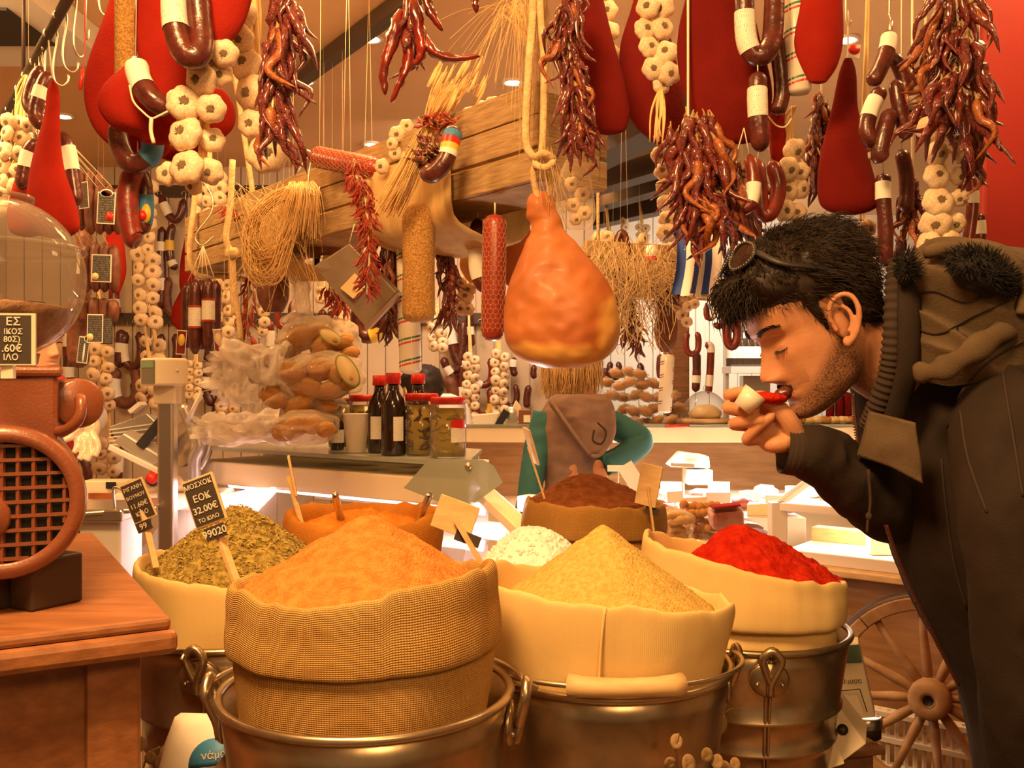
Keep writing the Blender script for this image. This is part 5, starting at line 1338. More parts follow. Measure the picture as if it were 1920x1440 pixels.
# hair
def hmask(p):
    x, z = p.x, p.z
    if x > .035: line = .048+(x-.035)*.35
    elif x > .018: line = -.018+(x-.018)*3.6
    elif x > -.022: line = .035 if abs(p.y) > .05 else .02
    else: line = -.018-(-.022-x)*.55
    return (z-line)/.018
def hthick(p): return .011+.012*max(0, min(1, (p.z-.03)/.07))+.018*max(0, p.x-.0)/.08*max(0, min(1, (p.z-.055)/.03))
hc, pts = hair_cap(hmask, hthick, 70, 130, 3)
hair_strands(hc, pts, 5200, lambda p: (V((-.5, (p.y*4), -.55)) if p.x < .02 else V((.25, p.y*2, .55)) if p.z > .07 else V((-.4, 0, -.6))), lambda p: .020 if p.z < .03 else .032, .00055, 5)
# quiff
r0 = rz(9)
for i in range(1100):
    y0 = r0.uniform(-.052, .052); a = V((.062+r0.uniform(-.02, .02)-abs(y0)*.3, y0, .088+r0.uniform(-.02, .02)))
    L_ = r0.uniform(.6, 1.15)
    hc.tube(spline([a, a+V((.026, y0*.05, .012))*L_, a+V((.046, y0*.1+r0.uniform(-.008, .008), .006+r0.uniform(-.016, .012)))*L_, a+V((.054, y0*.1+r0.uniform(-.014, .014), -.012+r0.uniform(-.018, .016)))*L_], 7), [.0011, .0012, .0012, .0011, .001, .0008, .0005, .0002], 3, 0, (0, 0))
hc.ell((.078, 0, .086), (.028, .048, .018), 20, 12, 0, None, .45, 40)
xform(hc, HM).part('hair', 'hair_dark', man)
eb = MB(); r0 = rz(4)
for s_ in (-1, 1):
    for i in range(220):
        f = r0.random(); y = .013+.040*f; z = .0265+.007*sin(f*2.6)+r0.uniform(-.0035, .0035)*(1.1-f*.6)
        xb, xf, w = interp(HT, z); sy = min(.999, y/w); cc = (1-sy**(2/.86))**(.86/2)
        x = (xb+xf)/2+(xf-xb)/2*cc+face(y, z, cc)
        p = V((x, s_*y, z))
        eb.tube([p-V((.001, 0, 0)), p+V((.0018, s_*.003, .0015)), p+V((.001, s_*.0075, r0.uniform(-.001, .002)))], [.0005, .0005, .0001], 3, 0, (0, 0))
    for i in range(40):                 # lowered lashes
        f = r0.random(); y = .021+.024*f; z = -.0035-.002*sin(f*pi)
        xb, xf, w = interp(HT, z); sy = y/w; cc = (1-sy**(2/.86))**(.86/2)
        p = V(((xb+xf)/2+(xf-xb)/2*cc+face(y, z, cc), s_*y, z))
        eb.tube([p, p+V((.004, s_*.001, -.002)), p+V((.0065, s_*.002, -.003))], [.0005, .0004, .0001], 3, 0, (0, 0))
for i in range(420):                    # moustache and chin hairs
    f = r0.uniform(-1, 1); y = .024*f; z = -.0555-.004*abs(f)+r0.uniform(-.0035, .0025)
    if i > 260: y = r0.uniform(-.012, .012); z = r0.uniform(-.112, -.094)
    xb, xf, w = interp(HT, z); sy = abs(y)/w; cc = (1-sy**(2/.86))**(.86/2)
    p = V(((xb+xf)/2+(xf-xb)/2*cc+face(y, z, cc), y, z))
    eb.tube([p-V((.0005, 0, 0)), p+V((.0018, y*.05, -.003)), p+V((.0018, y*.12, -.006))], [.00045, .0004, .0001], 3, 0, (0, 0))
xform(eb, HM).part('facial_hair', 'hair_dark', man)
lp = MB()
for zc, h in ((-.0625, .0042), (-.0765, .0052)):
    R = []
    for i in range(9):
        z = zc+h*(i/4-1); row = []
        for j in range(17):
            y = .021*(j/8-1)*(1-.25*abs(i/4-1)); xb, xf, w = interp(HT, z); sy = abs(y)/w; cc = (1-sy**(2/.86))**(.86/2)
            e_ = max(0, 1-(i/4-1)**2)*max(0, 1-(j/8-1)**2)
            row.append(V(((xb+xf)/2+(xf-xb)/2*cc+face(y, z, cc)+.0011*e_-.0004, y, z)))
        R.append(row)
    lp.rows(R, 0, (0, 0), False)
xform(lp, HM).part('lips', 'lip', man)
# jacket
def wrinkle(mb, amp, fr, seed, dirv=(1, 1, 1)):
    out = []
    for p in mb.v:
        q = V((p.x*dirv[0], p.y*dirv[1], p.z*dirv[2]))*fr+V((seed, 0, 0))
        n1 = 1-abs(noise.noise(q))*2; n2 = noise.noise(q*2.3)
        c = V((noise.noise(q+V((31, 0, 0))), -.8, .3)).normalized()
        out.append(p+c*(amp*(n1*.7+n2*.45)))
    mb.v = out; return mb
tor = ringbody([(560, 1740, 1900), (610, 1705, 1990), (660, 1684, 2040), (720, 1662, 2070), (790, 1650, 2085), (860, 1640, 2095), (920, 1650, 2100), (1000, 1668, 2105), (1100, 1706, 2110), (1200, 1757, 2120), (1290, 1802, 2130), (1360, 1824, 2150), (1470, 1838, 2180), (1600, 1850, 2200)], 1.52, 1.05, n=130, seg=110, wob=.01, seed=5)
wrinkle(tor, .020, 7, 3, (1.6, .8, .55)); wrinkle(tor, .004, 22, 8, (1.5, 1, .6))
tor.part('jacket', 'jacket', man)
sh = ringbody([(690, 1640, 1720), (705, 1596, 1800), (760, 1606, 1900), (850, 1618, 1950), (960, 1648, 1950), (1060, 1690, 1960), (1180, 1752, 1960), (1260, 1796, 1960)], 1.56, .75, n=40, seg=40, wob=.02, seed=6)
sh.part('shirt', 'shirt_black', man)
sl = MB().tube(spline([P(1476, 846, 1.40), P(1510, 846, 1.41), P(1560, 872, 1.43), P(1620, 915, 1.46), P(1690, 950, 1.52), P(1770, 900, 1.58), P(1810, 800, 1.64)], 90), lambda f: .0325+.028*min(1, f*1.6)-.006*exp(-((f-.02)/.02)**2), 60)
wrinkle(sl, .011, 13, 5, (1.6, 1, 1.0)).part('right_sleeve', 'jacket', man)
MB().tube(spline([P(1468, 843, 1.40), P(1486, 846, 1.40), P(1500, 848, 1.41)], 26), lambda f: .0345+.0010*sin(f*60), 40, 0, (0, 0)).part('cuff', 'rib_knit', man)
ls = MB().tube(spline([P(1900, 742, 1.38), P(1896, 815, 1.30), P(1896, 920, 1.26), P(1902, 1040, 1.25), P(1915, 1200, 1.26), P(1940, 1340, 1.28), P(1950, 1440, 1.30)], 90), lambda f: .074-.010*f+.004*sin(f*9), 70, 0, (1, 1), (1, 1))
wrinkle(ls, .019, 8, 11, (2.0, 1, .55)); wrinkle(ls, .004, 26, 2, (1.6, 1, .7)).part('left_sleeve', 'jacket', man)
# collar: ribbed knit band around the neck, flap below it
cb = MB()
cp = spline([P(1694, 492, 1.385), P(1688, 560, 1.37), P(1684, 640, 1.37), P(1676, 700, 1.385), P(1655, 760, 1.41), P(1638, 800, 1.43)], 150)
cb.tube(cp, lambda f: .0150+.0011*sin(f*150*1.05), 20, 0, (1, 1), (1, 1.5)); cb.part('knit_collar', 'rib_knit', man)
MB().tube(spline([P(1705, 500, 1.36), P(1704, 600, 1.345), P(1700, 700, 1.355), P(1672, 800, 1.39)], 40), .008, 14, 0, (1, 1), (1, 2)).part('collar_edge', 'jacket', man)
qa, qb, qc, qd_ = P(1636, 772, 1.375), P(1716, 792, 1.335), P(1730, 908, 1.33), P(1610, 853, 1.39)
R = []
for i in range(19):
    f = i/18; row = []
    for j in range(19):
        g_ = j/18; p = qa.lerp(qb, g_).lerp(qd_.lerp(qc, g_), f)
        row.append(p+V((0, -.010*sin(pi*g_)-.007*noise.noise(p*28), .004*sin(pi*g_)*f)))
    R.append(row)
o = MB().rows(R, 0, (0, 0), False).part('storm_flap', 'jacket_lit', man); m = o.modifiers.new('s', 'SOLIDIFY'); m.thickness = .007
# hood
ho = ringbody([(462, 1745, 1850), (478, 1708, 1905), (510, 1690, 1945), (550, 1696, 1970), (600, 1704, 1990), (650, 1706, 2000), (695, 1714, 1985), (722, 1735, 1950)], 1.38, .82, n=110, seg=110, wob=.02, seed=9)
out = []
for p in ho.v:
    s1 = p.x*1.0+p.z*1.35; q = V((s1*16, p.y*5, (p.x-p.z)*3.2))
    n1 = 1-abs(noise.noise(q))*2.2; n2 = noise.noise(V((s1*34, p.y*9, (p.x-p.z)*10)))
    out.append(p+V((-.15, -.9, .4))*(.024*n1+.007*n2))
ho.v = out; ho.part('hood', 'jacket_lit', man)
MB().tube(spline([P(1716, 700, 1.31), P(1770, 690, 1.285), P(1850, 640, 1.28), P(1920, 590, 1.30), P(1960, 530, 1.33)], 40), lambda f: .0085+.003*sin(f*pi)+.002*sin(f*31), 16, 0, (1, 1), (1, 1.4)).part('hood_hem', 'jacket_lit', man)
MB().tube(spline([P(1735, 474, 1.32), P(1790, 463, 1.29), P(1850, 468, 1.272), P(1900, 496, 1.268), P(1926, 545, 1.262), P(1915, 590, 1.26)], 40), lambda f: .0085+.0015*sin(f*23), 14).part('hood_rim', 'jacket_lit', man)
fu = MB(); r0 = rz(2)
fu.ell(P(1838, 512, 1.272), (.048, .03, .026), 20, 12, 0, M.Rotation(.45, 3, 'Y'), .3, 20)
fu.ell(P(1697, 505, 1.335), (.012, .02, .022), 14, 10, 0, None, .4, 20)
for i in range(900):
    a = r0.uniform(0, 2*pi); el = r0.uniform(-.6, 1)
    d = V((cos(a)*sqrt(max(0, 1-el*el)), -abs(sin(a))*sqrt(max(0, 1-el*el)), el))
    if i % 4: c, s3 = P(1838, 512, 1.272), M.Rotation(.45, 3, 'Y') @ V((d.x*.046, d.y*.03, d.z*.025))
    else: c, s3 = P(1697, 505, 1.335), V((d.x*.011, d.y*.02, d.z*.021))
    p = c+s3; e = d+V((r0.uniform(-.6, .6), r0.uniform(-.6, .6), r0.uniform(-.6, .6)))
    fu.tube([p, p+e*.006, p+e*.011], [.0009, .0007, .0001], 3, 0, (0, 0))
fu.part('fur_lining', 'fur', man)
# seams and zips
from mathutils.bvhtree import BVHTree
allv = []; allf = []
for m_ in (tor, ls, ho, sl):
    o0 = len(allv); allv += m_.v; allf += [tuple(k+o0 for k in f) for f in m_.f]
bv = BVHTree.FromPolygons(allv, allf)
def onjacket(x, y):
    c = V((0, 0, CZ)); d = (P(x, y, 1.0)-c).normalized(); h = bv.ray_cast(c, d)
    return (h[0]-d*.0012) if h[0] else P(x, y, 1.3)
for pts in ([(1776, 800), (1800, 740), (1840, 690), (1890, 655), (1918, 640)], [(1800, 770), (1815, 860), (1850, 960)], [(1765, 860), (1775, 960), (1790, 1060), (1812, 1140)], [(1700, 560), (1750, 545), (1810, 565), (1870, 545)], [(1705, 610), (1760, 625), (1830, 590), (1900, 560)], [(1880, 700), (1900, 820), (1918, 930)]):
    pp_ = [onjacket(*q) for q in spline([V((*p_, 0)) for p_ in pts], 24) for q in [(q.x, q.y)]]
    MB().tube(pp_, .0017, 5).part('seam', 'rib_knit', man)
def zipper(pts, n, name='zip'):
    mb = MB(); path = spline([P(*q) for q in pts], n)
    mb.tube(path, .0022, 5)
    for p in path[::1]: mb.box(p+V((-.002, 0, 0)), (.0042, .003, .0022))
    mb.part(name, 'zip', man)
zipper([(1600, 738, 1.43), (1603, 780, 1.43), (1610, 830, 1.425), (1620, 855, 1.42)], 32)
zipper([(1663, 985, 1.40), (1682, 1040, 1.41), (1712, 1110, 1.42), (1752, 1190, 1.43), (1798, 1285, 1.44)], 70)
MB().tube(spline([P(1628, 880, 1.37), P(1632, 940, 1.37), P(1627, 980, 1.37), P(1626, 998, 1.37)], 12), .0022, 6).ell(P(1629, 968, 1.37), (.005, .005, .006), 8, 6).part('drawcord', 'rib_knit', man)
for s_ in (-1, 1):
    foot = V((hip.x-.04+.06*s_, hip.y+.10*s_, .06))
    tl = MB().tube(spline([hip+V((-.01, .07*s_, .05)), V((hip.x-.06, hip.y+.10*s_, .48)), foot+V((0, 0, .03))], 20), lambda f: .11-.045*f, 24)
    wrinkle(tl, .006, 12, s_).part('trouser_leg', 'trouser', man)
    MB().ell(foot+V((-.07, 0, -.022)), (.135, .05, .038), 18, 10).part('shoe', 'black', man)
# scoop of paprika held at the nose
sc_ = T('spice_scoop', 'small white plastic scoop of red paprika held at the man\'s nose', 'scoop', P(1400, 768, 1.375))
axs = V((.62, -.1, .78)).normalized()
MB().lathe([(.0, 0), (.0135, .0), (.0180, .030), (.0170, .030), (.013, .002), (0, .002)], 24, P(1391, 766, 1.370), zto(axs)).part('cup', 'wrapper', sc_)
pp = MB().ell(P(1442, 746, 1.370), (.026, .011, .0085), 22, 12, 0, M.Rotation(.10, 3, 'Y'), .22, 60)
pp.thing('paprika_pinch', 'red paprika heaped on the scoop under the man\'s nose', 'spice', 'paprika')
MB().ell(P(1469, 738, 1.385), (.0135, .010, .0095), 20, 14, 0, M.Rotation(-.4, 3, 'Y'), .25, 50).part('bowl', 'sausage', sc_)
# sunglasses pushed up into the hair
sg = T('sunglasses', 'black sunglasses with a studded frame pushed up into the man\'s hair', 'sunglasses', HM @ V((.06, 0, .12)))
gm = HM @ hmat((.072, 0, .150), (.62, 0, .78), (-.78, 0, .62))
for s_ in (-1, 1):
    R = []; LR = []
    path = []
    for k in range(33):
        a = 2*pi*k/32; yy = s_*.034+.028*cos(a)*(1+.08*sin(a)); zz_ = .022*sin(a); xx_ = -.012*((yy/.06)**2)
        path.append(gm @ V((xx_, yy, zz_)))
    MB().tube(path, .0028, 8, 0, (0, 0)).part('rim', 'black', sg)
    ctr = sum(path[:-1], V())/32
    lm = MB(); lm.rows([[p.lerp(ctr, f) for p in path[:-1]] for f in (0, .5, .95)], 0, (0, 1)); lm.part('lens', 'soy', sg)
    st = MB()
    for k in range(0, 32, 1): st.ell(path[k]+(gm.to_3x3() @ V((.0022, 0, 0))), (.0013, .0013, .0013), 6, 4)
    st.part('studs', 'steel', sg)
    MB().tube(spline([gm @ V((-.014, s_*.063, .006)), HM @ V((.045, s_*.094, .112)), HM @ V((.0, s_*.100, .080)), HM @ V((-.030, s_*.098, .050))], 14), [.0042, .005, .005, .0048, .0045]+[.004]*10, 8, 0, (1, 1), (.5, 1)).part('temple_arm', 'black', sg)
MB().tube([gm @ V((0, -.008, .006)), gm @ V((.003, 0, .009)), gm @ V((0, .008, .006))], .0024, 8).part('bridge', 'black', sg)
# ---------------------------------------------------------------- the woman with her back turned
WY = 3.65
wb_ = MB(); hw = hmat(P(1070, 668, WY), (-.80, .58, -.05), (0, 0, 1))
wh = MB().rows(head_rows(40, 60)); ear(wh, 1)
wh.tube([V((-.03, 0, 0)), V((-.045, 0, -.08)), V((-.05, 0, -.18))], .05, 16)
wh = xform(remesh(wh, .004, 2), hw); wb_.add(wh.v, wh.f)
wb_.tube(spline([P(1075, 730, WY), P(1075, 800, WY), P(1075, 930, WY), P(1078, 1010, WY)], 12), [.045, .06, .075, .08, .08, .078, .078, .08, .085, .095, .10, .10, .1], 20, 0, (1, 1), (1.2, .8))
for s_ in (-1, 1):
    wb_.tube(spline([P(1078+44*s_, 1010, WY), P(1078+46*s_, 1240, WY), P(1078+44*s_, 1440, WY)], 10), [.08, .078, .074, .068, .06, .055, .055, .05, .045, .04, .038], 14)
    wb_.ell(P(1078+44*s_, 1449, WY)+V((0, .07, 0)), (.045, .12, .035), 12, 8)
la = [P(1026, 778, WY), P(1008, 840, WY-.02), P(996, 905, WY-.06), P(985, 985, WY-.10)]
ra_ = [P(1128, 790, WY), P(1168, 806, WY-.03), P(1200, 828, WY-.05), P(1165, 858, WY-.10), P(1132, 872, WY-.14)]
wb_.tube(spline(la, 12), .036, 12); wb_.tube(spline(ra_, 14), .034, 12)
hpm = MB().ell(P(1122, 880, WY-.15), (.022, .016, .036), 12, 8)
for k in range(4): hpm.tube(spline([P(1118+k*5, 893, WY-.155), P(1112+k*5, 908, WY-.155+.005*k), P(1106+k*5, 918-k, WY-.15)], 6), [.009, .009, .0085, .008, .0075, .007, .005], 8)
hpm.tube([P(1130, 880, WY-.16), P(1136, 895, WY-.165), P(1134, 905, WY-.165)], [.010, .009, .007], 8)
hpm = remesh(hpm, .003, 2); wb_.add(hpm.v, hpm.f)
wo = wb_.thing('person', 'blond woman in a brown hooded vest and teal sleeves, back turned', 'person', 'skin')
tv = ringbody([(738, 1045, 1105), (752, 1028, 1128), (775, 1014, 1146), (810, 1010, 1148), (860, 1015, 1138), (905, 1020, 1132), (940, 1016, 1136), (985, 1008, 1146)], WY, .75, 'vest', n=60, seg=56, wob=.02, seed=12)
wrinkle(tv, .010, 13, 4, (.5, 1, 1.6)).part('vest', 'vest', wo)
hv = ringbody([(740, 1040, 1138), (755, 1030, 1150), (780, 1046, 1153), (805, 1068, 1152), (830, 1088, 1147), (850, 1102, 1132)], WY-.15, .38, n=50, seg=48, wob=.03, seed=14)
wrinkle(hv, .010, 16, 9, (1, 1, 1.2)).part('hood', 'vest', wo)
MB().tube(spline([P(1034, 752, WY-.20), P(1060, 790, WY-.215), P(1090, 832, WY-.21), P(1106, 852, WY-.20)], 16), .007, 8).tube(spline([P(1150, 770, WY-.19), P(1150, 815, WY-.195), P(1126, 852, WY-.19), P(1106, 854, WY-.19)], 16), .007, 8).part('hood_edge', 'vest', wo)
MB().tube(spline([P(1120, 792, WY-.235), P(1136, 810, WY-.235), P(1128, 832, WY-.23), P(1112, 826, WY-.23), P(1114, 806, WY-.233)], 20), .004, 6).part('hood_seam', 'rib_knit', wo)
for pth, nm in ((la, 'left_sleeve'), (ra_, 'right_sleeve')):
    q = MB().tube(spline(pth, 40), lambda f: .056-.014*f, 30); wrinkle(q, .006, 18, 3, (.6, 1, 1.6)).part(nm, 'teal', wo)
MB().tube(spline([P(1124, 780, WY-.02), P(1142, 800, WY-.03), P(1140, 830, WY-.03)], 10), .018, 10).part('armhole_edge', 'vest', wo)
tj = MB()
for s_ in (-1, 1): tj.tube(spline([P(1078+40*s_, 975, WY), P(1078+46*s_, 1240, WY), P(1078+44*s_, 1432, WY)], 14), lambda f: .105-.045*f, 20)
tj.part('trousers', 'trouser', wo)
hb = MB(); r0 = rz(6)
hcap, pts = hair_cap(lambda p: (p.z-(-.02 if p.x < .0 else .04))/.02, lambda p: .016, 36, 60, 8)
hb.add(xform(hcap, hw).v, hcap.f)
for i in range(900):
    a = r0.uniform(-2.6, 1.3); r = r0.uniform(.070, .105)
    c = P(1074, 668, WY); a0 = V((cos(a-pi/2)*r, sin(a-pi/2)*r, r0.uniform(-.02, .08)))
    e = V((a0.x*r0.uniform(.9, 1.25), a0.y*r0.uniform(1, 1.2), -r0.uniform(.06, .165)))
    hb.tube(spline([c+a0, c+a0.lerp(e, .5)*1.08, c+e+V((r0.uniform(-.015, .015), 0, 0))], 7), lambda f: .0026*(1-.7*f), 3, 0, (0, 0))
hb.part('hair', 'hair_blond', wo)
# ---------------------------------------------------------------- the shopkeeper behind the counter
KY = 3.4
hk = hmat(P(67, 639, KY), (.90, -.42, -.10), (0, 0, 1))
kh = MB().rows(head_rows(70, 90)); ear(kh, -1); ear(kh, 1)
kh.tube([V((-.03, 0, 0)), V((-.045, 0, -.08)), V((-.05, 0, -.2))], .058, 18)
kh = xform(remesh(kh, .003, 2), hk)
kb = MB(); kb.add(kh.v, kh.f)
kx = P(40, 720, KY).x
kb.tube([V((kx, KY, 1.45)), V((kx, KY+.02, 1.2)), V((kx, KY, .85))], [.08, .10, .10], 18, 0, (1, 1), (1.2, .8))
for s_ in (-1, 1):
    kb.tube([V((kx+.1*s_, KY, .9)), V((kx+.1*s_, KY, .45)), V((kx+.1*s_, KY, .05))], [.085, .06, .045], 12)
    kb.ell(V((kx+.1*s_, KY-.06, .035)), (.045, .12, .035), 12, 8)
arm_ = [P(70, 760, KY-.05), P(120, 760, KY-.28), P(172, 785, KY-.42)]
kb.tube(spline(arm_, 10), .036, 12)
gh = MB(); b = P(170, 798, KY-.42)
gh.ell(P(166, 806, KY-.42), (.036, .022, .048), 14, 10, 0, M.Rotation(.25, 3, 'Y'))
for pts, r in ([[(178, 822), (184, 838), (178, 856)], .011], [[(168, 826), (170, 848), (162, 864)], .0115], [[(158, 824), (156, 848), (148, 862)], .0115], [[(148, 818), (144, 838), (138, 850)], .010], [[(150, 800), (136, 818), (120, 826)], .012]):
    gh.tube(spline([P(166, 806, KY-.42)]+[P(x, y, KY-.44-.01*i) for i, (x, y) in enumerate(pts)], 12), lambda f, r=r: r*(1.25-.45*f), 10)
gh = remesh(gh, .003, 3)
kp = kb.thing('person', 'shopkeeper with red and white clothes facing right behind the counter', 'person', 'skin_pale')
gh.part('glove', 'glove', kp, label='clear plastic glove on the hanging hand')
kt = ringbody([(700, 10, 100), (716, -40, 130), (760, -60, 150), (860, -60, 140), (980, -50, 130)], KY, .7, n=40, seg=40, wob=.03, seed=21)
wrinkle(kt, .01, 10, 5).part('shirt', 'shirt_red', kp)
MB().tube(spline(arm_, 30), lambda f: .068-.018*f, 26).part('sleeve', 'shirt_white', kp)
MB().tube(spline([P(28, 702, KY-.10), P(60, 712, KY-.12), P(98, 700, KY-.08)], 12), .018, 10).part('collar', 'shirt_white', kp)
MB().bar(P(98, 802, KY-.22), P(118, 808, KY-.22), .01, .035).part('badge', 'shirt_white', kp)
MB().tube(spline([P(96, 822, KY-.235), P(110, 828, KY-.235), P(122, 822, KY-.23)], 8), .008, 6).part('badge_trim', 'blue', kp)
hcap, pts = hair_cap(lambda p: (p.z-(-.03 if p.x < -.02 else .065))/.02, lambda p: .012, 36, 60, 11)
xform(hcap, hk).part('hair', 'hair_dark', kp)
eb = MB()
for s_ in (-1, 1):
    for zz_, r, nm in ((.028, .0032, 0), (.0, .0018, 0)):
        ps_ = []
        for f in [i/8 for i in range(9)]:
            y = .015+.036*f; xb, xf, w = interp(HT, zz_); sy = y/w; cc = (1-sy**(2/.86))**(.86/2)
            ps_.append(hk @ V(((xb+xf)/2+(xf-xb)/2*cc+face(y, zz_, cc), s_*y, zz_+.004*sin(f*pi))))
        eb.tube(ps_, r, 5)
eb.part('eyebrows', 'hair_dark', kp)
# far helper in white, dark hair, behind the jars
FY = 4.5
hf = hmat(P(792, 742, FY), (-.5, .6, -.2), (0, 0, 1))
fh = MB().rows(head_rows(36, 50)); ear(fh, 1); fh.tube([V((-.03, 0, 0)), V((-.05, 0, -.2))], .055, 14)
fb_ = MB(); q = xform(remesh(fh, .005, 1), hf); fb_.add(q.v, q.f)
cx_ = P(830, 700, FY).x
fb_.tube([V((cx_, FY, 1.36)), V((cx_, FY, 1.1)), V((cx_, FY, .8))], [.06, .09, .09], 14, 0, (1, 1), (1.2, .8))
for s_ in (-1, 1):
    fb_.tube([V((cx_+.09*s_, FY, .82)), V((cx_+.09*s_, FY, .45)), V((cx_+.09*s_, FY, .04))], [.08, .06, .04], 10)
    fb_.tube(spline([V((cx_+.11*s_, FY, 1.28)), V((cx_+.15*s_, FY-.02, 1.15)), V((cx_+.14*s_, FY-.1, .95))], 8), .03, 10)
fp = fb_.thing('person', 'dark haired helper in a white shirt half hidden behind the jars', 'person', 'skin_pale')
ringbody([(738, 800, 846), (752, 780, 872), (790, 765, 885), (850, 755, 895), (1000, 760, 890)], FY, .7, n=30, seg=30, wob=.02, seed=31).part('shirt', 'shirt_white', fp)
hcap, pts = hair_cap(lambda p: (p.z-(-.05 if p.x < .0 else .05))/.02, lambda p: .018, 30, 50, 17)
xform(hcap, hf).part('hair', 'hair_dark', fp)
# ================================================================ the back wall and its goods
for z, w in ((2.56, 'upper'), (1.86, 'lower')):
    t = T('wall_rail', '%s dark hanging rail along the planked back wall' % w, 'rail', (-1.2, 5.27, z))
    MB().bar((-2.75, 5.27, z), (.36, 5.27, z), .02, .06).part('bar', 'dark_metal', t)
    hk_ = hook_mb((0, 0, 0), .05, 0).mesh('rail_hook', 'wire')
    for i in range(22): inst('rail_hook', hk_, t, (-2.6+i*.135, 5.25, z-.01))
WR = lambda px, z: V(((px-960)/F*5.2, 5.24, z))
def ws(label, pts, r, m='sausage', bands=(), Y=5.2, z=1.84, two=True, **kw):
    if Y < 5.15: z = 2.695
    return sausage(label, [P(x, y, Y) for x, y in pts], K(r, Y), m, bands, V((P(pts[0][0], 0, Y).x*.5+P(pts[-1][0], 0, Y).x*.5, Y+.02, z)), n=20, seg=9, tied=two, **kw)
def U(cx, y, w, h): return [(cx-w*.35, y), (cx-w*.5, y+h*.4), (cx-w*.4, y+h*.85), (cx, y+h), (cx+w*.4, y+h*.85), (cx+w*.5, y+h*.4), (cx+w*.35, y)]
ws('straight dark wall sausage with a white label left of the ring sausage', [(228, 618), (226, 650), (224, 690)], 10, bands=[(.40, .64, 'paper')], two=False)
ws('dark ring sausage with a white label above the slicer', U(248, 622, 32, 66), 8, bands=[(.14, .34, 'paper')])
ws('plain straight dark sausage on the wall right of the ring sausage', [(270, 626), (268, 660), (266, 684)], 7, two=False)
ws('dark wall sausage loop with a yellow and blue label above the scale display', U(316, 626, 34, 62), 9, bands=[(.10, .32, 'yellow')])
ws('wide dark U sausage with a white label on its left arm, above the slicer', U(236, 690, 44, 66), 11, 'sausage_brown', bands=[(.12, .34, 'paper')])
ws('brown sausage pair behind the scale head', [(262, 695), (282, 712), (286, 740), (272, 752)], 12, 'sausage_brown')
ws('small dark sausage with a blue label left of the scale', [(250, 716), (252, 740), (250, 762)], 7, bands=[(.3, .7, 'blue')], two=False)
ws('dark sausage pair with a white label left of the bread bags', [(396, 640), (388, 690), (386, 730), (398, 762)], 9, bands=[(.46, .64, 'paper')], two=False)
ws('dark sausage twin right of the labelled one beside the bread bags', [(404, 640), (412, 690), (414, 735), (400, 790)], 9, two=False)
ws('dark sausage loop with a white label on the upper wall beside the garlic braid', [(300, 365), (308, 385), (318, 405), (330, 412), (340, 398), (345, 372)], 8, bands=[(.16, .38, 'paper')], z=2.5)
ws('thin dark sausage with two white labels on the upper wall right of the garlic braid', [(304, 425), (302, 470), (304, 530), (303, 580)], 8, bands=[(.22, .34, 'paper'), (.62, .76, 'paper')], z=2.5, two=False)
ws('dark sausage with a round yellow label beside the triangular wall meat', [(324, 420), (318, 450), (320, 485), (330, 506)], 8, bands=[(.34, .52, 'yellow'), (.72, .88, 'paper')], z=2.5, two=False)
ws('brown ring sausage below the triangular wall meat', U(330, 520, 34, 72), 8, 'sausage_brown', z=2.5)
ws('short dark sausage hidden between the wall braid and the ring sausage', [(312, 520), (314, 560), (312, 590)], 7, z=2.5, two=False)
ws('red wall sausage with a white label right of the black cards', [(216, 520), (214, 560), (218, 592)], 10, 'sausage_red', bands=[(.52, .76, 'paper')], z=2.5, two=False)
ws('dark sausage loop hanging low beside the shopkeeper\'s glove', [(150, 850), (164, 880), (160, 915), (146, 925)], 9, 'sausage', Y=4.6, two=False)
ws('dark sausage with a white and blue label low behind the slicer', [(216, 800), (220, 850), (218, 900), (214, 940)], 11, bands=[(.36, .56, 'paper')], two=False)
ws('dark red sausage left of the black cards with a white label', [(124, 590), (126, 640), (128, 690)], 9, 'sausage_red', bands=[(.35, .6, 'paper')], two=False)
ws('dark sausage low on the wall with a pale label under the square card', [(130, 660), (128, 700), (132, 740)], 10, 'sausage', bands=[(.35, .6, 'paper')], two=False)
wc_ = [('long triangular red meat on the upper back wall', [(385, 360, 366), (430, 350, 368), (480, 340, 368), (530, 336, 364), (560, 344, 356)], 4.9), ('red wall meat below the triangular one beside the brown ring', [(535, 345, 360), (570, 326, 358), (600, 322, 356), (615, 330, 350)], 5.0)]
for l, rows, Y in wc_: cured(l, rows, Y, 'red_meat', .4, V((P(355, 0, Y).x, Y, 2.695)), seed=len(l))
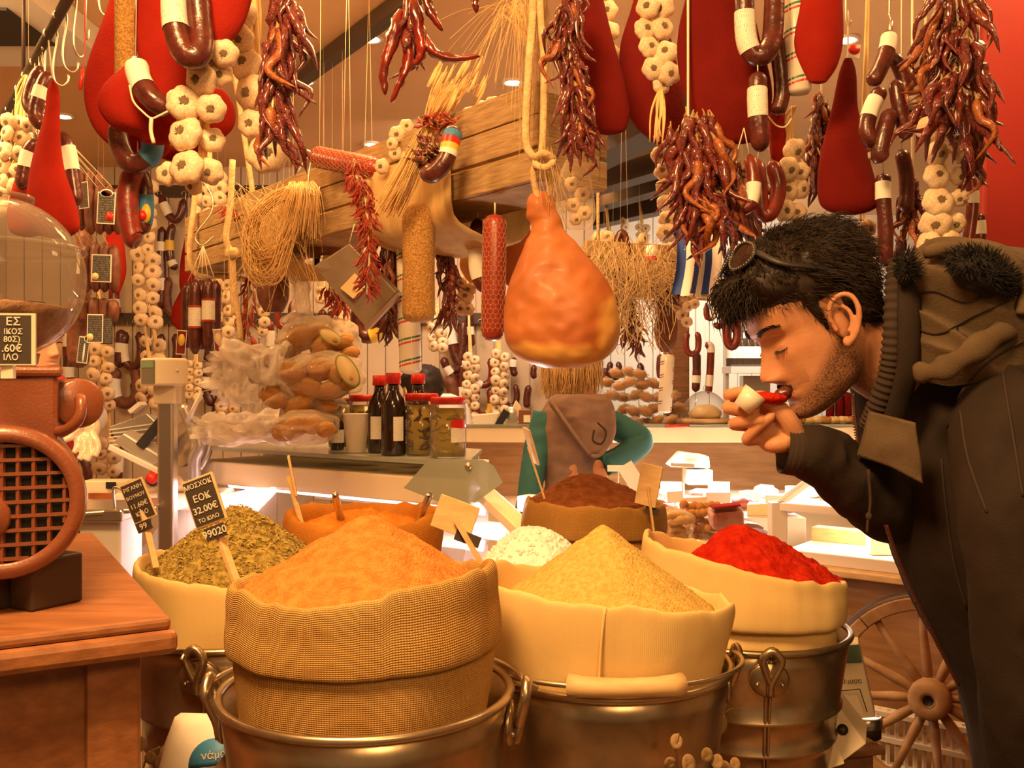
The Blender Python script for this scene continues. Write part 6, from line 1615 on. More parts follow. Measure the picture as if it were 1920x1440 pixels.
# right part of the planked wall
for l, pts, r, m, b in [
    ('dark sausage with a wide white label under the brittle looking garlic paper', [(838, 560), (842, 610), (852, 660), (866, 690)], 10, 'sausage', [(.34, .56, 'paper')]),
    ('plain dark sausage right of the wide white label', [(868, 600), (868, 640), (862, 680), (856, 700)], 9, 'sausage', []),
    ('dark sausage ring with an upright white label left of the ham', U(906, 672, 34, 50), 7, 'sausage_red', [(.30, .48, 'paper')]),
    ('dark red sausage ring below the upright white label', U(906, 728, 32, 52), 8, 'sausage_red', [(.6, .78, 'yellow')]),
    ('slanted dark sausage with a coloured label behind the jars', [(830, 670), (838, 690), (850, 708), (858, 735)], 8, 'sausage', [(.3, .55, 'paper')]),
    ('upright dark sausage with two white labels behind the jar lids', [(868, 672), (866, 700), (866, 740), (864, 780)], 8, 'sausage', [(.05, .2, 'paper'), (.55, .7, 'paper')]),
    ('thin dark sausage with a white label high left of the ham', [(880, 580), (882, 620), (885, 650)], 7, 'sausage', [(.4, .62, 'paper')]),
    ('small dark sausage right of the garlic on the white wall, upper one', [(964, 670), (962, 690), (966, 706)], 7, 'sausage', [(.1, .45, 'paper')]),
    ('dark sausage ring on the white wall above the slicer', U(958, 720, 22, 42), 6, 'sausage', [(.1, .3, 'paper')]),
    ('dark straight sausage on the white wall left of the woman', [(992, 722), (988, 745), (988, 765)], 7, 'sausage', []),
    ('short dark sausage under the ham left of the woman\'s face', [(1002, 684), (1000, 700), (1003, 710)], 6, 'sausage', []),
    ('dark reddish sausage with a white label left of the jars', [(816, 690), (820, 712), (820, 735)], 7, 'sausage_red', [(.3, .62, 'paper')])]:
    ws(l, pts, r, m, b, two=False)
ws('brown flat sausage piece behind the helper in white', [(838, 705), (850, 730), (852, 760)], 13, 'sausage_brown', two=False)
# garlic braids on the wall
GB = [('two column garlic braid down the planked wall left of centre', auto_bulbs(286, 350, 276, 470, 6, 13, 1, 1)+auto_bulbs(272, 480, 278, 600, 6, 15, 2, 2, 14), 4.3, 2.4),
      ('short garlic braid under the long wall braid', auto_bulbs(286, 640, 286, 668, 2, 14, 2, 3, 13), 4.6, 1.9),
      ('two column garlic braid right of the brown sausage bundles', auto_bulbs(188, 655, 190, 755, 5, 14, 2, 4, 14), 4.0, 1.9),
      ('low garlic braid below the shopkeeper\'s arm', auto_bulbs(198, 830, 200, 878, 3, 14, 2, 5, 14), 4.0, 1.6),
      ('garlic braid half hidden behind the scale pole', auto_bulbs(276, 725, 278, 750, 2, 14, 2, 6, 15), 4.4, 1.8),
      ('small bulb garlic braid right of the scale display', auto_bulbs(362, 680, 364, 742, 5, 9, 2, 7, 9), 4.4, 1.9),
      ('dense garlic braid hanging from the far end of the plank beam', auto_bulbs(392, 330, 388, 480, 8, 14, 3, 8, 13), 3.25, 2.5),
      ('garlic braid behind the knotted rope end', auto_bulbs(418, 480, 412, 640, 8, 14, 2, 9, 14), 3.4, 2.2),
      ('small garlic braid low behind the bread bags', auto_bulbs(430, 720, 425, 800, 5, 12, 2, 10, 12), 4.6, 1.9),
      ('garlic braid left of the netted salami behind the jars', auto_bulbs(884, 670, 880, 790, 8, 10, 2, 11, 9), 4.9, 1.9),
      ('garlic braid between the sausage rings and the ham', auto_bulbs(938, 665, 936, 780, 8, 10, 2, 12, 10), 4.9, 1.9),
      ('single column garlic braid left of the sausage rings', auto_bulbs(818, 600, 822, 650, 4, 11, 2, 13, 10), 4.7, 1.9)]
for l, b, Y, z in GB:
    braid(l, b, Y, len(l), top=V((P(b[0][0], 0, Y).x, Y+.03, z)), far=True)
# ================================================================ goods around the beam
def bm_at(px, o=-.1, dz=0): return onbeam(beam_at(px), o, dz)
# netted salami lying on the beam, wire hook behind
p = bm_at(640, 0, .13)
netted('netted red salami lying on top of the plank beam', P(588, 293, 2.22), P(716, 318, 2.08), K(20, 2.15))
hook_mb(P(578, 285, 2.25), .05, .3).thing('wire_hook', 'thin bent wire hook beside the netted salami on the beam', 'hook', 'wire')
MB().tube(spline([P(588, 292, 2.22), P(572, 300, 2.22), P(560, 322, 2.22)], 10), .002, 5).thing('tie_string', 'loose string end at the netted salami on the beam', 'string', 'string')
netted('upright netted red salami hanging left of the ham', P(928, 402, 1.80), P(924, 640, 1.80), K(22, 1.8), P(928, 380, 1.8))
# drapes of sackcloth around the beam
def drape(label, pa, pb_, sag, cut, seed):
    f0, f1 = beam_at(pa), beam_at(pb_); rows = []
    n = 26
    for i in range(n+1):
        f = f0+(f1-f0)*i/n; q = i/n
        row = []
        sg = sag*(.55+.45*sin(pi*min(1, q*1.0+.1)))
        prof = []
        zt = .115-cut(q)
        for o, z in [(.10, .02), (.10, -.10), (.05, -.11-sg*.7), (-.02, -.11-sg), (-.085, -.10-sg*.75), (-.108, -.03-sg*.2), (-.106, .0+zt*.3), (-.104, zt)]:
            prof.append((o, z))
        prof = lerp_rows(prof, 24)
        for o, z in prof:
            w = .010*noise.noise(V((q*6, z*9, seed)))+.006*noise.noise(V((q*22, z*4, seed)))
            row.append(onbeam(f, o-abs(w), z+w*.6))
        rows.append(row)
    mb = MB().rows(rows, 0, (0, 0), False)
    o = mb.thing('sackcloth', label, 'cloth', 'drape')
    m = o.modifiers.new('s', 'SOLIDIFY'); m.thickness = .003
drape('tan sackcloth slung under the plank beam left of the ham', 985, 815, .055, lambda q: .16*max(0, 1-q*1.6), 2)
drape('tan sackcloth band wrapped over the plank beam behind the red pepper string', 668, 596, .05, lambda q: 0, 5)
# small bright pepper string in front of the beam
bunch('bright red string of tiny dried peppers in front of the plank beam', [(668, 330), (686, 380), (690, 440), (692, 500), (688, 552)], 1.93, 230, 24, 21, 51, CH_BR, .95, .5, hang=bm_at(672, -.11, .1), name='small_pepper_string')
bunch('short bright red pepper string at the top of the beam beside the cloth band', [(664, 300), (662, 330), (664, 352)], 2.06, 60, 22, 13, 52, CH_BR, .95, .5, hang=bm_at(664, -.11, .13), name='small_pepper_string')
bunch('dark red peppers hanging behind the tilted grey box', [(716, 440), (722, 500), (728, 560), (735, 620)], 2.4, 70, 40, 16, 53, CH_SM, .7, .2, hang=P(716, 400, 2.4), name='small_pepper_string')
bunch('dull red pepper string behind the straw loops', [(470, 500), (468, 560), (462, 620), (460, 680)], 3.0, 70, 26, 15, 54, CH_BR, .8, .3, hang=P(470, 440, 3.0), name='small_pepper_string')
bunch('red peppers glowing at the far end of the beam beside the rope', [(424, 385), (432, 395), (440, 402)], 2.7, 26, 22, 12, 55, CH_BR, 1.0, .8, name='small_pepper_string')
bunch('red peppers peeking out under the tilted grey box', [(618, 540), (632, 560), (645, 580)], 2.6, 40, 28, 14, 56, CH_BR, .9, .4, hang=P(618, 480, 2.6), name='small_pepper_string')
bunch('glossy dark pepper string left of the netted salami', [(836, 415), (838, 470), (842, 530), (846, 585)], 2.05, 60, 52, 15, 57, flare=.5, hang=bm_at(838, -.1, 0), gold=.1)
bunch('reddish peppers behind the straw, right of the tilted box', [(735, 420), (738, 470), (736, 520)], 2.2, 30, 60, 16, 58, flare=.5, hang=P(735, 390, 2.2), gold=.3)
# grain coated salami, striped salami
t = T('grain_salami', 'thick grainy brown salami hanging under the straw bundle', 'salami', P(786, 604, 1.92))
r_ = K(31, 1.92)
MB().lathe([(r_*.5, 0), (r_*.92, .006), (r_, .02), (r_*.97, .1), (r_, .2), (r_*.9, .225), (r_*.4, .235)], 30, P(785, 604, 1.92), None, 0, (1, 1)).part('salami', 'salami_grain', t)
MB().tube([P(785, 604, 1.92)+V((0, 0, .232)), bm_at(790, -.1, 0)], .002, 5).part('string', 'string', t)
striped('white salami with red and green stripes hanging behind the grainy salami', P(762, 400, 2.15), P(770, 702, 2.15), K(21, 2.15), P(762, 360, 2.15))
# straw bundle tied across the beam
sb = T('straw_bundle', 'bundle of wheat straw tied with red peppers across the plank beam', 'straw', P(740, 400, 1.84))
strands(MB(), [P(730, 392, 1.84), P(768, 320, 1.82), P(802, 238, 1.84)], 130, .030, .014, .0011, 6, curl=.004).part('stalks', 'straw', sb, stuff=True)
strands(MB(), [P(800, 250, 1.84), P(830, 190, 1.86), P(858, 148, 1.88)], 90, .010, .042, .0009, 7, curl=.006).part('stalks', 'straw', sb, stuff=True)
mb = MB(); r0 = rz(12)
for i in range(34):
    p = P(r0.uniform(800, 895), r0.uniform(140, 225), 1.87+r0.uniform(-.03, .03))
    mb.tube([p, p+V((.012, 0, .022)), p+V((.02, 0, .042))], [.0018, .0034, .0006], 5)
mb.part('ears_of_wheat', 'straw', sb, stuff=True)
for i in range(46):
    a = P(r0.uniform(788, 856), r0.uniform(216, 240), 1.82+r0.uniform(-.02, .01))
    inst('chili_pepper', r0.choice(CH_BR), sb, a, zto(V((r0.uniform(-1, 1), -.6, r0.uniform(-1, .3)))), .026)
for i in range(30):
    a = P(r0.uniform(790, 826), r0.uniform(268, 312), 1.80+r0.uniform(-.02, .01))
    inst('chili_pepper', r0.choice(CH_BIG[:6]), sb, a, zto(V((r0.uniform(-1, 1), -.6, r0.uniform(-1, .3)))), .045)
sausage('dark sausage with a blue and red label tied on the straw bundle', [P(852, 240, 1.76), P(846, 262, 1.75), P(836, 300, 1.745), P(812, 326, 1.75), P(796, 322, 1.77)], K(17, 1.76), bands=[(.14, .24, 'blue'), (.24, .32, 'red'), (.32, .38, 'yellow'), (.38, .44, 'paper')], seg=14)
braid('garlic bunch on top of the beam behind the pepper string', [(745, 252, 17), (770, 262, 15), (742, 288, 15), (768, 292, 16), (716, 312, 15), (762, 236, 14), (735, 270, 13), (790, 258, 14)], 2.02, 61, stems=False)
braid('garlic bulbs lying along the near top of the plank beam', [(880, 215, 17), (905, 205, 18), (925, 198, 17), (945, 192, 15), (890, 232, 14), (868, 232, 14)], 1.90, 62, stems=False)
# dry grass spray above the beam
gs = T('dry_grass', 'spray of fine dry grass fanning out left of the ham rope', 'dry grass', P(985, 120, 1.72))
mb = MB(); r0 = rz(15)
for i in range(46):
    tip = (r0.uniform(800, 985), r0.uniform(10, 210)); a = P(1000+r0.uniform(-6, 10), r0.uniform(60, 120), 1.70)
    b = P(960+r0.uniform(-20, 25), 10+r0.uniform(-30, 25), 1.71+r0.uniform(-.05, .05)); c = P(*tip, 1.72+r0.uniform(-.1, .1))
    mb.tube(spline([a, b, (b+c)/2+V((0, 0, .018)), c], 12), lambda f: .0008*(1-.6*f), 3, 0, (0, 0))
mb.part('stems', 'straw', gs, stuff=True)
mb = MB()
for i in range(60):
    x = r0.uniform(985, 1030); a = P(x, -30+r0.uniform(-60, 20), 1.68); b = P(x+r0.uniform(-25, 25), r0.uniform(120, 300), 1.66+r0.uniform(-.03, .03))
    mb.tube(spline([a, a.lerp(b, .5)+V((r0.uniform(-.012, .012), 0, 0)), b], 9), lambda f: .0007*(1-.5*f), 3, 0, (0, 0))
mb.part('loose_fibres', 'rope', gs, stuff=True)
# raffia loops hanging from the beam
rf = T('raffia_hank', 'big hank of golden raffia looped over the plank beam', 'raffia', P(500, 520, 2.4))
mb = MB(); r0 = rz(18)
for i in range(150):
    s1 = r0.uniform(-14, 14); Yk = 2.36+r0.uniform(-.05, .05); k = r0.uniform(.92, 1.06)
    mb.tube(spline([P(580, 345+s1*.4, Yk), P(520+s1, 365+s1*.3, Yk), P(478+s1, 410, Yk), P(470+s1*1.2, 470*k, Yk), P(490+s1, 505*k, Yk-.02), P(520+s1, 492*k, Yk-.03), P(548+s1, 420, Yk-.03), P(590+s1*.5, 350, Yk-.02)], 22), .0011, 3, 0, (0, 0))
for i in range(260):
    x = r0.uniform(515, 600); Yk = 2.30+r0.uniform(-.05, .05); e = r0.uniform(380, 455)
    a = P(x*.6+580*.4, 345+r0.uniform(-6, 8), Yk); b = P(x+r0.uniform(-8, 14), e, Yk-.02)
    mb.tube(spline([a, a.lerp(b, .4)+V((.008, -.012, .006)), b], 8), lambda f: .0011*(1-.5*f), 3, 0, (0, 0))
for i in range(90):
    a = P(r0.uniform(430, 600), r0.uniform(340, 400), 2.33); b = P(r0.uniform(410, 610), r0.uniform(400, 600), 2.33+r0.uniform(-.06, .06))
    mb.tube(spline([a, a.lerp(b, .5)+V((r0.uniform(-.03, .03), 0, r0.uniform(-.01, .02))), b], 9), .0007, 3, 0, (0, 0))
mb.part('fibres', 'straw', rf, stuff=True)
t = T('knotted_rope', 'pale rope with a knot hanging from the far end of the beam', 'rope', P(440, 700, 2.55))
MB().tube(spline([P(436, 300, 2.55), P(432, 380, 2.55), P(424, 440, 2.55), P(428, 462, 2.55), P(436, 474, 2.55)], 20), .0085, 8).part('rope', 'rope', t)
MB().tube(spline([P(436, 476, 2.55), P(440, 540, 2.55), P(448, 600, 2.55), P(452, 640, 2.55)], 16), .0075, 8).tube(spline([P(434, 476, 2.56), P(436, 530, 2.56), P(440, 590, 2.56)], 16), .007, 8).part('rope_tail', 'rope', t)
MB().ell(P(435, 474, 2.54), (.019, .016, .016), 14, 10, 0, None, .25, 30).part('knot', 'rope', t)
# things under the left half of the beam
t = T('hanging_basket', 'dark rough basket hanging among the raffia strands', 'basket', P(512, 590, 2.75))
ringbody([(505, 490, 530), (525, 482, 540), (560, 484, 540), (585, 496, 530)], 2.75, .7, n=24, seg=30, wob=.08, seed=4).part('body', 'sausage_brown', t)
MB().tube([P(510, 506, 2.75), P(512, 440, 2.75)], .002, 5).part('string', 'string', t)
braid('garlic string under the raffia hank', [(548, 455, 15), (556, 485, 16), (545, 510, 14), (560, 470, 13)], 2.7, 63, top=P(550, 400, 2.7), far=True)
t = T('cellophane_bag', 'shiny amber cellophane bag glinting under the sackcloth band', 'bag', P(615, 480, 2.5))
ringbody([(402, 610, 636), (420, 592, 640), (450, 582, 640), (478, 590, 632)], 2.5, .5, n=24, seg=26, wob=.16, seed=2).part('contents', 'chili_gold', t)
ringbody([(398, 604, 640), (418, 586, 644), (450, 577, 644), (484, 584, 636)], 2.5, .56, n=24, seg=26, wob=.22, seed=9).part('film', 'film', t)
MB().tube([P(622, 404, 2.5), P(622, 360, 2.5)], .0016, 4).part('string', 'string', t)
ws('dark sausage loop peeking above the tilted grey box', [(640, 440), (642, 420), (650, 415), (658, 428), (660, 460)], 9, 'sausage', Y=2.55, z=2.0)
ws('thin dark sausage left of the tilted grey box', [(598, 470), (594, 490), (600, 506)], 6, 'sausage', Y=2.6, z=2.0, two=False)
ws('dark sausage ring with a colourful label below the tilted grey box', U(690, 570, 40, 62), 13, 'sausage', [(.54, .72, 'yellow')], Y=2.9, z=1.9)
ws('pair of small dark sausages above the bread bags', [(606, 580), (604, 600), (606, 622)], 8, 'sausage', Y=3.4, z=1.9, two=False)
ws('second small dark sausage above the bread bags', [(622, 582), (622, 602), (620, 624)], 8, 'sausage', Y=3.4, z=1.9, two=False)
ws('dark red sausage ring behind the bread bag neck', U(536, 565, 30, 50), 7, 'sausage_red', Y=3.4, z=1.9)
ws('long dark sausage left of the bread bag neck', [(548, 570), (550, 610), (548, 640)], 9, 'sausage', Y=3.5, z=1.9, two=False)
ws('dark sausage under the knotted rope end', [(455, 650), (470, 680), (476, 720)], 9, 'sausage', Y=3.6, z=1.9, two=False)
ws('red sausage with a pink label behind the bread bag', [(505, 600), (506, 650), (502, 690)], 9, 'sausage_red', [(.2, .5, 'paper')], Y=3.6, z=1.9, two=False)
braid('few garlic bulbs right of the small dark sausages', [(632, 600, 13), (646, 592, 13), (640, 620, 14), (655, 612, 13)], 3.3, 64, top=P(642, 540, 3.3), far=True)
braid('garlic pair left of the bread bag neck', [(494, 585, 11), (496, 604, 12), (492, 622, 11)], 3.3, 65, top=P(494, 540, 3.3), far=True)
braid('garlic cluster above the small dark sausages', [(602, 560, 11), (612, 550, 10), (600, 545, 10)], 3.4, 67, top=P(606, 500, 3.4), far=True)
# three salamis on a hook beside the garlic
t = T('salami_bundle', 'bundle of long dark salamis with orange and white labels hung on strings', 'salami', P(378, 668, 2.75))
for x, d, y0, y1, lm in ((352, .02, 530, 652, None), (366, -.02, 524, 664, (575, 614)), (391, -.02, 522, 662, (562, 602)), (404, .02, 526, 655, None), (378, .04, 525, 655, None)):
    MB().tube(spline([P(x, y0, 2.75+d), P(x-1, (y0+y1)/2, 2.75+d), P(x, y1, 2.75+d)], 14), lambda f: K(11.5, 2.75)*(sqrt(max(.1, 1-abs(2*f-1)**9))), 12).part('salami', 'sausage', t)
    if lm:
        MB().tube([P(x-.5, lm[0], 2.75+d), P(x-.5, lm[1], 2.75+d)], K(12.2, 2.75), 14, 0, (0, 0)).part('label', 'paper_print', t)
        for yy2 in lm: MB().tube([P(x-.5, yy2-2, 2.75+d), P(x-.5, yy2+2, 2.75+d)], K(12.6, 2.75), 14, 0, (0, 0)).part('label_band', 'chili_bright', t)
for x, y in ((340, 642), (410, 640)):
    card(t, P(x, y, 2.72), K(18, 2.72), K(46, 2.72), .08*(1 if x > 370 else -1), m='sausage_red', logo=[(0, .1, .35, .25, 'yellow')])
mb = MB()
for x in (352, 366, 378, 391, 404): mb.tube([P(x, 528, 2.75), P(381, 460, 2.75)], .0014, 4)
mb.part('strings', 'string', t)
MB().tube(spline([P(381, 340, 2.75), P(398, 370, 2.75), P(396, 400, 2.75), P(370, 435, 2.75), P(367, 450, 2.75), P(380, 460, 2.75), P(402, 442, 2.75)], 24), .0022, 6).tube([P(381, 342, 2.75), (P(381, 0, 2.75).x, 2.75, 2.66)], .0016, 4).part('wire_hook', 'wire', t)
# tilted grey box lid
bxp = [P(588, 500, 2.15), P(655, 456, 2.12), P(744, 548, 2.10), P(684, 612, 2.13)]
t = T('tin_box', 'tilted flat grey tin box with a yellow paper note hanging under the beam', 'box', bxp[3])
MB().prism(bxp, (.004, .035, .006)).part('box', 'tin_grey', t, .003)
MB().prism([P(683, 612, 2.125), P(744, 549, 2.095), P(746, 556, 2.10), P(688, 618, 2.13)], (.006, .034, .006)).part('edge', 'steel_grey', t)
MB().prism([P(588, 500, 2.147), P(610, 484, 2.14), P(622, 505, 2.138), P(603, 510, 2.145)], (0, .002, 0)).part('corner_tab', 'tin_grey', t)
MB().prism([P(638, 540, 2.118), P(665, 512, 2.113), P(690, 535, 2.11), P(662, 560, 2.113)], (0, .003, 0)).part('paper_note', 'cheese', t)
MB().tube([P(655, 456, 2.13), P(665, 420, 2.12)], .0016, 4).part('string', 'string', t)
# right of the ham and left of it
t = sausage('dark sausage with a wide white label between the netted salami and the sackcloth', [P(896, 410, 1.98), P(894, 450, 1.97), P(893, 500, 1.97), P(902, 530, 1.97), P(912, 538, 1.97)], K(14, 1.97), bands=[(.30, .66, 'paper')], hang=P(897, 380, 1.98), tied=False)
for l, rows, Y in [('pale orange cured ham behind the labelled sausage', [(425, 880, 905), (460, 868, 925), (500, 862, 940), (530, 880, 935)], 2.25), ('orange cured ham peeking out left of the big ham', [(400, 955, 985), (450, 945, 1000), (500, 942, 1010), (535, 950, 1000)], 2.1)]:
    t = T('ham', l, 'ham', P(905, rows[-1][0], Y))
    ringbody(rows, Y, .5, n=30, seg=30, wob=.05, seed=3).part('flesh', 'ham_fat' if 'pale' in l else 'ham', t)
    MB().tube([P((rows[0][1]+rows[0][2])/2, rows[0][0], Y), P((rows[0][1]+rows[0][2])/2, 370, Y)], .002, 5).part('string', 'string', t)
braid('pale garlic with papery skins beside the glossy pepper string', [(862, 530, 15), (872, 556, 16), (862, 578, 15), (880, 540, 14), (878, 580, 12)], 2.3, 66, top=P(868, 480, 2.3))
t = T('garlic_net', 'clear bag of garlic and dried flowers behind the ham rope', 'bag', P(1085, 430, 1.66))
ringbody([(300, 1062, 1090), (330, 1050, 1105), (370, 1048, 1112), (410, 1056, 1114), (430, 1066, 1104)], 1.66, .6, n=30, seg=30, wob=.18, seed=6).part('film', 'film', t)
for x, y, r in ((1072, 345, 14), (1092, 365, 15), (1075, 385, 15), (1096, 400, 15), (1080, 412, 12)): inst('garlic_bulb', BULBS[1], t, P(x, y, 1.66), zto(V((.2*(x % 3-1), 1, .3))), K(r, 1.66))
MB().tube([P(1076, 304, 1.66), P(1076, 220, 1.62), H(1076, 1.62)], .002, 5).part('string', 'string', t)
# ================================================================ second beam, flag and goods on the right
s0, s1_ = P(1095, 503, 3.05), P(1345, 520, 3.25); s1_.z = s0.z
b2 = T('hanging_beam', 'short weathered plank trough behind the ham carrying straw and garlic', 'beam', (s0+s1_)/2-V((0, 0, .08)))
for dz in (-.055, .0, .055):
    MB().bar(s0+V((0, -.06, dz)), s1_+V((0, -.06, dz)), .016, .052).part('plank', 'plank', b2, .002)
    MB().bar(s0+V((0, .06, dz)), s1_+V((0, .06, dz)), .016, .052).part('plank', 'plank', b2, .002)
MB().bar(s0-V((0, 0, .07)), s1_-V((0, 0, .07)), .13, .014).part('bottom_board', 'plank', b2)
mb = MB()
for f in (.1, .9):
    q = s0.lerp(s1_, f); mb.tube([q+V((0, 0, -.08)), (q.x, q.y, CH)], .006, 6)
mb.part('hanging_rope', 'rope', b2)
braid('garlic heap on the second beam right of the ham', [(1122, 448, 15), (1140, 445, 14), (1132, 462, 15), (1112, 462, 13), (1150, 460, 13), (1196, 462, 13), (1206, 448, 12), (1215, 470, 12)], 3.15, 71, stems=False, far=True)
braid('garlic bulbs at the right end of the second beam', [(1248, 468, 12), (1262, 462, 13), (1272, 476, 12), (1240, 480, 11)], 3.15, 72, stems=False, far=True)
ws('dark sausage lying over the second beam', [(1162, 480), (1158, 452), (1166, 436), (1174, 452), (1178, 482)], 7, 'sausage', Y=3.05, z=2.2)
t = T('small_jar', 'small jar with a white and red band on the second beam', 'jar', P(1222, 490, 3.12))
MB().lathe([(0, 0), (.022, 0), (.022, .035), (.016, .045), (.016, .05), (0, .05)], 16, P(1222, 490, 3.02)).part('body', 'shirt_white', t)
MB().lathe([(.0225, .0), (.0225, .014)], 16, P(1222, 490, 3.02)).part('band', 'red', t)
rf = T('raffia_tangle', 'tangle of raffia strands hanging from the second beam beside the ham', 'raffia', P(1190, 660, 2.95))
mb = MB(); r0 = rz(23)
for i in range(230):
    x = r0.uniform(1108, 1265); Yk = 2.93+r0.uniform(-.08, .06); a = P(x, r0.uniform(440, 535), Yk)
    e = P(x+r0.uniform(-45, 50), r0.uniform(540, 670) if 1130 < x < 1230 else r0.uniform(510, 580), Yk)
    mb.tube(spline([a, a.lerp(e, .35)+V((r0.uniform(-.03, .03), -.02, 0)), a.lerp(e, .7)+V((r0.uniform(-.05, .05), 0, r0.uniform(-.02, .03))), e], 10), .0012, 3, 0, (0, 0))
mb.part('fibres', 'rope', rf, stuff=True)
bunch('dark red pepper string inside the raffia tangle', [(1170, 500), (1174, 560), (1184, 610), (1192, 645)], 2.98, 60, 34, 15, 74, CH_SM, .8, .3, hang=P(1170, 495, 2.98), name='small_pepper_string')
bunch('short red pepper string left in the raffia tangle', [(1162, 500), (1164, 540), (1170, 570)], 3.0, 34, 28, 14, 75, CH_SM, .8, .3, name='small_pepper_string')
bunch('dark pepper bunch under the second beam left of the flag', [(1240, 510), (1246, 540), (1250, 560)], 3.0, 34, 38, 22, 76, CH_SM, .9, .3, name='small_pepper_string')
t = T('ham', 'oval brown cured ham hanging left of the wooden post', 'ham', P(1248, 662, 3.2))
ringbody([(566, 1240, 1258), (585, 1232, 1266), (615, 1226, 1270), (645, 1230, 1266), (660, 1240, 1256)], 3.2, .7, n=26, seg=28, wob=.06, seed=8).part('flesh', 'sausage_brown', t)
MB().tube([P(1249, 568, 3.2), P(1250, 530, 3.2)], .002, 4).part('string', 'string', t)
braid('garlic bunch under the flag above the wooden post', [(1284, 556, 12), (1300, 552, 12), (1290, 575, 12), (1278, 590, 12), (1302, 570, 11), (1288, 604, 11)], 3.0, 77, top=P(1290, 520, 3.0), far=True)
# flag
fg = T('striped_flag', 'blue and white striped cloth flag hanging behind the dried peppers', 'flag', P(1310, 555, 2.5))
fx = [1266, 1282, 1296, 1308, 1322, 1334, 1350]
for k in range(6):
    rows = []
    for i in range(13):
        y = 425+i*10.5; row = []
        for j in range(5):
            x = fx[k]+(fx[k+1]-fx[k])*j/4
            wv_ = 7*sin((y-430)/36+k*.2)*((y-425)/126)
            row.append(P(x+wv_+(y-500)*.02*(x-1308)*.1, y+ (4 if k % 2 else 0)*(i == 12), 2.5)+V((0, .02*sin(x*.12)+.008*sin(y*.05), 0)))
        rows.append(row)
    MB().rows(rows, 0, (0, 0), False).part('stripe', 'shirt_white' if k % 2 else 'flag_blue', fg)
MB().tube([P(1262, 424, 2.5), P(1354, 424, 2.5)], .004, 6).tube([P(1308, 424, 2.5), V((P(1308, 0, 2.5).x, 2.5, 2.695))], .0009, 4).part('rod', 'dark_metal', fg)
# sausages by the white boarded wall
for l, pts, r, m, b, Y in [
    ('red sausage hook shape with a white label on the white boarded wall', [(1324, 568), (1326, 595), (1338, 592), (1342, 568), (1354, 570), (1360, 590), (1350, 612), (1338, 606)], 6, 'sausage_red', [(.22, .38, 'paper')], 4.4),
    ('small dark red sausage ring left of the white boarded wall', U(1298, 622, 24, 42), 6, 'sausage_red', [], 4.2),
    ('thick dark sausage with a pale label beside the post', [(1306, 660), (1306, 700), (1304, 735)], 8, 'sausage', [(.55, .75, 'paper')], 4.3),
    ('red sausage chain with a pale label on the white boarded wall', [(1322, 648), (1332, 650), (1332, 680), (1330, 715), (1328, 738)], 7, 'sausage_red', [(.1, .36, 'paper'), (.66, .84, 'paper')], 4.3),
    ('dark red sausage loop at the man\'s forehead on the white wall', U(1372, 590, 20, 60), 8, 'sausage_red', [], 4.3),
    ('dark sausage by the wooden post, left side', [(1238, 664), (1236, 690), (1238, 710)], 6, 'sausage', [], 4.0),
    ('thin dark sausage hanging left of the post behind the sweets', [(1230, 740), (1250, 755), (1252, 780)], 8, 'sausage_red', [], 4.5),
    ('dark ring sausage on the wall behind the wrapped sweets', U(1152, 678, 18, 30), 6, 'sausage', [], 5.0),
    ('dark sausage on the wall above the wrapped sweets', [(1134, 690), (1136, 702), (1132, 712)], 6, 'sausage', [], 5.0),
    ('short dark sausages in a row above the wrapped sweets', [(1200, 680), (1202, 705), (1200, 720)], 7, 'sausage', [], 5.0)]:
    ws(l, pts, r, m, b, Y=Y, z=2.2, two=False)
striped('striped white salami with a bright edge left of the wooden post', P(1252, 664, 3.7), P(1246, 775, 3.7), K(13, 3.7), V((P(1252, 0, 3.7).x, 3.7, 2.695)))
for l, b, Y in [('far garlic braid in the bright right bay, nearest the ham', auto_bulbs(1140, 440, 1142, 470, 3, 9, 2, 31, 8), 5.6), ('far garlic braid in the bright right bay beside the dark rail', auto_bulbs(1205, 425, 1208, 470, 4, 8, 2, 32, 8), 5.8), ('far garlic braid hanging right of the bright ceiling strip', auto_bulbs(1170, 415, 1172, 450, 4, 8, 1, 33, 8), 6.0)]:
    braid(l, b, Y, len(l), top=V((P(b[0][0], 0, Y).x, Y, 2.65)), far=True)
# bottle shelf far right
t = T('wall_shelf', 'white wall shelf with bottles beside the man\'s nose', 'shelf', P(1420, 700, 5.9))
MB().bar(P(1362, 694, 5.9), P(1560, 694, 5.9), .25, .04).part('board', 'white_metal', t)
MB().bar(P(1362, 560, 6.02), P(1362, 800, 6.02), .02, .05).part('side_panel', 'white_metal', t)
MB().bar(P(1390, 726, 5.95), P(1440, 726, 5.95), .1, .14).part('grey_box', 'steel_grey', t)
btm = MB().lathe([(0, 0), (.034, 0), (.036, .01), (.036, .15), (.028, .18), (.013, .205), (.012, .27), (.014, .275), (.014, .285), (0, .285)], 14).mesh('bottle', ['bottle_glass'])
lbm = MB().lathe([(.0368, .05), (.0368, .12)], 14).mesh('label', ['paper'])
cpm = MB().lathe([(.0135, .24), (.0155, .243), (.0155, .289), (0, .29)], 12).mesh('cap', ['red'])
for i, x in enumerate([1372, 1383, 1394, 1406, 1418, 1430, 1442]):
    b = P(x, 687, 5.86)
    t = T('wine_bottle', 'dark bottle with a pale label standing on the far white shelf', 'bottle', b, 'bottles on the far white shelf')
    inst('bottle', btm, t, b); inst('label', lbm, t, b)
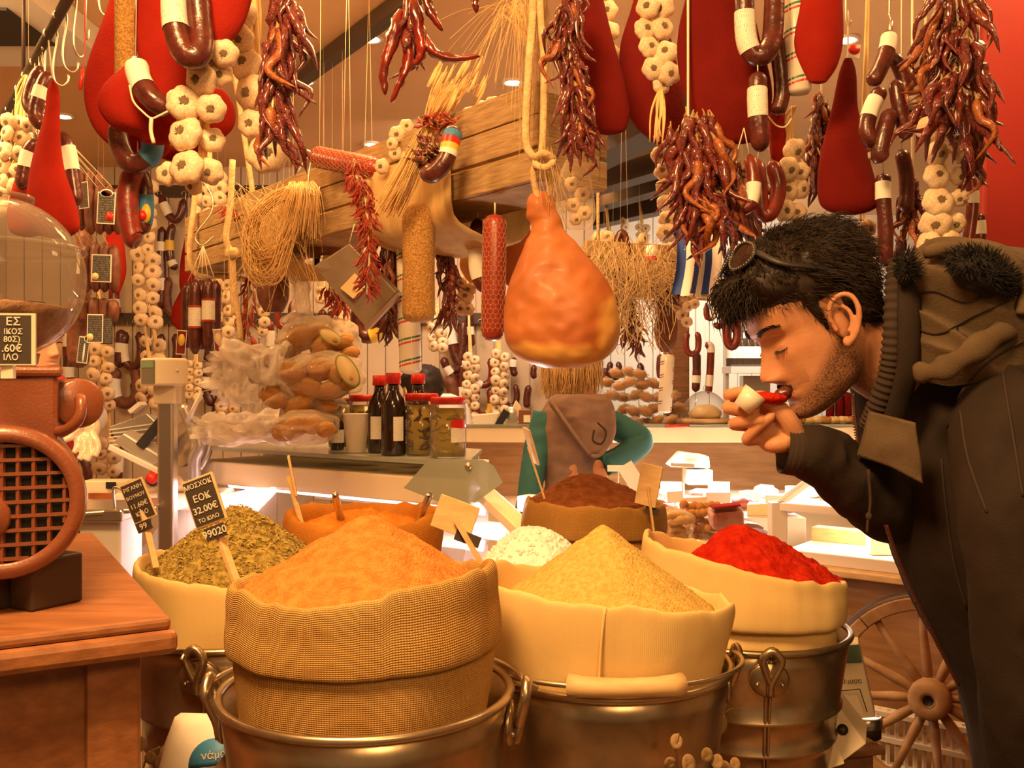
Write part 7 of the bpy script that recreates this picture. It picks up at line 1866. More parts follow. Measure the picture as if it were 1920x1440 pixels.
# ================================================================ goods on and in the counters
GZ = 1.323
def onshelf(px, Yoff=0, back=.12):     # point on the glass shelf of the meat counter above a pixel column
    d = (V((*A1, 0))-V((*A0, 0))).normalized(); n = V((-d.y, d.x, 0)); n = n if n.y > 0 else -n
    best = min((abs((V((*A0, 0))+d*t_*.01+n*back).x*F/(V((*A0, 0))+d*t_*.01+n*back).y+960-px), t_) for t_ in range(-30, 130))[1]
    p = V((*A0, 0))+d*best*.01+n*back; return V((p.x, p.y, GZ))
def jar(label, px, back, r, h, inner, lid, lab=None, seed=0):
    b = onshelf(px, 0, back); t = T('preserve_jar', label, 'jar', b)
    MB().lathe([(0, .001), (r*.93, .001), (r, .006), (r, h*.80), (r*.95, h*.86), (r*.86, h*.88)], 28, b).part('glass', 'glass', t)
    r0 = rz(seed)
    MB().lathe([(0, .004), (r*.9, .004), (r*.90, h*.8), (0, h*.8)], 24, b).part('brine', 'brine', t)
    if inner:
        mb = MB()
        for i in range(46):
            a = r0.uniform(pi, 2*pi); q = r*.86
            c = b+V((q*cos(a), q*sin(a), r0.uniform(.012, h*.76)))
            d = V((r0.uniform(-1, 1), 0, r0.uniform(-.5, .5))).normalized()*r0.uniform(.008, .015)
            tg = V((-sin(a), cos(a), 0)); d = tg*d.x+V((0, 0, d.z))
            mb.tube([c-d, c, c+d], [.0025, .0048, .002], 7)
        mb.part('vegetables', inner, t, stuff=True)
    MB().lathe([(r*.90, h*.865), (r*.965, h*.87), (r*.97, h*.965), (r*.9, h*.985), (0, h*.975)], 32, b).part('lid', lid, t)
    for k in range(28):
        pass
    if lab:
        a0, a1 = lab
        rows = [[b+V((r*1.012*cos(a0+(a1-a0)*j/10), r*1.012*sin(a0+(a1-a0)*j/10), z)) for j in range(11)] for z in (h*.26, h*.56)]
        MB().rows(rows, 0, (0, 0), False).part('label', 'paper_print', t)
        rows = [[b+V((r*1.016*cos(a0+(a1-a0)*j/10), r*1.016*sin(a0+(a1-a0)*j/10), z+(.006*sin(j/10*pi) if z > h*.52 else -.004*j/10))) for j in range(11)] for z in (h*.50, h*.60)]
        MB().rows(rows, 0, (0, 0), False).part('label_top', 'red', t)
    return t
jar('large jar of pickled green peppers with red lid and label, rightmost on the glass shelf', 842, .06, .044, .148, 'pepperoncini', 'red', (-1.35, -.35), 1)
jar('jar of preserves with a red lid between the bottle and the pepper jar', 792, .09, .043, .156, 'olive', 'red', None, 2)
jar('jar with a red lid behind the plastic cup', 684, .16, .040, .15, 'olive', 'red', None, 3)
jar('small jar with a dark lid beside the bread bags', 641, .16, .034, .14, 'pepperoncini', 'sausage_red', None, 4)
def bottle(label, px, back, h=.205, r=.030, lab=(-1.5, -.6)):
    b = onshelf(px, 0, back); t = T('sauce_bottle', label, 'bottle', b)
    MB().lathe([(0, 0), (r*.95, 0), (r, .004), (r, h*.58), (r*.86, h*.68), (r*.5, h*.77), (r*.42, h*.82), (r*.42, h*.88), (0, h*.88)], 28, b).part('bottle', 'soy', t)
    MB().lathe([(r*.43, h*.78), (r*.50, h*.80), (r*.47, h*.9)], 20, b).part('neck_glass', 'glass', t)
    MB().lathe([(r*.60, h*.865), (r*.62, h*.87), (r*.60, h*.995), (r*.55, h), (0, h)], 22, b).part('cap', 'red', t)
    a0, a1 = lab
    MB().rows([[b+V((r*1.012*cos(a0+(a1-a0)*j/8), r*1.012*sin(a0+(a1-a0)*j/8), z)) for j in range(9)] for z in (h*.18, h*.47)], 0, (0, 0), False).part('label', 'paper_print', t)
bottle('dark sauce bottle with a red cap standing in front, small label on its right', 737, .04, .205, .031, (-1.45, -.55))
bottle('dark sauce bottle with a red cap behind and left, wide pale label', 713, .085, .200, .030, (-2.3, -1.1))
bottle('dark sauce bottle with a red cap behind the red lidded jars', 783, .20, .205, .031, (-1.9, -1.2))
b = onshelf(668, 0, .05)
t = T('small_bottle', 'small dark bottle with a pale label left of the plastic cup', 'bottle', onshelf(634, 0, .09))
MB().lathe([(0, 0), (.017, 0), (.018, .004), (.018, .07), (.009, .085), (.009, .105), (.011, .106), (.011, .12), (0, .12)], 18, onshelf(634, 0, .09)).part('bottle', 'soy', t)
MB().lathe([(.0186, .02), (.0186, .055)], 18, onshelf(634, 0, .09)).part('label', 'paper_print', t)
t = T('plastic_cup', 'translucent tapered plastic cup on the glass shelf', 'cup', b)
MB().lathe([(0, .001), (.024, .001), (.034, .098), (.0355, .099), (.0345, .101), (.0325, .098), (.0235, .003), (0, .003)], 32, b).part('cup', 'plastic_cup', t)
# bread bags
def rusk_mesh(seed):
    r0 = rz(seed); mb = MB(); mb.ell((0, 0, 0), (1, .72, .55), 22, 14, 0, None, .22, seed*3+1)
    mb.ell((.05, 0, .28), (.82, .58, .30), 18, 10, 1, None, .15, seed+5)
    return mb.mesh('bread_rusk', ['bread', 'bread_cut'])
RUSK = [rusk_mesh(i) for i in range(4)]
def bag(label, rusks, Y, ell, neck, seed, tag=None):
    """rusks: (px, py, r px); ell: (px, py, rx px, ry px) film body; neck: list of (px, py, r px)"""
    r0 = rz(seed)
    c = P(ell[0], ell[1], Y)
    t = T('bread_bag', label, 'bag', P(ell[0], ell[1]+ell[3], Y))
    mb = MB().ell(c, (K(ell[2], Y), .11, K(ell[3], Y)), 40, 26, 0, None, .20, seed)
    if neck:
        pth = spline([P(x, y, Y-.02) for x, y, _ in neck], 26); rr_ = lerp_rows([(q[2],) for q in neck], 26)
        R = []; fr = frames(pth)
        for i, p in enumerate(pth):
            a, b2 = fr[i]; q = K(rr_[i][0], Y)
            R.append([p+(a*cos(2*pi*j/36)+b2*sin(2*pi*j/36))*q*(1+.42*noise.noise(V((cos(2*pi*j/36)*3, sin(2*pi*j/36)*3, i*.22+seed)))) for j in range(36)])
        MB().rows(R, 0, (0, 0)).part('gathered_neck', 'film_white', t)
    mb.part('film', 'film', t)
    if neck and len(neck) > 2:
        x, y, r = neck[-1]; m2 = MB()
        for k in range(22):
            a = P(x+r0.uniform(-4, 18), y+r0.uniform(-8, 8), Y-.02); e = a+V((r0.uniform(-1.3, .35), r0.uniform(-.5, .3), r0.uniform(-.5, .6))).normalized()*K(r*1.2, Y)*r0.uniform(.6, 1.2)
            s_ = V((r0.uniform(-1, 1), r0.uniform(-1, 1), r0.uniform(-1, 1))).normalized()*K(r*.42, Y)
            m2.add([a, a.lerp(e, .5)+s_, e+s_*.6, e-s_*.5, a.lerp(e, .55)-s_], [(0, 1, 2), (0, 2, 3), (0, 3, 4)], 0, None, False)
        m2.part('gathered_film', 'film_white', t)
    if tag:
        for x, y, rx, ry, ang in [tag]:
            m4 = face_mat(P(x, y, Y-.125), (cos(ang), -.1, sin(ang)), (-sin(ang), 0, cos(ang)))
            MB().rows([[m4 @ V((K(rx, Y)*cos(2*pi*j/28), K(ry, Y)*sin(2*pi*j/28), z)) for j in range(28)] for z in (-.0006, .0006)]).part('oval_tag', 'olive_rim' if 'olive_rim' in MT else 'cheese', t)
            MB().rows([[m4 @ V((K(rx*.88, Y)*cos(2*pi*j/28), K(ry*.86, Y)*sin(2*pi*j/28), z)) for j in range(28)] for z in (-.0002, .0011)]).part('tag_face', 'cheese', t)
            mt = m4.copy(); mt.translation = m4 @ V((K(rx*.45, Y), -K(2, Y), .0013))
            MB().rows([[mt @ V((K(5, Y)*cos(2*pi*j/12), K(3, Y)*sin(2*pi*j/12), z)) for j in range(12)] for z in (0, .0008)]).part('tag_mark', 'bread', t)
    for x, y, r in rusks:
        p = P(x, y, Y-.045+r0.uniform(-.02, .03))
        q = inst_top('bread_rusk', r0.choice(RUSK), p, M.Rotation(r0.uniform(-.5, .5), 3, 'Y') @ M.Rotation(r0.uniform(0, 6), 3, 'Z'), K(r, Y), 'golden bread rusk inside the '+label.split(',')[0], 'bread', 'rusks in the '+label.split(',')[0])
    return t
def inst_top(name, me, p, rot, sc, label, cat, group=None):
    o = bpy.data.objects.new(name, me); C.objects.link(o)
    o.matrix_world = M.Translation(p) @ rot.to_4x4() @ M.Diagonal((sc, sc, sc, 1)); ORG[o] = V(p)
    o['label'] = label; o['category'] = cat
    if group: o['group'] = group
    return o
mat('olive_rim', (.30, .33, .08), .5)
bag('top bread bag with an oval tag, highest of the pile', [(568, 634, 40), (612, 650, 38), (642, 642, 30), (540, 655, 32), (596, 622, 34), (655, 665, 24)], 2.62, (598, 640, 78, 48), [(560, 610, 30), (565, 580, 18), (566, 545, 14), (564, 520, 20)], 1, (620, 632, 24, 12, -.55))
bag('middle bread bag with a long oval tag, gathered to the left', [(548, 700, 38), (600, 694, 40), (640, 702, 34), (576, 728, 36), (628, 730, 32), (656, 718, 24)], 2.52, (600, 706, 88, 46), [(540, 690, 44), (500, 684, 34), (465, 672, 26), (432, 680, 44)], 2, (652, 695, 34, 17, -1.0))
bag('lower left bread bag lying flat, film gathered to the left', [(516, 746, 34), (562, 762, 38), (606, 758, 34), (536, 778, 34), (588, 785, 30)], 2.56, (560, 762, 82, 40), [(505, 742, 42), (460, 730, 32), (428, 716, 44)], 3)
bag('lowest bread bag on the glass shelf beside the jars', [(556, 800, 34), (590, 796, 34), (612, 806, 26), (530, 812, 28)], 2.46, (574, 800, 62, 34), [(530, 798, 32), (480, 802, 26), (430, 806, 28), (382, 806, 26)], 4)
bag('small flat bread bag at the left shelf end', [(500, 815, 20), (465, 815, 18)], 2.58, (470, 812, 60, 20), None, 5)
# scale with display on a pole
t = T('counter_scale', 'cream shop scale with a display head on a tall steel pole', 'scale', (-.83, 2.42, 1.2))
px_ = P(309, 0, 2.36).x
MB().bar((px_, 2.38, .80), (px_, 2.38, P(0, 735, 2.36).z), .040, .040).part('pole', 'steel', t, .006)
MB().box((px_, 2.38, 1.478), (.056, .05, .055)).part('pole_cap', 'plastic_cream', t, .004)
hc_ = P(308, 702, 2.36)
Rs = M.Rotation(.85, 3, 'Z')
MB().box(hc_+V((.0, .0, .006)), (.090, .075, .068), Rs).part('display_head', 'plastic_cream', t, .007)
fs_ = Rs @ V((-.9, 0, 0)); 
dm = face_mat(hc_+Rs @ V((-.046, -.004, .006)), Rs @ V((0, -1, 0)), (0, 0, 1))
tb_box(MB(), dm, .062, .056, .002).part('lcd_frame', 'lcd', t)
dm2 = dm.copy(); dm2.translation = dm @ V((0, .018, .0012)); tb_box(MB(), dm2, .060, .016, .001).part('lcd_strip', 'lcd_green', t)
m3 = face_mat(hc_+Rs @ V((-.006, -.0378, .006)), Rs @ V((1, 0, 0)), (0, 0, 1))
tb_box(MB(), m3, .074, .058, .001).part('side_panel', 'plastic_cream', t, .001)
m4 = m3.copy(); m4.translation = m3 @ V((.018, .004, .0015))
MB().rows([[m4 @ V((.0035*cos(2*pi*j/12), .0035*sin(2*pi*j/12), z)) for j in range(12)] for z in (0, .001)]).part('screw', 'white_metal', t)
MB().bar(P(130, 958, 2.36), P(300, 945, 2.42), .20, .012).part('weighing_plate', 'steel', t, .003)
# meat slicer
t = T('meat_slicer', 'grey meat slicer with ribbed tray and tilted blade guard behind the scale', 'slicer', P(300, 930, 2.75))
SY = 2.78
MB().prism([P(203, 800, SY), P(275, 775, SY), P(318, 815, SY), P(290, 850, SY), P(225, 838, SY)], (.02, .05, -.01)).part('ribbed_tray', 'steel_grey', t, .003)
for k in range(5):
    MB().bar(P(205, 806+k*7, SY-.01), P(292, 794+k*9, SY-.01), .006, .003).part('rib', 'white_metal', t)
MB().prism([P(212, 828, SY-.06), P(232, 812, SY-.06), P(305, 858, SY-.10), P(280, 880, SY-.10)], (.012, .03, .012)).part('carriage', 'steel_grey', t, .004)
MB().bar(P(205, 838, SY-.09), P(300, 885, SY-.11), .012, .016).part('carriage_rail', 'white_metal', t, .003)
MB().bar(P(248, 772, SY), P(268, 756, SY), .05, .012).part('top_guard', 'white_metal', t)
MB().bar(P(312, 778, SY-.06), P(262, 838, SY-.08), .02, .028).part('black_arm', 'black', t, .003)
MB().lathe([(0, .012), (.10, .008), (.108, 0), (.10, -.012), (0, -.016)], 40, P(352, 842, SY), zto(V((-.55, -.75, .35)))).part('blade_guard', 'steel_grey', t)
MB().lathe([(0, .006), (.05, .004), (.055, 0)], 30, P(348, 840, SY-.02), zto(V((-.55, -.75, .35)))).part('blade_hub', 'steel', t)
MB().tube(spline([P(345, 760, SY-.06), P(360, 800, SY-.07), P(375, 835, SY-.08), P(365, 860, SY-.08), P(366, 900, SY-.07)], 18), .018, 12).part('arm_curve', 'steel_grey', t)
MB().tube([P(352, 790, SY-.1), P(378, 735, SY-.1)], .007, 8).part('handle', 'white_metal', t)
MB().ell(P(345, 905, SY), (.09, .06, .03), 20, 12).part('motor_body', 'cream', t)
MB().tube([P(284, 896, SY-.13), P(289, 900, SY-.10)], .016, 18).part('dial', 'red', t)
MB().tube([P(286, 897, SY-.118), P(290, 900, SY-.10)], .020, 18).part('dial_ring', 'black', t)
MB().box(P(330, 935, SY+.02), (.30, .16, .05)).part('base', 'plastic_cream', t, .008)
for x in (225, 345, 420):
    pass
t = T('packing_box', 'cream carton with an orange stripe low on the wall side of the counter', 'box', P(200, 925, 3.0))
MB().box(P(205, 918, 2.95), (.14, .08, .06)).part('carton', 'cream', t, .003)
MB().box(P(206, 930, 2.90), (.13, .004, .018)).part('stripe', 'chili_gold', t)
MB().box(P(208, 910, 2.905), (.03, .004, .02)).part('dark_label', 'black', t)
t = T('wire_stand', 'bent wire sign stand in front of the slicer', 'stand', P(215, 960, 2.3))
MB().tube(spline([P(216, 960, 2.3), P(213, 915, 2.3), P(235, 922, 2.3), P(250, 930, 2.3)], 14), .003, 6).part('wire', 'wire', t)
# meats in the counter below the glass
def lump(name, label, c, r, m, cat, seed, group, film=True, rot=None):
    mb = MB().ell(c+V((0, 0, r[2]*.85)), r, 20, 12, 0, rot, .28, seed)
    t = T(name, label, cat, c, group); mb.part('meat', m, t)
    if film: MB().ell(c+V((0, 0, r[2]*.88)), [q*1.06 for q in r], 18, 10, 0, rot, .30, seed).part('film', 'film', t)
    return t
r0 = rz(77)
def onrun(s_, dp):
    d = (V((*A1, 0))-V((*A0, 0))).normalized(); n = V((-d.y, d.x, 0)); n = n if n.y > 0 else -n
    return V((*A0, 0))+d*s_+n*dp
for i, (s_, dp, r, m) in enumerate([(.18, .05, .06, 'meat_pink'), (.32, .0, .06, 'meat_pink'), (.45, .06, .07, 'meat_pink'), (.58, .0, .06, 'meat_red'), (.72, .03, .07, 'meat_pink'), (.88, .0, .06, 'meat_red'), (1.02, .04, .07, 'meat_red'), (.25, .22, .06, 'meat_pink'), (.52, .22, .06, 'meat_pink'), (.80, .22, .06, 'meat_red'), (.10, -.12, .05, 'meat_pink')]):
    c = onrun(s_, dp); c.z = .942
    lump('packed_meat', 'film wrapped %s meat lying in the counter under the glass shelf' % ('pink' if m == 'meat_pink' else 'red'), c, (r, r*.8, r*.62), m, 'meat', i, '%s meats under the glass shelf' % ('pink' if m == 'meat_pink' else 'red'))
for i in range(6):
    c = onrun(.15+.16*i, .50); c.z = 1.052 if i % 2 else 1.142
    MB().box(c+V((0, 0, .022)), (.10, .06, .044), M.Rotation(-.6, 3, 'Z')).thing('white_tray', 'white plastic tray on the rear steps of the meat counter', 'tray', 'white_metal', 'white trays in the meat counter', .004)
mb = MB(); c = onrun(.60, .40); c.z = 1.052
# stepped island goods
STEP = [(2.45, 2.66, .93, .02, .58), (2.70, 2.94, .97, .03, .68), (2.99, 3.24, 1.01, .10, .80), (3.29, 3.54, 1.045, .50, .98)]
pk = {}
def packmesh(kind):
    if kind in pk: return pk[kind]
    mb = MB()
    if kind == 'vacuum':
        mb.ell((0, 0, .024), (.055, .038, .022), 18, 10, 0, None, .25, 3); mats = ['meat_red']
    elif kind == 'pink':
        mb.ell((0, 0, .026), (.052, .04, .026), 18, 10, 0, None, .3, 8); mats = ['meat_pink']
    elif kind == 'cheese':
        mb.prism([V((-.05, -.035, 0)), V((.05, -.035, 0)), V((.0, .045, 0))], (0, 0, .045)); mats = ['cheese']
    elif kind == 'block':
        mb.box((0, 0, .03), (.085, .06, .06)); mats = ['cheese_white']
    elif kind == 'tray':
        mb.box((0, 0, .012), (.13, .09, .024)); mb.ell((0, 0, .026), (.055, .035, .016), 14, 8, 1, None, .3, 5); mats = ['white_metal', 'meat_pink']
    elif kind == 'links':
        for k in range(5): mb.tube(spline([V((-.05, -.03+.015*k, .014+.004*(k % 2))), V((0, -.028+.015*k, .018)), V((.05, -.03+.015*k, .013))], 8), [.004, .010, .012, .012, .012, .012, .012, .010, .004], 8)
        mats = ['sausage_brown']
    me = mb.mesh(kind, mats); pk[kind] = me; return me
KN = {'vacuum': ('vacuum_pack', 'vacuum packed dark red meat', 'meat'), 'pink': ('meat_pack', 'film wrapped pink meat', 'meat'), 'cheese': ('cheese_wedge', 'yellow cheese wedge', 'cheese'), 'block': ('cheese_block', 'white cheese block', 'cheese'), 'tray': ('meat_tray', 'white tray of pale meat', 'tray'), 'links': ('sausage_links', 'pile of thin brown sausages', 'sausage')}
where = ['on the lowest display step', 'on the second display step', 'on the third display step', 'on the top display step', 'inside the far counter', 'inside the white framed case']
occupied = []
def goods(kind, x, y, z, k, rot):
    nm, lb, ct = KN[kind]
    inst_top(nm, packmesh(kind), V((x, y, z+.0005)), M.Rotation(rot, 3, 'Z'), r0.uniform(.85, 1.1), '%s %s' % (lb, where[k]), ct, '%ss %s' % (lb, where[k]))
for k, (y0, y1, z, x0, x1) in enumerate(STEP):
    nx = int((x1-x0)/.118)
    for j in range(2):
        for i in range(nx+1):
            x = x0+.03+(x1-x0-.06)*i/nx; y = y0+.05+(y1-y0-.1)*j
            if k == 0 and x > .28 and x < .62: continue
            if k == 1 and .36 < x < .70: continue
            kind = r0.choice([['pink', 'vacuum', 'tray'], ['pink', 'tray', 'vacuum'], ['links', 'vacuum', 'cheese', 'pink', 'links'], ['cheese', 'links', 'block', 'vacuum']][k])
            goods(kind, x+r0.uniform(-.012, .012), y+r0.uniform(-.01, .01), z, k, r0.uniform(-.4, .4))
for i in range(10):
    goods(r0.choice(['vacuum', 'cheese', 'pink', 'links', 'block']), .56+.095*i, 3.80+.12*(i % 2), 1.037, 4, r0.uniform(-.3, .3))
for i in range(7):
    p = V((*D0, 0))+dd*(.14+.12*i)+nd*(.18 if i % 2 else .48)
    goods(r0.choice(['block', 'cheese']), p.x, p.y, .987, 5, r0.uniform(-.5, .5))
# clear bags of round nut-like sausages and the dark vacuum pack in front
t = T('clear_bag', 'clear bag holding pale curled sausages in front of the display', 'bag', P(1260, 1010, 2.56))
for i in range(12):
    c = P(1240+r0.uniform(0, 46), 962+r0.uniform(0, 50), 2.5+r0.uniform(-.03, .03))
    MB().tube(spline([c-V((.022, 0, .004)), c+V((0, -.01, .006)), c+V((.022, 0, -.004))], 8), [.004, .009, .011, .011, .011, .011, .010, .009, .004], 8).thing('pale_sausage', 'pale curled sausage inside the clear bag in front of the display', 'sausage', 'bread_cut', 'pale sausages in the clear bag')
MB().ell(P(1262, 986, 2.5), (.055, .05, .05), 24, 14, 0, None, .25, 4).part('film', 'film', t)
nb = MB().ell((0, 0, 0), (1, .95, .9), 14, 10, 0, None, .1, 2).mesh('round_sausage', 'bread')
for i in range(34):
    a = i % 7; b_2 = i//7
    p = P(1282+a*10.5+(b_2 % 2)*5, 948+b_2*14+r0.uniform(-3, 3), 2.62-.02*(b_2 % 2)+r0.uniform(-.02, .02))
    inst_top('round_sausage', nb, p, M.Rotation(r0.uniform(0, 6), 3, 'Z'), .0125, 'small round brown sausage heaped beside the dark vacuum pack', 'sausage', 'round sausages heaped on the display')
MB().ell(P(1316, 985, 2.64), (.075, .05, .055), 24, 14, 0, None, .15, 7).thing('clear_bag', 'clear bag around the heap of round brown sausages', 'bag', 'film')
t = T('vacuum_pack', 'large dark red vacuum pack with a shiny purple top, above the paprika', 'meat', P(1360, 990, 2.55))
MB().box(P(1361, 968, 2.55), (.085, .06, .050), M.Rotation(-.1, 3, 'Y') @ M.Rotation(.3, 3, 'X')).part('pack', 'meat_red', t, .012)
MB().box(P(1359, 948, 2.52), (.075, .05, .006), M.Rotation(-.1, 3, 'Y')).part('top', 'red_meat', t, .003)
MB().box(P(1361, 968, 2.549), (.088, .063, .052), M.Rotation(-.1, 3, 'Y') @ M.Rotation(.3, 3, 'X')).part('film', 'film', t, .012)
# white scale inside the far counter, price cards
t = T('digital_scale', 'white digital scale standing inside the bright far counter', 'scale', P(1300, 905, 3.86))
MB().prism([P(1258, 876, 3.86), P(1282, 850, 3.86), P(1330, 856, 3.86), P(1332, 878, 3.86)], (0, .16, 0)).part('housing', 'plastic_cream', t, .006)
MB().bar(P(1284, 854, 3.85), P(1310, 856, 3.85), .02, .02).part('lcd', 'lcd', t)
MB().box(P(1308, 893, 3.9), (.10, .12, .06)).part('base', 'white_metal', t, .004)
for x, y, Y, w, h, tl, l in [(1192, 905, 2.95, .05, .13, .55, 'white price card leaning beside the woman\'s hip'), (1266, 932, 2.7, .045, .032, .05, 'white price card in front of the round sausages'), (1160, 878, 2.98, .07, .02, .0, 'white shelf label by the woman\'s hand'), (1280, 872, 3.2, .08, .012, -.05, 'low white shelf strip in the bright display')]:
    fm = face_mat(P(x, y, Y), (cos(tl), 0, sin(tl)), (-sin(tl), .2, cos(tl)))
    mb = tb_box(MB(), fm, w, h, .002); cx3 = P(x, y, Y); mb.tube([cx3+V((0, .003, 0)), V((cx3.x, Y+.01, .935 if Y < 2.7 else 1.01 if Y < 3.26 else 1.04))], .002, 5)
    mb.thing('price_card', l, 'price card', 'card_white')
# far counter top: wrapped sweets, dome, knife, slicer
wm = []
for k in range(4):
    mb = MB(); mb.box((0, 0, 0), (1.5, .9, .8)); 
    mb2 = MB().ell((0, 0, 0), (.95, .55, .52), 18, 12, 0, None, .28, k*3+1); wm.append((mb2.mesh('sweet', 'bread'), MB().ell((0, 0, 0), (1.1, .66, .62), 20, 12, 0, None, .42, k*5+2).mesh('film', 'film')))
i = 0
for row, (n_, y, x0) in enumerate([(7, 792, 1168), (6, 768, 1166), (6, 744, 1150), (5, 720, 1142), (3, 700, 1158)]):
    for j in range(n_):
        x = x0+j*21+r0.uniform(-4, 4)
        if x < 1125 or x > 1292: continue
        p = P(x, y+r0.uniform(-4, 4), 4.05+r0.uniform(-.06, .06)+row*.02)
        t = T('wrapped_sweet', 'cellophane wrapped brown sweet in the pile right of the woman', 'sweets', p, 'wrapped sweets piled on the far counter')
        a, b = r0.choice(wm); R3 = M.Rotation(r0.uniform(-.6, .6), 3, 'Y') @ M.Rotation(r0.uniform(-.5, .5), 3, 'Z')
        inst('sweet', a, t, p, R3, .034); inst('film', b, t, p, R3, .034)
p = P(1322, 806, 4.05); p.z = 1.336
t = T('glass_dome', 'clear glass cloche on the far counter left of the man\'s hand', 'dome', p)
MB().lathe([(.10*sin(a*pi/24*1.0), .10*cos(a*pi/24)*1.15+.02) for a in range(0, 13)], 36, p).part('dome', 'glass', t)
MB().lathe([(0, 0), (.108, 0), (.112, .012), (.10, .02), (0, .02)], 36, p).part('plate', 'wood_pale', t)
MB().ell(p+V((0, 0, .147)), (.010, .010, .012), 12, 8).part('knob', 'glass', t)
MB().ell(p+V((0, 0, .04)), (.07, .07, .035), 20, 12, 0, None, .2, 3).thing('cake', 'golden cake under the clear glass cloche', 'cake', 'cheese')
t = T('knife', 'red handled knife lying on the far counter in front of the cloche', 'knife', P(1270, 803, 3.96))
MB().bar(P(1248, 799, 3.93), P(1292, 797, 3.93), .015, .014).part('handle', 'chili_bright', t, .003)
MB().bar(P(1292, 797, 3.93), P(1322, 798, 3.93), .02, .004).part('blade', 'steel_grey', t)
t = T('meat_slicer', 'pale slicer on the far counter behind the pepper jar', 'slicer', P(940, 812, 3.98))
MB().prism([P(884, 778, 3.98), P(938, 774, 3.98), P(922, 806, 3.98), P(890, 803, 3.98)], (0, .04, 0)).part('tray', 'white_metal', t, .003)
MB().bar(P(926, 812, 3.96), P(950, 770, 3.96), .02, .03).part('black_arm', 'black', t, .003)
MB().prism([P(938, 806, 4.0), P(968, 750, 4.0), P(978, 765, 4.0), P(964, 808, 4.0)], (0, .05, 0)).part('housing', 'cream', t, .004)
MB().lathe([(0, .01), (.024, .008), (.028, 0)], 24, P(957, 775, 3.98), zto((-.3, -1, .1))).part('blade_hub', 'steel_grey', t)
MB().box(P(940, 806, 4.02), (.20, .12, .03)).part('base', 'white_metal', t, .004)
t = T('small_carton', 'small brown printed carton left of the woman\'s shoulder', 'box', P(985, 798, 3.99))
MB().box(P(984, 783, 4.0), (.05, .05, .066)).part('box', 'grinder', t, .002)
MB().box(P(988, 785, 3.972), (.028, .003, .03)).part('label', 'paper', t)
for i in range(7):
    p = P(1500+i*16, 793+r0.uniform(-3, 4), 4.0); 
    lump('bread_roll', 'small pastry behind the man\'s chin on the far counter', V((p.x, p.y, 1.336)), (.032, .022, .016), 'cheese' if i % 3 else 'bread', 'pastry', i, 'pastries behind the man', False)
for i, x in enumerate((1492, 1505, 1555, 1572, 1588)):
    sausage('dark red sausage standing wrapped behind the man\'s chin, number %s from the left' % ['first', 'second', 'third', 'fourth', 'fifth'][i], [P(x, 735, 4.15), P(x+2, 760, 4.15), P(x+1, 790, 4.15)], K(8, 4.15), 'red_meat_dark', n=12, seg=9)
# ================================================================ small things at the bottom
bp_ = P(372, 1392, 1.12)
t = T('white_bag', 'white plastic bag with blue print standing between two buckets', 'bag', V((bp_.x, bp_.y, TZ)))
mb = MB()
R = []
for z, wx, wy, ox in [(TZ, .052, .040, 0), (TZ+.05, .058, .045, 0), (TZ+.12, .054, .040, 0), (1.04, .046, .034, 0), (1.08, .042, .026, .004), (1.105, .036, .012, .006), (1.112, .034, .004, .006)]:
    R.append([V((bp_.x+ox+wx*(abs(cos(2*pi*j/40))**.6)*(1 if cos(2*pi*j/40) > 0 else -1), bp_.y+wy*(abs(sin(2*pi*j/40))**.6)*(1 if sin(2*pi*j/40) > 0 else -1), z+.006*noise.noise(V((j*.3, z*20, 2))))) for j in range(40)])
mb.rows(R); mb.part('bag', 'bag_white', t)
fm = face_mat(P(402, 1415, 1.075), (1, 0, .12), (0, .12, 1))
MB().rows([[fm @ V((.030*cos(a_*pi/16)*1.0, .030*sin(a_*pi/16)-.012, z)) for a_ in range(0, 17)] for z in (0, .0012)]).part('blue_arch', 'blue', t)
m4 = fm.copy(); m4.translation = fm @ V((0, .0, .0016)); mb = MB(); text(mb, 'νάμα', m4, .012); mb.part('lettering', 'cream', t)
# dried eucalyptus sprig
t = T('dried_sprig', 'sprig of dried round leaves between the cabinet and the herb bucket', 'dried plant', P(240, 1440, 1.12))
st = spline([P(252, 1500, 1.14), P(240, 1420, 1.13), P(218, 1340, 1.12), P(212, 1280, 1.12)], 16)
st2 = spline([P(258, 1500, 1.14), P(275, 1420, 1.12), P(300, 1400, 1.12)], 12)
MB().tube(st, .0012, 5).tube(st2, .0012, 5).tube([P(252, 1500, 1.14), (P(252, 0, 1.14).x, 1.14, TZ+.004)], .0014, 5).part('stem', 'leaf_dry', t)
def leaf(par, c, r, nrm, name='leaf'):
    m4 = V(nrm).normalized().to_track_quat('Z', 'Y').to_matrix()
    R = [[c+m4 @ V((r*k*cos(2*pi*j/16)*.82, r*k*sin(2*pi*j/16), .12*r*k*k+.05*r*sin(j))) for j in range(16)] for k in (.02, .5, 1)]
    o = MB().rows(R, 0, (1, 0)).part(name, 'leaf_dry', par); m = o.modifiers.new('s', 'SOLIDIFY'); m.thickness = .0006
for x, y, r in [(205, 1288, 11), (222, 1318, 13), (216, 1345, 15), (243, 1360, 15), (242, 1412, 17), (262, 1395, 14), (283, 1420, 14), (300, 1432, 16), (215, 1385, 14), (232, 1432, 13), (310, 1410, 13)]:
    leaf(t, P(x, y, 1.12+r0.uniform(-.01, .01)), K(r, 1.12), (r0.uniform(-.5, .5), -1, r0.uniform(-.5, .4)))
t = T('dried_sprig', 'dried leaves and husks at the foot of the bucket with the wooden grip', 'dried plant', P(1270, 1450, 1.12))
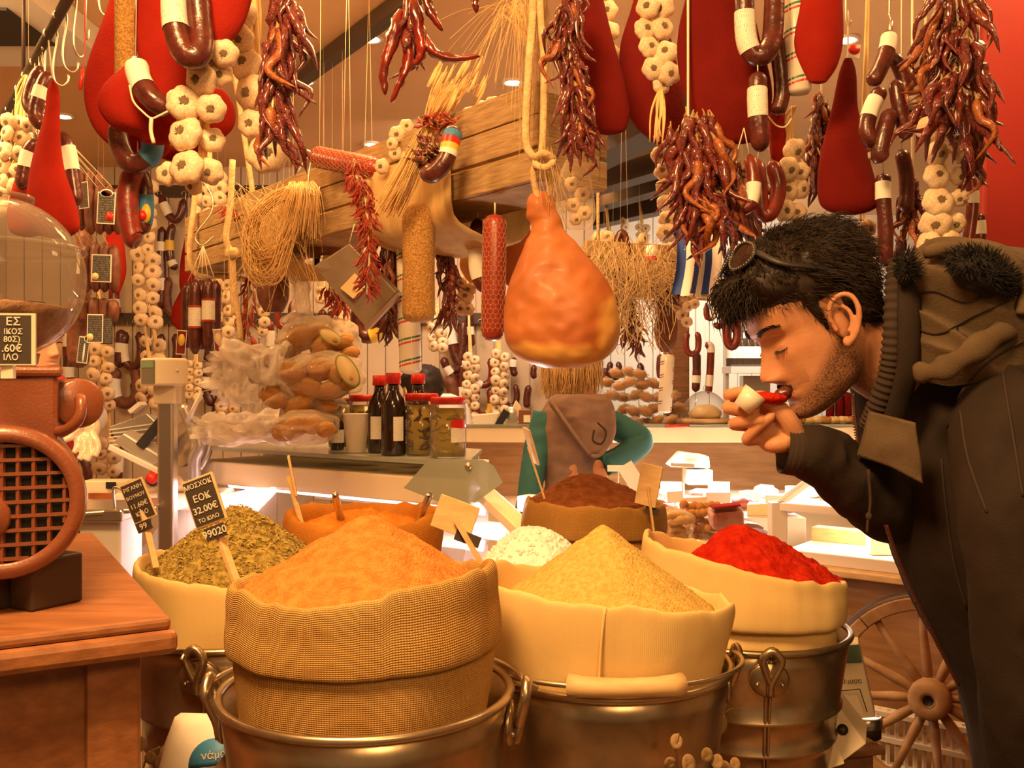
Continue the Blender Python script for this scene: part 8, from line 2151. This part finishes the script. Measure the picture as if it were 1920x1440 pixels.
MB().tube(spline([P(1275, 1560, 1.12), P(1270, 1440, 1.02), P(1268, 1400, 1.0), P(1272, 1375, 1.0)], 14), .0012, 5).tube(spline([P(1350, 1345, 1.22), P(1368, 1330, 1.22), P(1390, 1330, 1.22)], 8), .001, 4).part('stem', 'leaf_dry', t)
for x, y, r, Y in [(1268, 1390, 14, 1.0), (1256, 1430, 14, 1.02), (1290, 1432, 18, 1.0), (1325, 1415, 14, 1.04), (1345, 1428, 14, 1.04), (1360, 1438, 14, 1.05), (1346, 1356, 22, 1.22), (1350, 1318, 15, 1.22), (1378, 1432, 12, 1.06)]:
    leaf(t, P(x, y, Y), K(r, Y), (r0.uniform(-.5, .5), -1, r0.uniform(-.3, .6)))
# cartons, tin and crate at right
def slab(label, quad, thick, m, extra=None):
    t = T('carton', label, 'carton', quad[3]); MB().prism(quad, thick).part('box', m, t, .002); return t
q1 = [P(1566, 1210, 1.62), P(1610, 1206, 1.62), P(1642, 1345, 1.55), P(1560, 1352, 1.55)]
t = slab('flat carton with a green band and printed frame leaning behind the paprika bucket', q1, (.01, .03, .004), 'carton')
MB().prism([P(1567, 1212, 1.615), P(1610, 1208, 1.615), P(1616, 1241, 1.60), P(1564, 1244, 1.60)], (0, -.002, 0)).part('green_band', 'carton_green', t)
fm = face_mat(P(1592, 1278, 1.575), (1, 0, .04), (.1, .55, .85))
mb = MB(); text(mb, 'μέλισσα', fm, .011); mb.part('lettering', 'slate', t)
for a, b in (((1570, 1296), (1612, 1292)), ((1612, 1292), (1626, 1335)), ((1570, 1296), (1566, 1340))):
    MB().bar(P(*a, 1.56), P(*b, 1.545), .0012, .0012).part('printed_frame', 'slate', t)
q2 = [P(1545, 1330, 1.45), P(1562, 1312, 1.45), P(1625, 1395, 1.42), P(1578, 1430, 1.40)]
t = slab('pale carton with a round hole leaning lower right of the paprika bucket', q2, (.02, .05, .01), 'carton')
MB().prism([P(1520, 1340, 1.44), P(1546, 1330, 1.44), P(1584, 1432, 1.39), P(1525, 1452, 1.39)], (0, .004, 0)).part('side', 'carton', t, .001)
MB().lathe([(0, .001), (.008, .001), (.008, -.001)], 16, P(1580, 1368, 1.426), zto((-.3, -1, .5))).part('hole', 'black', t)
tp = P(1622, 1380, 1.62)
t = T('round_tin', 'small round tin with a shiny lid behind the leaning cartons', 'tin', tp)
MB().lathe([(0, 0), (.026, 0), (.026, .026), (.0, .026)], 28, tp).part('body', 'dark_metal', t)
MB().lathe([(.027, .018), (.028, .020), (.028, .034), (.025, .036), (.023, .033), (0, .033)], 28, tp).part('lid', 'steel', t)
cp_ = P(1660, 1425, 1.52)
t = T('wooden_crate', 'dark wooden crate corner holding the tin at lower right', 'crate', V((.475, 1.62, TZ)))
MB().box((.475, 1.62, TZ+.018), (.17, .20, .036), M.Rotation(.25, 3, 'Z')).part('body', 'wood_dark', t, .003)
MB().box((.480, 1.62, TZ+.042), (.19, .22, .012), M.Rotation(.25, 3, 'Z')).part('lid', 'wood_dark', t, .003)
# small slate edge near the front bag
MB().prism([P(392, 1452, 1.0), P(425, 1410, 1.0), P(446, 1440, 1.0), P(430, 1470, 1.0)], (0, .006, 0)).thing('price_sign', 'dark red edged slate corner in front of the white bag', 'price sign', 'wood_dark')

# things that repeat in a short row get told apart by their order from the left
ORD = 'first second third fourth fifth sixth seventh eighth ninth tenth eleventh twelfth thirteenth fourteenth fifteenth sixteenth seventeenth'.split()
byl = {}
for o in C.objects:
    if o.get('group') and o.parent is None: byl.setdefault((o['group'], o['label']), []).append(o)
for (g_, l_), os_ in byl.items():
    if 1 < len(os_) <= 17 and len(l_.split()) <= 12:
        for i, o in enumerate(sorted(os_, key=lambda o: ORG[o].x/ORG[o].y)):
            o['label'] = l_+', %s from the left' % ORD[i]
